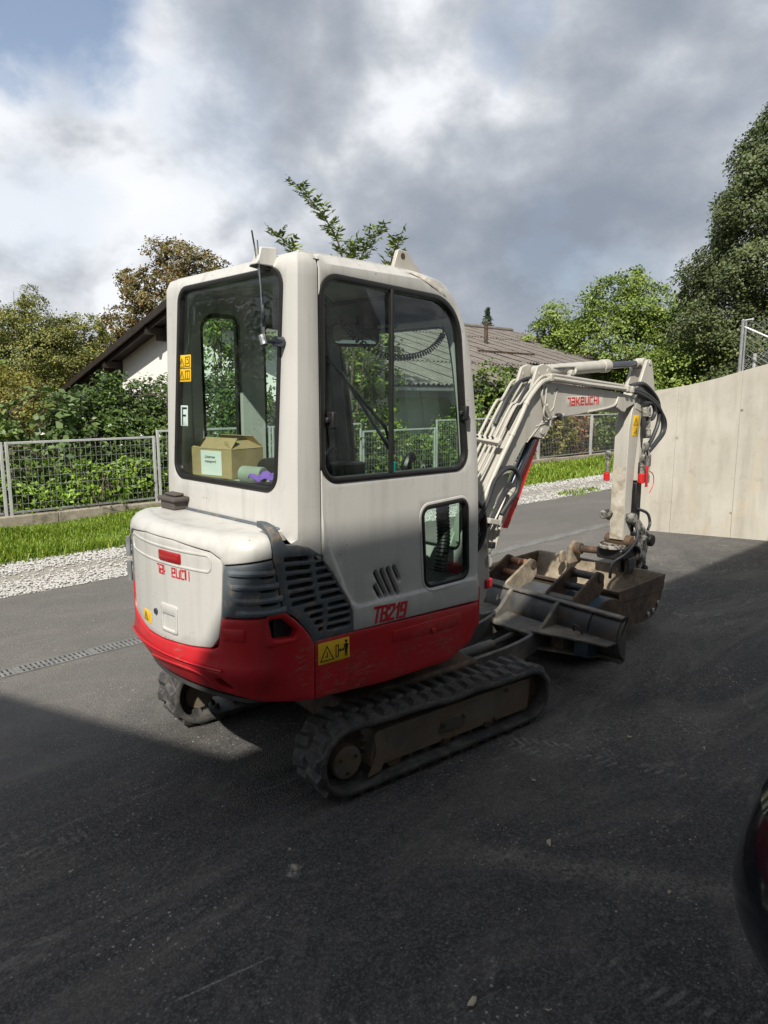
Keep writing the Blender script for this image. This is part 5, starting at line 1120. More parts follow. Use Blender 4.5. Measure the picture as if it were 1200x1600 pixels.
b = MB(); b.xy(roundpoly([(.20, -.50), (.52, -.30, .1), (.78, -.20, .05), (.78, .10, .05), (.52, .25, .1), (.20, .50)], 4), .52, .60); b.build('front_frame', M['red'], EX, .01)
b = MB(); b.xz(roundpoly([(.30, .55), (.42, .55, .05), (.42, .78, .03), (.345, .92, .02), (.30, .92)], 4), -.50, -.30); b.build('front_cheek', M['red'], EX, .012)
# ---- undercarriage (turned six degrees under the house)
UR = Matrix.Rotation(math.radians(-6), 4, 'Z')
TC1 = -.52
def track_path(inset, n=22):
    r1, r2 = .188-inset, .170-inset; c1 = Vector((TC1, .190)); c2 = Vector((.688, .171)); P = []
    for k in range(n+1):
        t = math.pi/2+math.pi*k/n; P.append((c1.x+r1*math.cos(t), c1.y+r1*math.sin(t)))
    for k in range(1, 12): P.append((c1.x+(c2.x-c1.x)*k/12, (c1.y-r1)+(c2.y-r2-c1.y+r1)*k/12))
    for k in range(n+1):
        t = -math.pi/2+math.pi*k/n; P.append((c2.x+r2*math.cos(t), c2.y+r2*math.sin(t)))
    for k in range(1, 24):
        t = k/24; P.append((c2.x+(c1.x-c2.x)*t, c2.y+r2+(c1.y+r1-c2.y-r2)*t-.010*math.sin(math.pi*t*3)**2*math.sin(math.pi*t)))
    return P
lugm = MB(); lugm.add([(-.038,-.052,-.004),(.038,-.052,-.004),(.038,.054,-.004),(-.038,.054,-.004),(-.017,-.043,.017),(.021,-.045,.019),(.014,.044,.021),(-.022,.044,.020)],
                     [(0,3,2,1),(4,5,6,7),(0,1,5,4),(1,2,6,5),(2,3,7,6),(3,0,4,7)]); LUGME = lugm.mesh('lug'); LUGME.materials.append(M['rubber'])
lugm2 = MB(); lugm2.add([(-.034,-.052,-.004),(.040,-.052,-.004),(.038,.054,-.004),(-.040,.054,-.004),(-.020,-.044,.016),(.014,-.042,.018),(.022,.044,.022),(-.014,.044,.018)],
                     [(0,3,2,1),(4,5,6,7),(0,1,5,4),(1,2,6,5),(2,3,7,6),(3,0,4,7)]); LUGME2 = lugm2.mesh('lug'); LUGME2.materials.append(M['rubber'])
def crawler(y0, y1, out, c1x, dx):
    global TC1
    TC1 = c1x; UM = UR @ Matrix.Translation((dx, 0, 0))
    root = thing('crawler_track', None, None); root.parent = EX
    b = MB(UM); A = track_path(.020); n = len(A); B = track_path(.050); vs = []; fs = []
    ys = [y0+.006, y0, y0, y0+.004, y1-.004, y1, y1, y1-.006]
    for (a, c), (e, g) in zip(A, B):
        m_ = ((a*.7+e*.3), (c*.7+g*.3)); m2 = ((a*.2+e*.8), (c*.2+g*.8))
        for y, (xx, zz) in zip(ys, ((a, c), m_, m2, (e, g), (e, g), m2, m_, (a, c))): vs.append((xx, y, zz))
    for i in range(n):
        for k in range(8): fs.append((i*8+k, i*8+(k+1) % 8, ((i+1) % n)*8+(k+1) % 8, ((i+1) % n)*8+k))
    b.add(vs, fs); b.build('belt', M['rubber'], root, ang=50)
    # lugs: two staggered rows all round
    P = np.array(track_path(.020)+[track_path(.020)[0]]); c = np.concatenate([[0], np.cumsum(np.hypot(*np.diff(P, axis=0).T))]); T = c[-1]; N_ = 38
    for k in range(N_*2):
        row = k % 2; q = ((k//2)+(.5 if row else 0))*T/N_
        x, z = np.interp(q, c, P[:, 0]), np.interp(q, c, P[:, 1]); x2, z2 = np.interp((q+.02) % T, c, P[:, 0]), np.interp((q+.02) % T, c, P[:, 1]); x1, z1 = np.interp((q-.02) % T, c, P[:, 0]), np.interp((q-.02) % T, c, P[:, 1])
        t = Vector((x2-x1, 0, z2-z1)).normalized(); nrm = Vector((-t.z, 0, t.x))*-1
        yc = y0+.062 if row else y1-.062
        R = Matrix((( t.x, 0, nrm.x, x), (0, 1, 0, yc), (t.z, 0, nrm.z, z), (0, 0, 0, 1)))
        if row: R = R @ Matrix.Diagonal((-1, -1, 1, 1))
        o = link('lug', LUGME if k % 3 else LUGME2, root); o.matrix_local = UM @ R @ Matrix.Rotation(.16*(1 if row else -1)+random.uniform(-.05, .05), 4, 'Z')
    ym = y0+.115*(1 if out > 0 else 1); yo = y0 if out < 0 else y1; s = out
    # inner guide teeth
    b = MB(UM)
    I = track_path(.050); 
    for i in range(0, len(I)):
        x, z = I[i]; cx = min(.688, max(TC1, x)); cz = .18; d = Vector((cx-x, 0, cz-z)); d = d.normalized() if d.length > 1e-6 else Vector((0, 0, 1)); t = Vector((-d.z, 0, d.x))
        for yy in (y0+.085, y0+.145):
            p = Vector((x, yy, z)); b.add([p-t*.014+Vector((0, -.012, 0)), p+t*.014+Vector((0, -.012, 0)), p+t*.014+Vector((0, .012, 0)), p-t*.014+Vector((0, .012, 0)), p+d*.025-t*.006+Vector((0,-.006,0)), p+d*.025+t*.006+Vector((0,-.006,0)), p+d*.025+t*.006+Vector((0,.006,0)), p+d*.025-t*.006+Vector((0,.006,0))], [(0,1,2,3),(7,6,5,4),(0,4,5,1),(1,5,6,2),(2,6,7,3),(3,7,4,0)])
    b.build('guide_teeth', M['rubber'], root)['kind'] = 'stuff'
    # sprocket and travel motor
    yf = yo-s*.055
    b = MB(UM); teeth = []
    for k in range(22):
        t = 2*math.pi*k/22
        for dt, r in ((-.09, .115), (-.05, .140), (.05, .140), (.09, .115)): teeth.append((TC1+r*math.cos(t+dt), .19+r*math.sin(t+dt)))
    b.xz(teeth, min(y0+.10, y0+.13), max(y0+.10, y0+.13)); b.build('sprocket', M['rusty'], root, .002)
    mt = MB(UM); mt.cyl((TC1+.01, yf-s*.09, .155), (TC1+.01, yf, .155), .085, 24, .078); mo_ = mt.build('travel_motor', M['under'], root, .008)
    b = MB(UM)
    for k in range(3):
        t = k*2*math.pi/3+.5; b.cyl((TC1+.01+.048*math.cos(t), yf, .155+.048*math.sin(t)), (TC1+.01+.048*math.cos(t), yf+s*.008, .155+.048*math.sin(t)), .008, 6)
    b.build('motor_bolts', M['rusty'], mo_)
    # track frame with cover patch, bolts and guide flap
    fr_ = MB(UM); fr_.xz(roundpoly([(-.40, .088, .02), (.70, .078, .01), (.715, .255, .01), (-.36, .262, .02)], 3), yo-s*.045, yo-s*.16); tf = fr_.build('track_frame', M['under'], root, .006)
    b = MB(UM); b.xz([(.03, .135), (.20, .13), (.215, .19), (.10, .205), (.045, .185)], yo-s*.045, yo-s*.036); b.build('cover_patch', M['steel'], tf, .003)
    for x, z in ((.055, .17), (.19, .185), (.06, .092), (.36, .088), (.43, .10), (.52, .235)):
        b = MB(UM); b.cyl((x, yo-s*.045, z), (x, yo-s*.034, z), .011, 6); b.build('frame_bolt', M['rusty'], tf)
    b = MB(UM); b.xz(roundpoly([(-.42, .06), (-.345, .07), (-.30, .15, .03), (-.335, .275, .02), (-.385, .265, .02), (-.37, .16, .03)], 4), yo-s*.03, yo-s*.04); b.build('guide_flap', M['under'], root, .003)
    for x in (-.25, .08, .40):
        b = MB(UM); b.cyl((x, y0+.05, .098), (x, y1-.05, .098), .048, 18); b.build('track_roller', M['rusty'], root, .005)
    b = MB(UM); b.cyl((.688, y0+.07, .171), (.688, y1-.07, .171), .112, 26); b.build('idler_wheel', M['rusty'], root, .008)
    return root
crawler(-.655, -.425, -1, -.525, 0); crawler(.44, .67, 1, -.62, -.12)
b = MB(UR); b.box((-.42, -.42, .19), (.50, .42, .36)); b.box((-.30, -.30, .36), (.34, .30, .43)); b.build('chassis', M['rusty'], EX, .02)
b = MB(); b.cyl((0, 0, .42), (0, 0, .56), .30, 40); b.build('slew_ring', M['rusty'], EX, .008)
# ---- dozer blade
DB = thing('dozer_blade', None, None); DB.parent = EX
def shell(mb, prof_, th, y0, y1, cap=True):                           # a curved plate (profile in x, z) between y0 and y1
    P = [Vector((p[0], p[1])) for p in prof_]; n = len(P); Q = []
    for i in range(n):
        d = (P[min(i+1, n-1)]-P[max(i-1, 0)]).normalized(); Q.append(P[i]+Vector((-d.y, d.x))*th)
    poly = [tuple(p) for p in P]+[tuple(q) for q in reversed(Q)]
    vs = []; fs = []
    m = len(poly)
    for y in (y0, y1): vs += [(a, y, c) for a, c in poly]
    for i in range(m): fs.append((i, (i+1) % m, (i+1) % m+m, i+m))
    for k in (0, m):
        for i in range(n-1): fs.append((k+i, k+i+1, k+m-2-i, k+m-1-i))
    return mb.add(vs, fs)
bp = [(q[0], q[1]) for q in cat_([(1.462, .465, 0), (1.405, .42, 0), (1.385, .34, 0), (1.40, .26, 0), (1.455, .20, 0)], 6)]
b = MB(UR); shell(b, [(x+.02, z) for x, z in bp], -.014, -.695, .655); b.build('moldboard', M['steel'], DB, .003)
b = MB(UR); b.box((1.425, -.70, .462), (1.485, .66, .478)); b.build('top_rail', M['blade'], DB, .004)
b = MB(UR); b.box((1.43, -.70, .185), (1.475, .66, .215)); b.build('cutting_edge', M['blade'], DB, .004)
for sg in (1, -1):
    f = lambda L_: [(x, y if sg > 0 else -.04-y) for x, y in L_]
    b = MB(UR); L1 = [(1.42, -.70), (1.30, -.69), (1.26, -.52), (1.20, -.36), (1.16, -.235), (1.42, -.235)]; b.xy(f(L1), .318, .332); b.build('blade_rib', M['blade'], DB, .003)
    b = MB(UR); L1 = [(1.45, -.60), (1.33, -.56), (1.26, -.40), (1.18, -.235), (1.45, -.235)]; b.xy(f(L1), .206, .219); b.build('blade_rib', M['blade'], DB, .003)
    for y in (-.34, -.52):
        yy = y if sg > 0 else -.04-y; b = MB(UR); b.box((1.28, yy-.05, .222), (1.40, yy+.05, .316)); b.build('blade_bracket', M['bluegrey'] if y < -.4 else M['blade'], DB, .005)
    ye = -.70 if sg > 0 else .66
    b = MB(UR); b.xz([(x+.012, z) for x, z in bp]+[(1.33, .325), (1.47, .48)][1:], ye-.012, ye+.004); b.build('end_plate', M['blade'], DB, .003)
    # curved push arm
    top = [(1.415, .478), (1.375, .452), (1.33, .40), (1.24, .335), (1.03, .285), (.68, .268), (.34, .262)]; bot = [(.34, .10), (.68, .12), (1.0, .15), (1.2, .19), (1.40, .21)]
    arm = [(q[0], q[1]) for q in cat_([(x, z, 0) for x, z in top], 5)]+bot
    y = -.235 if sg > 0 else .165
    b = MB(UR); b.xz(arm, y-.014, y+.014); b.build('push_arm', M['blade'], DB, .004)
b = MB(UR); b.add([(1.36, -.22, .33), (1.20, -.22, .29), (1.20, .15, .29), (1.36, .15, .33), (1.36, -.22, .315), (1.20, -.22, .275), (1.20, .15, .275), (1.36, .15, .315)], [(0,1,2,3),(7,6,5,4),(0,4,5,1),(1,5,6,2),(2,6,7,3),(3,7,4,0)]); b.build('cross_plate', M['blade'], DB, .003)
b = MB(UR); b.cyl((.55, -.03, .20), (1.02, -.03, .215), .034, 16); b.cyl((1.0, -.03, .214), (1.34, -.03, .26), .018, 12); b.build('blade_ram', M['blade'], DB, .004)
lp = MB(UR); lp.tube(cat_([(1.37, -.40, .335), (1.35, -.41, .375), (1.33, -.455, .385), (1.34, -.49, .34)], 5), .007, 6); lp.build('tie_loop', M['rusty'], DB)
lp = MB(UR); lp.tube(cat_([(1.455, -.49, .47), (1.405, -.49, .42), (1.39, -.488, .35)], 5), .005, 6); lp.build('hanging_strap', M['black'], DB)
# ---- boom, arm and hydraulics (turned one degree)
BR = Matrix.Rotation(math.radians(-1), 4, 'Z')
b = MB(BR); b.xz(roundpoly([(.60, .50), (.92, .50, .06), (.985, .62, .08), (.96, .86, .05), (.90, 1.02, .05), (.80, .98, .05), (.70, .78), (.60, .72)], 5), -.115, -.075)
b.xz(roundpoly([(.60, .50), (.92, .50, .06), (.985, .62, .08), (.96, .86, .05), (.90, 1.02, .05), (.80, .98, .05), (.70, .78), (.60, .72)], 5), .02, .06)
b.cyl((.72, -.03, .47), (.72, -.03, .80), .085, 20); b.box((.66, -.11, .55), (.93, .055, .66)); sw = b.build('swing_post', M['boom_white'], EX, .006)
b = MB(BR); b.box((.93, -.125, .60), (1.0, -.05, .66)); b.build('post_foot', M['red'], sw, .008)
BOOM = thing('boom', None, None); BOOM.parent = EX
bo = [(.80, .90), (.79, 1.0), (.845, 1.135), (.974, 1.304), (1.089, 1.456), (1.24, 1.65), (1.392, 1.835), (1.447, 1.872), (1.50, 1.888), (1.575, 1.897), (1.902, 1.866), (2.425, 1.828), (2.70, 1.795), (2.725, 1.76), (2.703, 1.727), (2.60, 1.712), (2.575, 1.690), (2.53, 1.690), (2.437, 1.714), (2.15, 1.690), (1.918, 1.665), (1.77, 1.655), (1.706, 1.645), (1.655, 1.628), (1.609, 1.600), (1.575, 1.565), (1.545, 1.530), (1.487, 1.517), (1.41, 1.532), (1.345, 1.515), (1.293, 1.468), (1.208, 1.368), (1.137, 1.25), (1.006, 1.105), (.90, .96), (.86, .90)]
b = MB(BR); b.xz(bo, -.110, .035); bm_ = b.build('boom_beam', M['boom_white'], BOOM, .006)
for y in (-.112, .037):                                               # weld seams and pressed web on both flanks
    s = -1 if y < 0 else 1
    b = MB(BR); b.tube([(1.33, y, 1.50), (1.62, y, 1.72), (1.66, y, 1.85)], .004, 6); b.tube([(1.43, y, 1.60), (1.60, y, 1.635), (1.76, y, 1.675)], .005, 6); b.build('weld_seam', M['boom_white'], bm_)
    b = MB(BR); b.cyl((1.50, y-.004*s, 1.565), (1.50, y+s*.007, 1.565), .022, 16); b.build('pivot_pin', M['boom_white'], bm_, .003)
b = MB(BR); b.tube(cat_([(2.05, -.112, 1.685), (2.30, -.114, 1.708), (2.42, -.115, 1.735), (2.455, -.115, 1.79)], 6), .009, 8); b.build('weld_seam', M['boom_white'], bm_)
b = MB(BR); b.xz(roundpoly([(2.44, 1.712), (2.47, 1.80, .02), (2.60, 1.792, .02), (2.715, 1.775, .02), (2.715, 1.735, .02), (2.59, 1.700, .01), (2.57, 1.672, .01), (2.52, 1.676, .01)], 4), -.118, .043); b.build('boom_tip', M['boom_white'], BOOM, .008)
for y0, y1 in ((-.112, -.090), (.012, .034)):
    b = MB(BR); b.xz(roundpoly([(1.36, 1.84), (1.425, 1.985, .03), (1.49, 2.005, .03), (1.575, 1.985, .03), (1.60, 1.89)], 4), y0, y1); e_ = b.build('cylinder_ear', M['boom_white'], BOOM, .005)
    b = MB(BR); b.cyl((1.545, y0-.006, 1.955), (1.545, y1+.006, 1.955), .020, 14); b.cyl((1.445, y0-.002, 1.94), (1.445, y1+.002, 1.94), .014, 10); b.build('ear_pin', M['boom_white'], e_, .002)
logo('TAKEUCHI', .047, 1.16, .0098, lambda u, v, d: tuple(BR @ Vector((1.792+u*1.06, -.1105-d, 1.735+v+.022*u))), M['redink'], BOOM, 'boom_lettering')
plate('lettering_decal', roundpoly([(1.775, 1.722, .01), (2.245, 1.730, .01), (2.245, 1.802, .01), (1.775, 1.794, .01)], 3), lambda u, v, d: tuple(BR @ Vector((u, -.1101-d, v))), simple('clear decal', (.60, .58, .52), .35), BOOM, th=.0004, step=.1, bev=.0001)
# steel pipes up the back of the boom and along its right flank
def pipe(name, pts, r, mat, parent=BOOM, n=5, seg=8):
    b = MB(BR); b.tube(cat_(pts, n), r, seg); return b.build(name, mat, parent)
def back_pipe(y, off, top=1.0, r=.0095, end=None):
    pts = [(.80, y, 1.16+off), (.93, y, 1.30+off), (1.06, y, 1.47+off), (1.22, y, 1.68+off*.9)]
    pts += end or [(1.31, y, 1.80+off*.8), (1.36, y+.01, 1.86+off*.6)]
    return pipe('boom_pipe', pts, r, M['boom_white'])
for y, of, e_ in ((.060, .085, [(1.275, .055, 1.775), (1.36, .045, 1.885), (1.395, .03, 1.90)]), (.020, .07, [(1.26, .02, 1.75), (1.35, .02, 1.85)]), (-.018, .06, [(1.27, -.02, 1.76), (1.37, -.03, 1.88)]), (-.055, .055, [(1.27, -.06, 1.76), (1.40, -.085, 1.90)]), (-.090, .05, [(1.28, -.095, 1.755), (1.42, -.128, 1.905), (1.50, -.13, 1.925)])): back_pipe(y, of, end=e_)
cl = MB(BR); cl.beam((1.035, -.13, 1.515), (1.035, .075, 1.535), .045, .03, (-.6, 0, .8)); clo = cl.build('pipe_clamp', M['boom_white'], BOOM, .004)
b = MB(BR)
for y in (-.10, -.06, -.02, .02): b.cyl((1.025, y+.02, 1.538), (1.012, y+.02, 1.550), .006, 8)
b.build('clamp_bolts', M['black'], clo)
big = [(.82, -.135, 1.05), (.90, -.135, 1.21), (1.01, -.135, 1.375), (1.20, -.135, 1.63), (1.29, -.135, 1.76), (1.36, -.138, 1.83), (1.44, -.138, 1.885), (1.53, -.138, 1.905)]
pipe('boom_pipe', big, .016, M['boom_white'], seg=10)
for p, q in (((1.275, 1.74), (1.29, 1.76)), ((1.14, 1.55), (1.155, 1.57)), ((1.43, 1.878), (1.45, 1.888))):
    b = MB(BR); b.tube([(p[0], -.135, p[1]), (q[0], -.135, q[1])], .019, 10); b.build('pipe_collar', M['boom_white'], BOOM)
pipe('flank_pipe', [(1.50, -.14, 1.905), (1.60, -.14, 1.905), (2.0, -.138, 1.877), (2.55, -.135, 1.845)], .016, M['boom_white'], n=4)
pipe('flank_pipe', [(1.53, -.125, 1.935), (1.62, -.125, 1.932), (2.0, -.125, 1.906), (2.58, -.12, 1.868)], .011, M['boom_white'], n=4)
pipe('flank_pipe', [(1.50, .05, 1.93), (1.62, .055, 1.93), (2.0, .055, 1.90), (2.58, .05, 1.865)], .014, M['boom_white'], n=4)
for x, z in ((1.53, 1.915), (2.535, 1.852), (2.60, 1.845)):
    b = MB(BR); b.beam((x-.018, -.132, z), (x+.018, -.132, z-.002), .055, .05); b.build('pipe_union', M['boom_white'], BOOM, .006)
b = MB(BR); b.box((2.00, -.130, 1.862), (2.12, -.112, 1.888)); b.build('pipe_bracket', M['boom_white'], BOOM, .008)
for k, P_ in enumerate(([(1.10, -.035, 1.62), (1.22, -.03, 1.78), (1.36, -.02, 1.885), (1.50, -.02, 1.915)], [(1.17, -.075, 1.60), (1.27, -.085, 1.75), (1.38, -.08, 1.87), (1.47, -.07, 1.92)], [(1.20, -.06, 1.62), (1.30, -.065, 1.77), (1.42, -.06, 1.89), (1.50, -.06, 1.93)])): pipe('boom_hose', P_, .015, M['hose'], seg=8)
# small piping and cock on the flank
pipe('drain_pipe', [(1.47, -.125, 1.87), (1.455, -.13, 1.80), (1.49, -.13, 1.73), (1.545, -.13, 1.66), (1.58, -.13, 1.655), (1.645, -.12, 1.658)], .008, M['boom_white'])
pipe('drain_pipe', [(1.51, -.125, 1.86), (1.50, -.13, 1.78), (1.475, -.135, 1.68), (1.53, -.13, 1.645), (1.565, -.13, 1.66), (1.57, -.125, 1.60)], .006, M['boom_white'])
b = MB(BR); b.tube([(1.505, -.132, 1.74), (1.56, -.132, 1.668)], .013, 8); b.build('drain_collar', M['boom_white'], BOOM)
b = MB(BR); b.cyl((1.66, -.10, 1.66), (1.66, -.145, 1.662), .022, 8); b.cyl((1.66, -.14, 1.68), (1.66, -.14, 1.635), .012, 8); b.build('stop_cock', M['black'], BOOM, .003)
b = MB(BR); b.cyl((1.672, -.15, 1.665), (1.70, -.15, 1.668), .013, 8); b.build('cock_nipple', M['zinc'], BOOM, .003)
# boom cylinder with red guard
yc = -.045
BC = thing('boom_cylinder', None, None); BC.parent = EX
b = MB(BR); b.cyl((.965, yc, .77), (1.262, yc, 1.205), .046, 20); b.cyl((1.237, yc, 1.17), (1.272, yc, 1.22), .052, 20); b.build('barrel', M['boom_white'], BC, .006)
b = MB(BR); b.cyl((1.267, yc, 1.21), (1.50, yc, 1.545), .031, 18); b.build('rod', M['darkrod'], BC)
b = MB(BR); b.cyl((1.50, yc-.04, 1.555), (1.50, yc+.04, 1.555), .045, 16); b.build('rod_eye', M['black'], BC)
gp = [(1.500, 1.520), (1.455, 1.505), (1.215, 1.115), (1.150, .965), (1.182, .962), (1.262, 1.09)]
gp = [(1.584, 1.508), (1.525, 1.498), (1.399, 1.308), (1.305, 1.081), (1.215, .941), (1.256, .936), (1.347, 1.076), (1.451, 1.261)]
b = MB(BR); b.xz(gp, -.033, -.027); b.xz([(1.584, 1.508), (1.451, 1.261), (1.347, 1.076), (1.256, .936), (1.262, .933), (1.353, 1.073), (1.457, 1.258), (1.59, 1.505)], -.033, .02); b.build('rod_guard', M['red_bright'], BC, .002)
b = MB(BR); b.box((1.03, yc-.06, .862), (1.07, yc+.02, .90)); b.cyl((.965, yc-.07, .77), (.965, yc+.07, .77), .045, 16); b.build('barrel_port', M['boom_white'], BC, .006)
b = MB(BR); b.tube([(1.03, yc-.062, .84), (1.085, yc-.066, 1.0)], .010, 8); b.cyl((1.062, yc-.066, .99), (1.08, yc-.07, 1.05), .014, 8); b.build('barrel_pipe', M['boom_white'], BC)
pipe('cylinder_hose', [(1.079, -.12, 1.06), (1.142, -.14, 1.144), (1.193, -.15, 1.197), (1.209, -.15, 1.277), (1.173, -.15, 1.329), (1.119, -.15, 1.353), (1.042, -.15, 1.342), (.956, -.15, 1.282), (.904, -.15, 1.184), (.84, -.15, 1.092), (.78, -.13, 1.02)], .0165, M['hose'], EX, 5, 10)
pipe('cylinder_hose', [(1.16, -.10, 1.205), (1.113, -.12, 1.193), (1.039, -.125, 1.119), (.966, -.12, 1.026), (.881, -.12, .964), (.80, -.11, .90)], .012, M['hose'], EX, 6, 10)
for k in range(3): pipe('base_hose', [(.80, -.12+.03*k, 1.18), (.86, -.14+.03*k, 1.12-.02*k), (.89, -.14+.03*k, 1.0), (.86, -.12+.03*k, .88-.02*k), (.78, -.08, .80)], .016, M['hose'], EX, 6, 8)
b = MB(BR); b.beam((.90, -.15, 1.045), (1.0, -.15, 1.02), .04, .035); b.build('hose_clip', M['boom_white'], EX, .005)
b = MB(BR); b.beam((.93, -.15, .885), (.97, -.15, .88), .03, .04); b.build('hose_clip', M['black'], EX, .004)
# arm cylinder on top of the boom
AC = thing('arm_cylinder', None, None); AC.parent = EX; ya = -.035
b = MB(BR); b.cyl((1.60, ya, 1.962), (2.405, ya, 2.018), .042, 22); b.cyl((2.33, ya, 2.013), (2.42, ya, 2.019), .049, 22); b.cyl((1.545, ya-.04, 1.957), (1.545, ya+.04, 1.957), .040, 16); b.cyl((1.56, ya, 1.958), (1.68, ya, 1.967), .036, 18); b.build('barrel', M['boom_white'], AC, .006)
b = MB(BR); b.cyl((2.41, ya, 2.018), (2.86, ya, 2.048), .025, 16); b.build('rod', M['darkrod'], AC)
b = MB(BR); b.cyl((2.925, ya-.035, 2.052), (2.925, ya+.035, 2.052), .042, 18); b.cyl((2.83, ya, 2.046), (2.90, ya, 2.05), .030, 14); b.build('rod_eye', M['boom_white'], AC, .004)
pipe('barrel_pipe', [(1.58, ya-.02, 1.905), (1.75, ya-.055, 1.925), (1.86, ya-.06, 1.94), (1.905, ya-.055, 1.97), (1.90, ya-.045, 2.0)], .010, M['boom_white'], AC)
b = MB(BR); b.cyl((1.845, ya-.075, 1.955), (1.845, ya-.035, 1.955), .020, 10); b.cyl((1.82, ya-.06, 1.945), (1.87, ya-.06, 1.95), .014, 10); b.build('pipe_union', M['boom_white'], AC, .003)
pipe('barrel_pipe', [(1.66, ya-.035, 1.985), (1.75, ya-.05, 1.992), (1.90, ya-.05, 1.998)], .008, M['boom_white'], AC)
# arm
ARM = thing('arm', None, None); ARM.parent = EX
ao = [(2.660, .665), (2.657, 1.07), (2.662, 1.55), (2.70, 1.70), (2.74, 1.76), (2.80, 1.86), (2.90, 1.84), (2.985, 1.76), (2.90, 1.70), (2.845, 1.62), (2.812, 1.46), (2.785, 1.25), (2.768, 1.05), (2.768, .88), (2.780, .665)]
b = MB(BR); b.xz(ao, -.108, .012); b.build('arm_beam', M['boom_white'], ARM, .006)
b = MB(BR); b.add([(2.6565, -.104, .67), (2.6565, .008, .67), (2.6535, .008, 1.07), (2.6535, -.104, 1.07), (2.6575, .008, 1.25), (2.6575, -.104, 1.25)], [(0, 1, 2, 3), (3, 2, 4, 5)]); b.build('clay_stained_face', M['clayarm'], ARM)
for y0, y1 in ((-.112, -.085), (-.012, .016)):
    b = MB(BR); b.xz(roundpoly([(2.735, 1.70), (2.79, 1.90), (2.885, 2.075, .04), (2.955, 2.085, .05), (3.0, 1.96), (3.04, 1.83, .05), (3.0, 1.73, .05), (2.86, 1.66)], 5), y0, y1); e_ = b.build('arm_ear', M['boom_white'], ARM, .005)
    b = MB(BR); b.cyl((2.925, y0-.007, 2.052), (2.925, y1+.007, 2.052), .019, 14); b.cyl((2.79, y0-.006, 1.765), (2.79, y1+.006, 1.765), .024, 14); b.build('ear_pin', M['boom_white'], e_, .003)
sticker('warning_sticker', M['yellow'], lambda a, c, d: tuple(BR @ Vector((2.708+a+.04*(c), -.1092-d, 1.485+c))), .098, .165, ARM, [tri(.016, .088, .062), [(.047, .100), (.047, .122)], [(.03, .03), (.06, .035), (.065, .06)], [(.055, .02), (.07, .02), (.07, .05)]], M['ink'], .0045)
# bucket cylinder in front of the arm with its dark guard
KC = thing('bucket_cylinder', None, None); KC.parent = EX; yk = -.05
b = MB(BR); b.cyl((2.93, yk, 1.66), (2.905, yk, 1.12), .040, 18); b.build('barrel', M['boom_white'], KC, .006)
b = MB(BR); b.cyl((2.905, yk, 1.12), (2.89, yk, .70), .022, 14); b.build('rod', M['darkrod'], KC)
b = MB(BR); b.box((2.84, yk-.055, .79), (2.925, yk+.04, 1.11)); b.build('rod_guard', M['black'], KC, .008)
# couplings, red dust caps and hoses on the right flank of the arm
for x, z, r in ((2.835, 1.69, .035), (2.87, 1.60, .02), (2.88, 1.52, .022), (2.865, 1.41, .022)):
    b = MB(BR); b.cyl((x, -.15, z+.02), (x+.01, -.15, z-.05), r, 10); b.build('hose_fitting', M['blotch'], ARM, .005)
for x in (2.85, 2.925):
    b = MB(BR); b.box((x-.025, -.16, 1.24), (x+.025, -.12, 1.34)); b.cyl((x, -.14, 1.34), (x+.005, -.14, 1.40), .016, 8); b.cyl((x, -.14, 1.24), (x, -.14, 1.17), .020, 10); b.build('quick_coupling', M['blotch'], ARM, .006)
b = MB(BR); b.cyl((2.82, -.15, 1.19), (2.82, -.15, 1.115), .026, 12); b.build('dust_cap', M['red_bright'], ARM, .004)
b = MB(BR); b.beam((2.875, -.165, 1.25), (2.88, -.165, 1.08), .03, .012, (0, 1, 0)); b.build('dust_cap', M['red_bright'], ARM, .004)
b = MB(BR); b.cyl((2.62, .035, 1.30), (2.62, .035, 1.20), .016, 10); b.cyl((2.62, .035, 1.37), (2.62, .035, 1.30), .021, 10); b.build('quick_coupling', M['blotch'], ARM, .005)
b = MB(BR); b.cyl((2.615, .035, 1.20), (2.615, .035, 1.135), .024, 12); b.build('dust_cap', M['red_bright'], ARM, .005)
b = MB(BR); b.cyl((2.925, -.14, 1.17), (2.925, -.14, 1.11), .024, 10); b.build('coupling_sleeve', simple('grey green sleeve', (.15, .18, .16), .5), ARM, .004)
pipe('cap_wire', [(2.93, -.14, 1.21), (3.03, -.14, 1.17), (3.05, -.14, 1.09), (2.99, -.14, 1.02)], .0035, M['red_bright'], ARM)
for k, (a, c) in enumerate(((0, 0), (.035, -.02))):
    P_ = [(2.60, -.13, 1.848+c*.5), (2.75, -.14, 1.83+c), (2.93, -.15, 1.77+c), (3.07+a*.6, -.15, 1.68+c), (3.13+a, -.15, 1.58), (3.12+a*.8, -.15, 1.50), (3.03+a*.4, -.15, 1.43), (2.92+a*.3, -.145, 1.36)]
    pipe('arm_hose', P_, .0165, M['hose'], ARM, 7, 10)
pipe('arm_hose', [(2.62, -.12, 1.872), (2.80, -.125, 1.89), (2.95, -.13, 1.83), (3.06, -.135, 1.74), (3.07, -.14, 1.60), (2.98, -.14, 1.46), (2.88, -.14, 1.38)], .016, M['hose'], ARM, 7, 10)
pipe('arm_hose', [(2.80, -.14, 1.74), (2.93, -.145, 1.74), (2.99, -.145, 1.68), (2.95, -.145, 1.62), (2.87, -.14, 1.62)], .017, M['hose'], ARM, 7, 10)
pipe('arm_hose', [(2.84, -.135, 1.70), (2.83, -.14, 1.58), (2.85, -.14, 1.47)], .016, M['hose'], ARM, 7, 8)
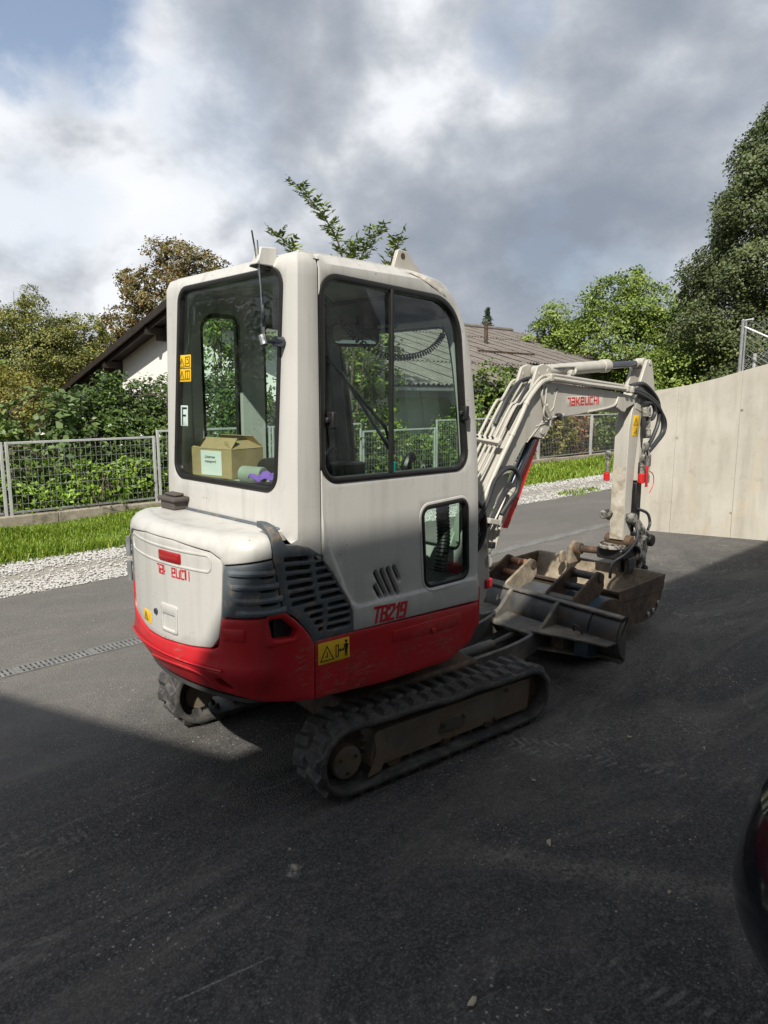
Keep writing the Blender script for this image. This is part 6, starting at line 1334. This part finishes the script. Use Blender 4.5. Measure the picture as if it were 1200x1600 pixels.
# linkage and tilting quick coupler
QC = thing('quick_coupler', None, None); QC.parent = EX
for y in (-.135, .03):
    b = MB(BR); b.prism([(2.69, .84), (2.71, .885), (2.80, .86), (3.035, .665), (3.045, .61), (3.0, .59), (2.78, .77)], lambda u, v, w: (u, w, v), y-.012, y+.012); b.build('link_arm', M['blotch'], QC, .008)
b = MB(BR); b.cyl((3.012, -.185, .628), (3.012, .08, .628), .050, 18); b.build('link_boss', M['black'], QC, .01)
b = MB(BR); b.cyl((2.72, -.17, .845), (2.72, .07, .845), .042, 16); b.build('link_boss', M['blotch'], QC, .01)
b = MB(BR); b.cyl((2.56, .02, .87), (2.66, .02, .87), .035, 14); b.build('link_pin', M['blotch'], QC, .008)
b = MB(BR); b.xz(roundpoly([(2.95, .67), (3.03, .66, .03), (3.0, .56, .05), (2.975, .49, .04), (2.985, .42, .04), (2.94, .365, .03), (2.86, .36, .04), (2.875, .45, .05), (2.845, .55, .05), (2.79, .64), (2.82, .70, .03)], 5), -.155, -.115); b.build('coupler_cheek', M['blotch'], QC, .012)
b = MB(BR); b.xz(roundpoly([(2.95, .67), (3.03, .66, .03), (3.0, .56, .05), (2.975, .49, .04), (2.985, .42, .04), (2.94, .365, .03), (2.86, .36, .04), (2.875, .45, .05), (2.845, .55, .05), (2.79, .64), (2.82, .70, .03)], 5), .02, .06); b.build('coupler_cheek', M['black'], QC, .012)
b = MB(BR); b.cyl((2.935, -.18, .40), (2.935, .08, .40), .034, 14); b.build('coupler_pin', M['black'], QC, .006)
b = MB(BR); b.cyl((2.72, -.155, .655), (2.72, .065, .655), .048, 16); b.build('arm_end_pin', M['rusty'], QC, .008)
b = MB(BR); b.box((2.62, -.13, .50), (2.86, .10, .60)); b.build('coupler_body', M['black'], QC, .02)
b = MB(BR); b.cyl((2.66, -.02, .595), (2.66, -.02, .625), .105, 26); rg = b.build('bolt_ring', M['blotch'], QC, .006)
for k in range(12):
    b = MB(BR); t = k*math.pi/6; b.cyl((2.66+.085*math.cos(t), -.02+.085*math.sin(t), .622), (2.66+.085*math.cos(t), -.02+.085*math.sin(t), .638), .011, 6); b.build('ring_bolt', M['rusty'], QC)
b = MB(BR); b.cyl((2.70, .10, .545), (2.70, .33, .53), .030, 14); b.cyl((2.70, .28, .532), (2.70, .36, .528), .05, 14); b.build('tilt_cylinder', M['rusty'], QC, .006)
b = MB(BR); b.xz(roundpoly([(2.62, .40), (2.79, .40), (2.77, .56, .05), (2.69, .60, .05), (2.63, .55, .04)], 4), .335, .375); b.xz(roundpoly([(2.60, .40), (2.68, .42), (2.65, .52, .03), (2.58, .50, .02)], 4), .40, .43); b.build('bucket_lug', M['mud'], QC, .012)
for y in (-.06, -.13): 
    b = MB(BR); b.box((2.70, y-.02, .39), (2.82, y+.02, .52)); b.build('coupler_claw', M['steel'], QC, .008)
pipe('coupler_hose', [(2.80, -.12, .80), (2.74, -.19, .70), (2.62, -.17, .58), (2.54, -.10, .50), (2.52, -.09, .38)], .012, M['hose'], QC, 6, 8)
pipe('coupler_hose', [(2.86, -.10, .90), (2.95, -.15, .86), (2.97, -.17, .78), (2.92, -.18, .73)], .012, M['hose'], QC, 6, 8)
pipe('coupler_hose', [(2.60, -.15, .60), (2.70, -.17, .63), (2.80, -.165, .60), (2.85, -.16, .55)], .011, M['hose'], QC, 6, 8)
# ------------------------------------------------------------------ buckets, box and small things that rest on or in the machine
EXM = Matrix.Translation((-.127, 3.782, 0)) @ Matrix.Rotation(math.radians(44), 4, 'Z')
def at_machine(o, x, y, z, rz=0.):
    o.matrix_world = EXM @ Matrix.Translation((x, y, z)) @ Matrix.Rotation(rz, 4, 'Z')
    return o
# wide ditching bucket, open side up, hung on the quick coupler
DBK = thing('ditching_bucket', 'wide open ditching bucket with a clay crusted inside hanging at the arm end', 'bucket'); at_machine(DBK, 2.42, .14, 0, math.radians(-1))
pr = [(q[0], q[1]) for q in cat_([(-.34, .41, 0), (-.29, .26, 0), (-.15, .155, 0), (.05, .125, 0), (.22, .15, 0), (.32, .25, 0), (.365, .42, 0)], 6)]
b = MB(); shell(b, pr, .014, -.57, .57); b.build('bucket_shell', M['mud'], DBK, .003)
po = [(q[0], q[1]) for q in cat_([(-.345, .412, 0), (-.305, .24, 0), (-.16, .135, 0), (.05, .108, 0), (.235, .13, 0), (.335, .24, 0), (.372, .425, 0)], 6)]
b = MB(); shell(b, po, .006, -.565, .565); b.build('outer_skin', M['rusty'], DBK, .002)
for y in (-.585, .571):
    b = MB(); b.xz(po, y, y+.014); b.build('side_plate', M['rusty'], DBK, .003)
    yo = y-.008 if y < 0 else y+.014
    b = MB(); b.xz([(-.345, .415), (-.325, .335), (-.05, .315), (.352, .305), (.378, .428)], yo, yo+.008); b.build('side_edge_bar', M['rusty'], DBK, .003)
    for k in range(3):
        b = MB(); yb = y-.012 if y < 0 else y+.026; b.cyl((.13+.075*k, yb, .155+.03*k*k/2), (.13+.075*k, y+.007, .155+.03*k*k/2), .020, 10); b.build('edge_bolt', M['zinc'], DBK, .004)
b = MB(); b.box((.352, -.585, .395), (.388, .585, .432)); b.build('rear_lip', M['mud'], DBK, .008)
b = MB(); b.box((-.358, -.585, .396), (-.335, .585, .420)); b.build('cutting_edge', M['rusty'], DBK, .004)
# two loose narrow buckets lying between blade and ditching bucket
def narrow(label, paint_, x, y, w, bw, boff, rz, white=False, pinm='pin', x_=None):
    t = thing('digging_bucket', label, 'bucket', group='loose digging buckets behind the dozer blade'); at_machine(t, x, y, 0, rz)
    arc = [(.02+.24*math.cos(a), .235+.215*math.sin(a)) for a in np.linspace(math.radians(-70), math.radians(205), 22)]
    b = MB(); shell(b, arc, .012, -w/2, w/2); b.build('bucket_shell', M[paint_], t, .003)
    for yy in (-w/2-.006, w/2-.006):
        b = MB(); b.xz(arc, yy, yy+.012); b.build('side_plate', M['rusty'], t, .003)
    b = MB(); b.box((.06, -w/2-.01, .005), (.16, w/2+.01, .03)); b.build('cutting_edge', M['steel'], t, .003)
    for s_ in (-1, 1):
        yy = boff+s_*bw/2
        b = MB(); b.xz(roundpoly([(-.245, .30), (-.275, .465, .02), (-.245, .50, .02), (.02, .625, .03), (.085, .60, .04), (.10, .50, .03), (.03, .44)], 4), yy-.010, yy+.010); e_ = b.build('ear_plate', M['mud'] if (s_ < 0 and pinm == 'pin') else M['rusty'], t, .004)
        b = MB(); b.cyl((.05, yy-.018, .575), (.05, yy+.018, .575), .034, 14); b.build('pin_boss', M['rusty'], e_, .004)
    for px, pz in ((.05, .575), (-.03, .50)):
        b = MB(); b.cyl((px, boff-bw/2, pz), (px, boff+bw/2, pz), .027, 14); b.build('cross_pin', M[pinm], t)
    b = MB(); b.add([(-.262, boff-bw/2, .475), (-.262, boff+bw/2, .475), (-.225, boff+bw/2, .49), (-.225, boff-bw/2, .49), (-.262, boff-bw/2, .455), (-.262, boff+bw/2, .455), (-.225, boff+bw/2, .47), (-.225, boff-bw/2, .47)], [(0,1,2,3),(7,6,5,4),(0,4,5,1),(1,5,6,2),(2,6,7,3),(3,7,4,0)]); b.build('ear_bridge', M['blade'], t, .003)
    if white:
        def fm(u, v, d):
            a = math.radians(128)+v/.215; return (.02+(.24+d)*math.cos(a), boff-u, .235+(.215+d)*math.sin(a))
        s_ = plate('paper_label', [(-.045, -.03), (.055, -.03), (.055, .035), (-.045, .035)], fm, M['paper'], t, th=.0006, step=.02, bev=.0002)
        strokes('label_mark', [[(.0, .0), (.012, .004)], [(.004, -.008), (.008, .012)]], fm, .010, M['ink'], s_)
    return t
narrow('loose bucket with a rust brown cross pin and clay covered ear next to the cab', 'steel', 1.74, .17, .66, .20, .03, math.radians(-2))
narrow('loose blue grey bucket carrying a white paper label between its ears', 'bluegrey', 1.74, -.36, .36, .21, .02, math.radians(-2), True, 'steel')
# cardboard box on the shelf behind the seat
BX = thing('cardboard_box', 'open brown cardboard box with a white paper label behind the rear window', 'box'); at_machine(BX, -.625, .30, 1.402, math.radians(10))
def flapbox(t, a, c, h):
    m = M['card']; th = .004
    b = MB(); b.box((-a, -c, 0), (a, c, .004))
    for q in (((-a, -c, 0), (a, -c+th, h)), ((-a, c-th, 0), (a, c, h)), ((-a, -c+th, 0), (-a+th, c-th, h)), ((a-th, -c+th, 0), (a, c-th, h))): b.box(*q)
    b.build('box_body', m, t, .001)
    for P_ in ([(-a, -c, h), (a, -c, h), (a-.02, -c+.075, h+.035), (-a+.02, -c+.075, h+.035)], [(-a, c, h), (-a, -c, h), (-a+.07, -c+.03, h+.05), (-a+.07, c-.03, h+.05)], [(a, -c, h), (a, c, h), (a-.05, c-.02, h+.06), (a-.05, -c+.02, h+.06)]):
        b = MB(); n_ = (Vector(P_[1])-Vector(P_[0])).cross(Vector(P_[3])-Vector(P_[0])).normalized()*.003; b.add([Vector(p) for p in P_]+[Vector(p)+n_ for p in P_], [(0,1,2,3),(7,6,5,4),(0,4,5,1),(1,5,6,2),(2,6,7,3),(3,7,4,0)]); b.build('box_flap', m, t)
flapbox(BX, .105, .145, .14)
b = MB(); b.box((-.1065, -.075, .012), (-.1055, .075, .132)); lb = b.build('paper_label', M['paper'], BX)
TM = Matrix(((0, 0, -1, -.1068), (-1, 0, 0, .045), (0, 1, 0, .095), (0, 0, 0, 1)))
text_obj('label_text', 'Lünersee', .020, TM, M['ink'], lb); text_obj('label_text', 'transport!', .020, Matrix.Translation((0, 0, -.022)) @ TM, M['ink'], lb)
# purple cloth and dark bag beside it
PC = MB(); rr = random.Random(3); vs = []; fs = []; nn = 14
for i in range(nn):
    for j in range(nn):
        x = (i/(nn-1)-.5)*.13; y = (j/(nn-1)-.5)*.30
        z = .045*math.exp(-((x*9)**2+(y*5)**2))+.012*math.sin(i*1.1+j*.5)+.010*math.sin(j*1.7-i*.7)+.014
        vs.append((x, y, max(.002, z)))
for i in range(nn-1):
    for j in range(nn-1): fs.append((i*nn+j, (i+1)*nn+j, (i+1)*nn+j+1, i*nn+j+1))
PC.add(vs, fs); pc = PC.build('purple_cloth', M['purple']); tag(pc, 'crumpled purple cloth on the shelf inside the rear window', 'cloth'); at_machine(pc, -.70, -.26, 1.402, .15)
md_ = pc.modifiers.new('thickness', 'SOLIDIFY'); md_.thickness = .003
TR = MB(); TR.tube([(0, 0, .04), (0, .12, .04)], [.038, .040], 14); tr_ = TR.build('paper_roll', simple('grey green tube', (.30, .33, .28), .7), None, .004); tag(tr_, 'short grey green cardboard tube next to the purple cloth', 'tube'); at_machine(tr_, -.70, -.12, 1.402, .3)
def build_car():
    CAR.location = CARLOC; CAR.rotation_euler = (0, 0, CARROT)           # local x = forward, y = left; the origin is the rear left ground corner of the footprint
    Lc, Wc = 4.35, 1.80
    # stations from the rear: x, half width factor, sill z, belt z, roof z, roof half factor
    def half(x):                                                      # plan outline, well rounded at the rear and front corners
        r = .52; 
        if x < r: return .9-.30*(1-x/r)**2.6
        if x > Lc-.7: return .9-.30*((x-Lc+.7)/.7)**2.4
        return .9
    def tail(z): return .10*sst(.75, 1.0, z)*1.0+.20*max(0, z-.95)-.035*math.exp(-((z-.62)/.16)**2)+.30*max(0, .66-z)/.4
    def roofz(x): return float(np.interp(x, [0, .25, .9, 2.0, 2.75, 3.3, 3.6, 4.0, 4.35], [1.02, 1.20, 1.42, 1.46, 1.36, 1.05, .98, .93, .80]))
    xs = [0, .04, .10, .18, .28, .40, .55, .75, 1.0, 1.35, 1.7, 2.1, 2.5, 2.9, 3.3, 3.6, 3.85, 4.05, 4.2, 4.3, 4.35]
    def sec(x):
        h = half(x); rz = roofz(x); bz = min(.98, rz-.03); P = []
        for z, k in ((.22, .86), (.34, .90), (.50, .95), (.64, .985), (.78, 1.0), (.90, .975), (bz, .95)): P.append((k*h, z))
        gh = rz-bz
        for t, k in ((.35, .90), (.7, .82), (.92, .74), (1.0, .60)): P.append((h*k, bz+gh*t))
        P.append((0, rz+.012)); return P
    rows = []
    for x in xs:
        S_ = [(y, z*.88) for y, z in sec(x)]; full = [(-y, z) for y, z in reversed(S_[:-1])]; L_ = [(y, z) for y, z in S_]+[(q[0], q[1]) for q in full]
        dz = lambda z: (tail(z)*(1-sst(0, .8, x)))
        rows.append([(x+dz(z), -.9+y, z) for y, z in L_])
    m = len(rows[0]); b = MB(); g = MB(); gk = {6, 7, 8, m-2-6, m-2-7, m-2-8}
    for i in range(len(rows)-1):
        for k in range(m-1): (g if k in gk and 1 <= i <= 15 else b).add([rows[i][k], rows[i][k+1], rows[i+1][k+1], rows[i+1][k]], [(0, 1, 2, 3)])
    # rear and front closing faces in strips, left to right at equal height
    for row in (rows[0], rows[-1]):
        n_ = m//2
        for k in range(n_): b.add([row[k], row[k+1], row[m-2-k], row[m-1-k]], [(0, 1, 2, 3)])
    import bmesh
    for nm, q, mt in (('body', b, 'carpaint'), ('window_band', g, 'carglass')):
        me = bpy.data.meshes.new(nm); me.from_pydata(q.v, [], q.f); bm = bmesh.new(); bm.from_mesh(me); bmesh.ops.remove_doubles(bm, verts=bm.verts, dist=1e-4); bmesh.ops.recalc_face_normals(bm, faces=bm.faces); bm.to_mesh(me); bm.free(); finish(me, 50); me.materials.append(M[mt])
        o = link(nm, me, CAR); sd = o.modifiers.new('smooth', 'SUBSURF'); sd.levels = 2; sd.render_levels = 2
    def skin(u, z, d):                                               # rear face wraps round the corner: u runs from the rear centre to the left flank
        r = .30; hw = .9
        if u < hw-.30: x, y, nx, ny = .0, -.9+u, -1, 0
        else:
            a = min(math.pi/2, (u-(hw-.30))/.33); x = .30*(1-math.cos(a)); y = -.9+hw-.30+.285*math.sin(a); nx, ny = -math.cos(a), math.sin(a)
            x += max(0, u-(hw-.30)-.33*math.pi/2)
        return (x+tail(z)*(1-sst(0, .8, x))+nx*d+.012, y+ny*d, z)
    plate('tail_lamp', roundpoly([(.20, .49, .02), (.56, .50, .02), (.58, .54, .02), (.22, .54, .02)], 4), lambda u, z, d: skin(u, z, d-.012), M['lens'], CAR, th=.03, step=.04, bev=.006)
    plate('bumper_trim', [(-.55, .405), (.55, .405), (.55, .425), (-.55, .425)], lambda u, z, d: skin(abs(u), z, d-.004) if u >= 0 else (lambda q: (q[0], -1.8-q[1], q[2]))(skin(-u, z, d-.004)), M['chrome'], CAR, th=.02, step=.04, bev=.003)
    plate('rear_bumper', [(-.55, .24), (.55, .24), (.55, .40), (-.55, .40)], lambda u, z, d: skin(abs(u), z, d-.016) if u >= 0 else (lambda q: (q[0], -1.8-q[1], q[2]))(skin(-u, z, d-.016)), M['cartrim'], CAR, th=.02, step=.05, bev=.004)
    for x in (.98, 3.45):
        for y in (-.17, -1.63):
            t = thing('wheel', None, None); t.parent = CAR; b = MB(); b.cyl((x, y-.10, .32), (x, y+.10, .32), .32, 32); b.build('tyre', M['tyre'], t, .03, seg=3)
            b = MB(); yo = y+.102 if y > -.5 else y-.102; b.cyl((x, yo-.01, .32), (x, yo+.012, .32), .20, 24); b.build('rim', M['zinc'], t, .01)
    b = MB(); b.box((.6, -1.6, .18), (4.0, -.2, .3)); b.build('underbody', M['cartrim'], CAR)
CARLOC = (.59, 1.36, 0); CARROT = math.radians(44)
build_car()
# ------------------------------------------------------------------ small litter on the asphalt
LEAF_LABELS = ['tiny pale leaf on the sunlit asphalt behind the machine', 'curled pale leaf on the dark asphalt between track and car', 'cream coloured leaf at the lower edge of the picture', 'pale flat flake on the shaded asphalt below the sprocket end of the track', 'white fleck beside the tread prints right of the track', 'small pale fleck nearest to the dark car', 'pale leaf between the dozer blade and the car', 'white flake beside the cream leaf at the lower edge', 'small fleck far left on the shaded asphalt', 'tiny fleck just above the pale flat flake', 'pale leaf on the shaded asphalt above the car corner']
def litter():
    pts = [((548, 818), .035), ((857, 1322), .05), ((737, 1572), .055), ((460, 1361), .05), ((833, 1222), .04), ((1045, 1400), .022), ((983, 1155), .035), ((857, 1585), .03), ((112, 1367), .02), ((453, 1332), .02), ((1100, 1173), .03)]
    th = math.radians(9.312)
    for (px, py), s in pts:
        a = (px-600)/1110; c = (800-py)/1110; d = Vector((a, math.cos(th)+c*math.sin(th), -math.sin(th)+c*math.cos(th)))
        if d.z >= 0: continue
        k = -1.8/d.z; x, y = d.x*k, d.y*k
        an = random.uniform(0, 6.28); m = MB(Matrix.Translation((x, y, .006)) @ Matrix.Rotation(an, 4, 'Z')); n_ = 7; vs = []
        for i in range(n_):
            t = 2*math.pi*i/n_; r = s*(.20+.13*random.random()); vs.append((r*1.5*math.cos(t), r*.8*math.sin(t), .004+.012*random.random()))
        vs.append((0, 0, .003)); m.add(vs, [(i, (i+1) % n_, n_) for i in range(n_)]); o = m.build('dry_leaf', M['dryleaf'])
        o.modifiers.new('thickness', 'SOLIDIFY').thickness = .0015
        tag(o, LEAF_LABELS[pts.index(((px, py), s))], 'leaf', 'dry leaves scattered on the asphalt')
    n = 1500; x = rng.uniform(-3, 4.5, n); y = rng.uniform(1.2, 9, n); s = rng.uniform(.0015, .005, n)
    base = np.array([(1, 0, 0), (-.5, .87, 0), (-.5, -.87, 0), (0, 0, .9)]); F = np.array([(0, 1, 3), (1, 2, 3), (2, 0, 3)])
    V = base[None]*s[:, None, None]*rng.uniform(.6, 1.3, (n, 4, 1)); V[..., 0] += x[:, None]; V[..., 1] += y[:, None]; V[..., 2] += .001
    o = quads('grit', V[:, F].reshape(-1, 3, 3), M['stone'], kind='stuff'); tag(o, 'fine pale grit scattered over the asphalt', 'grit')
litter()
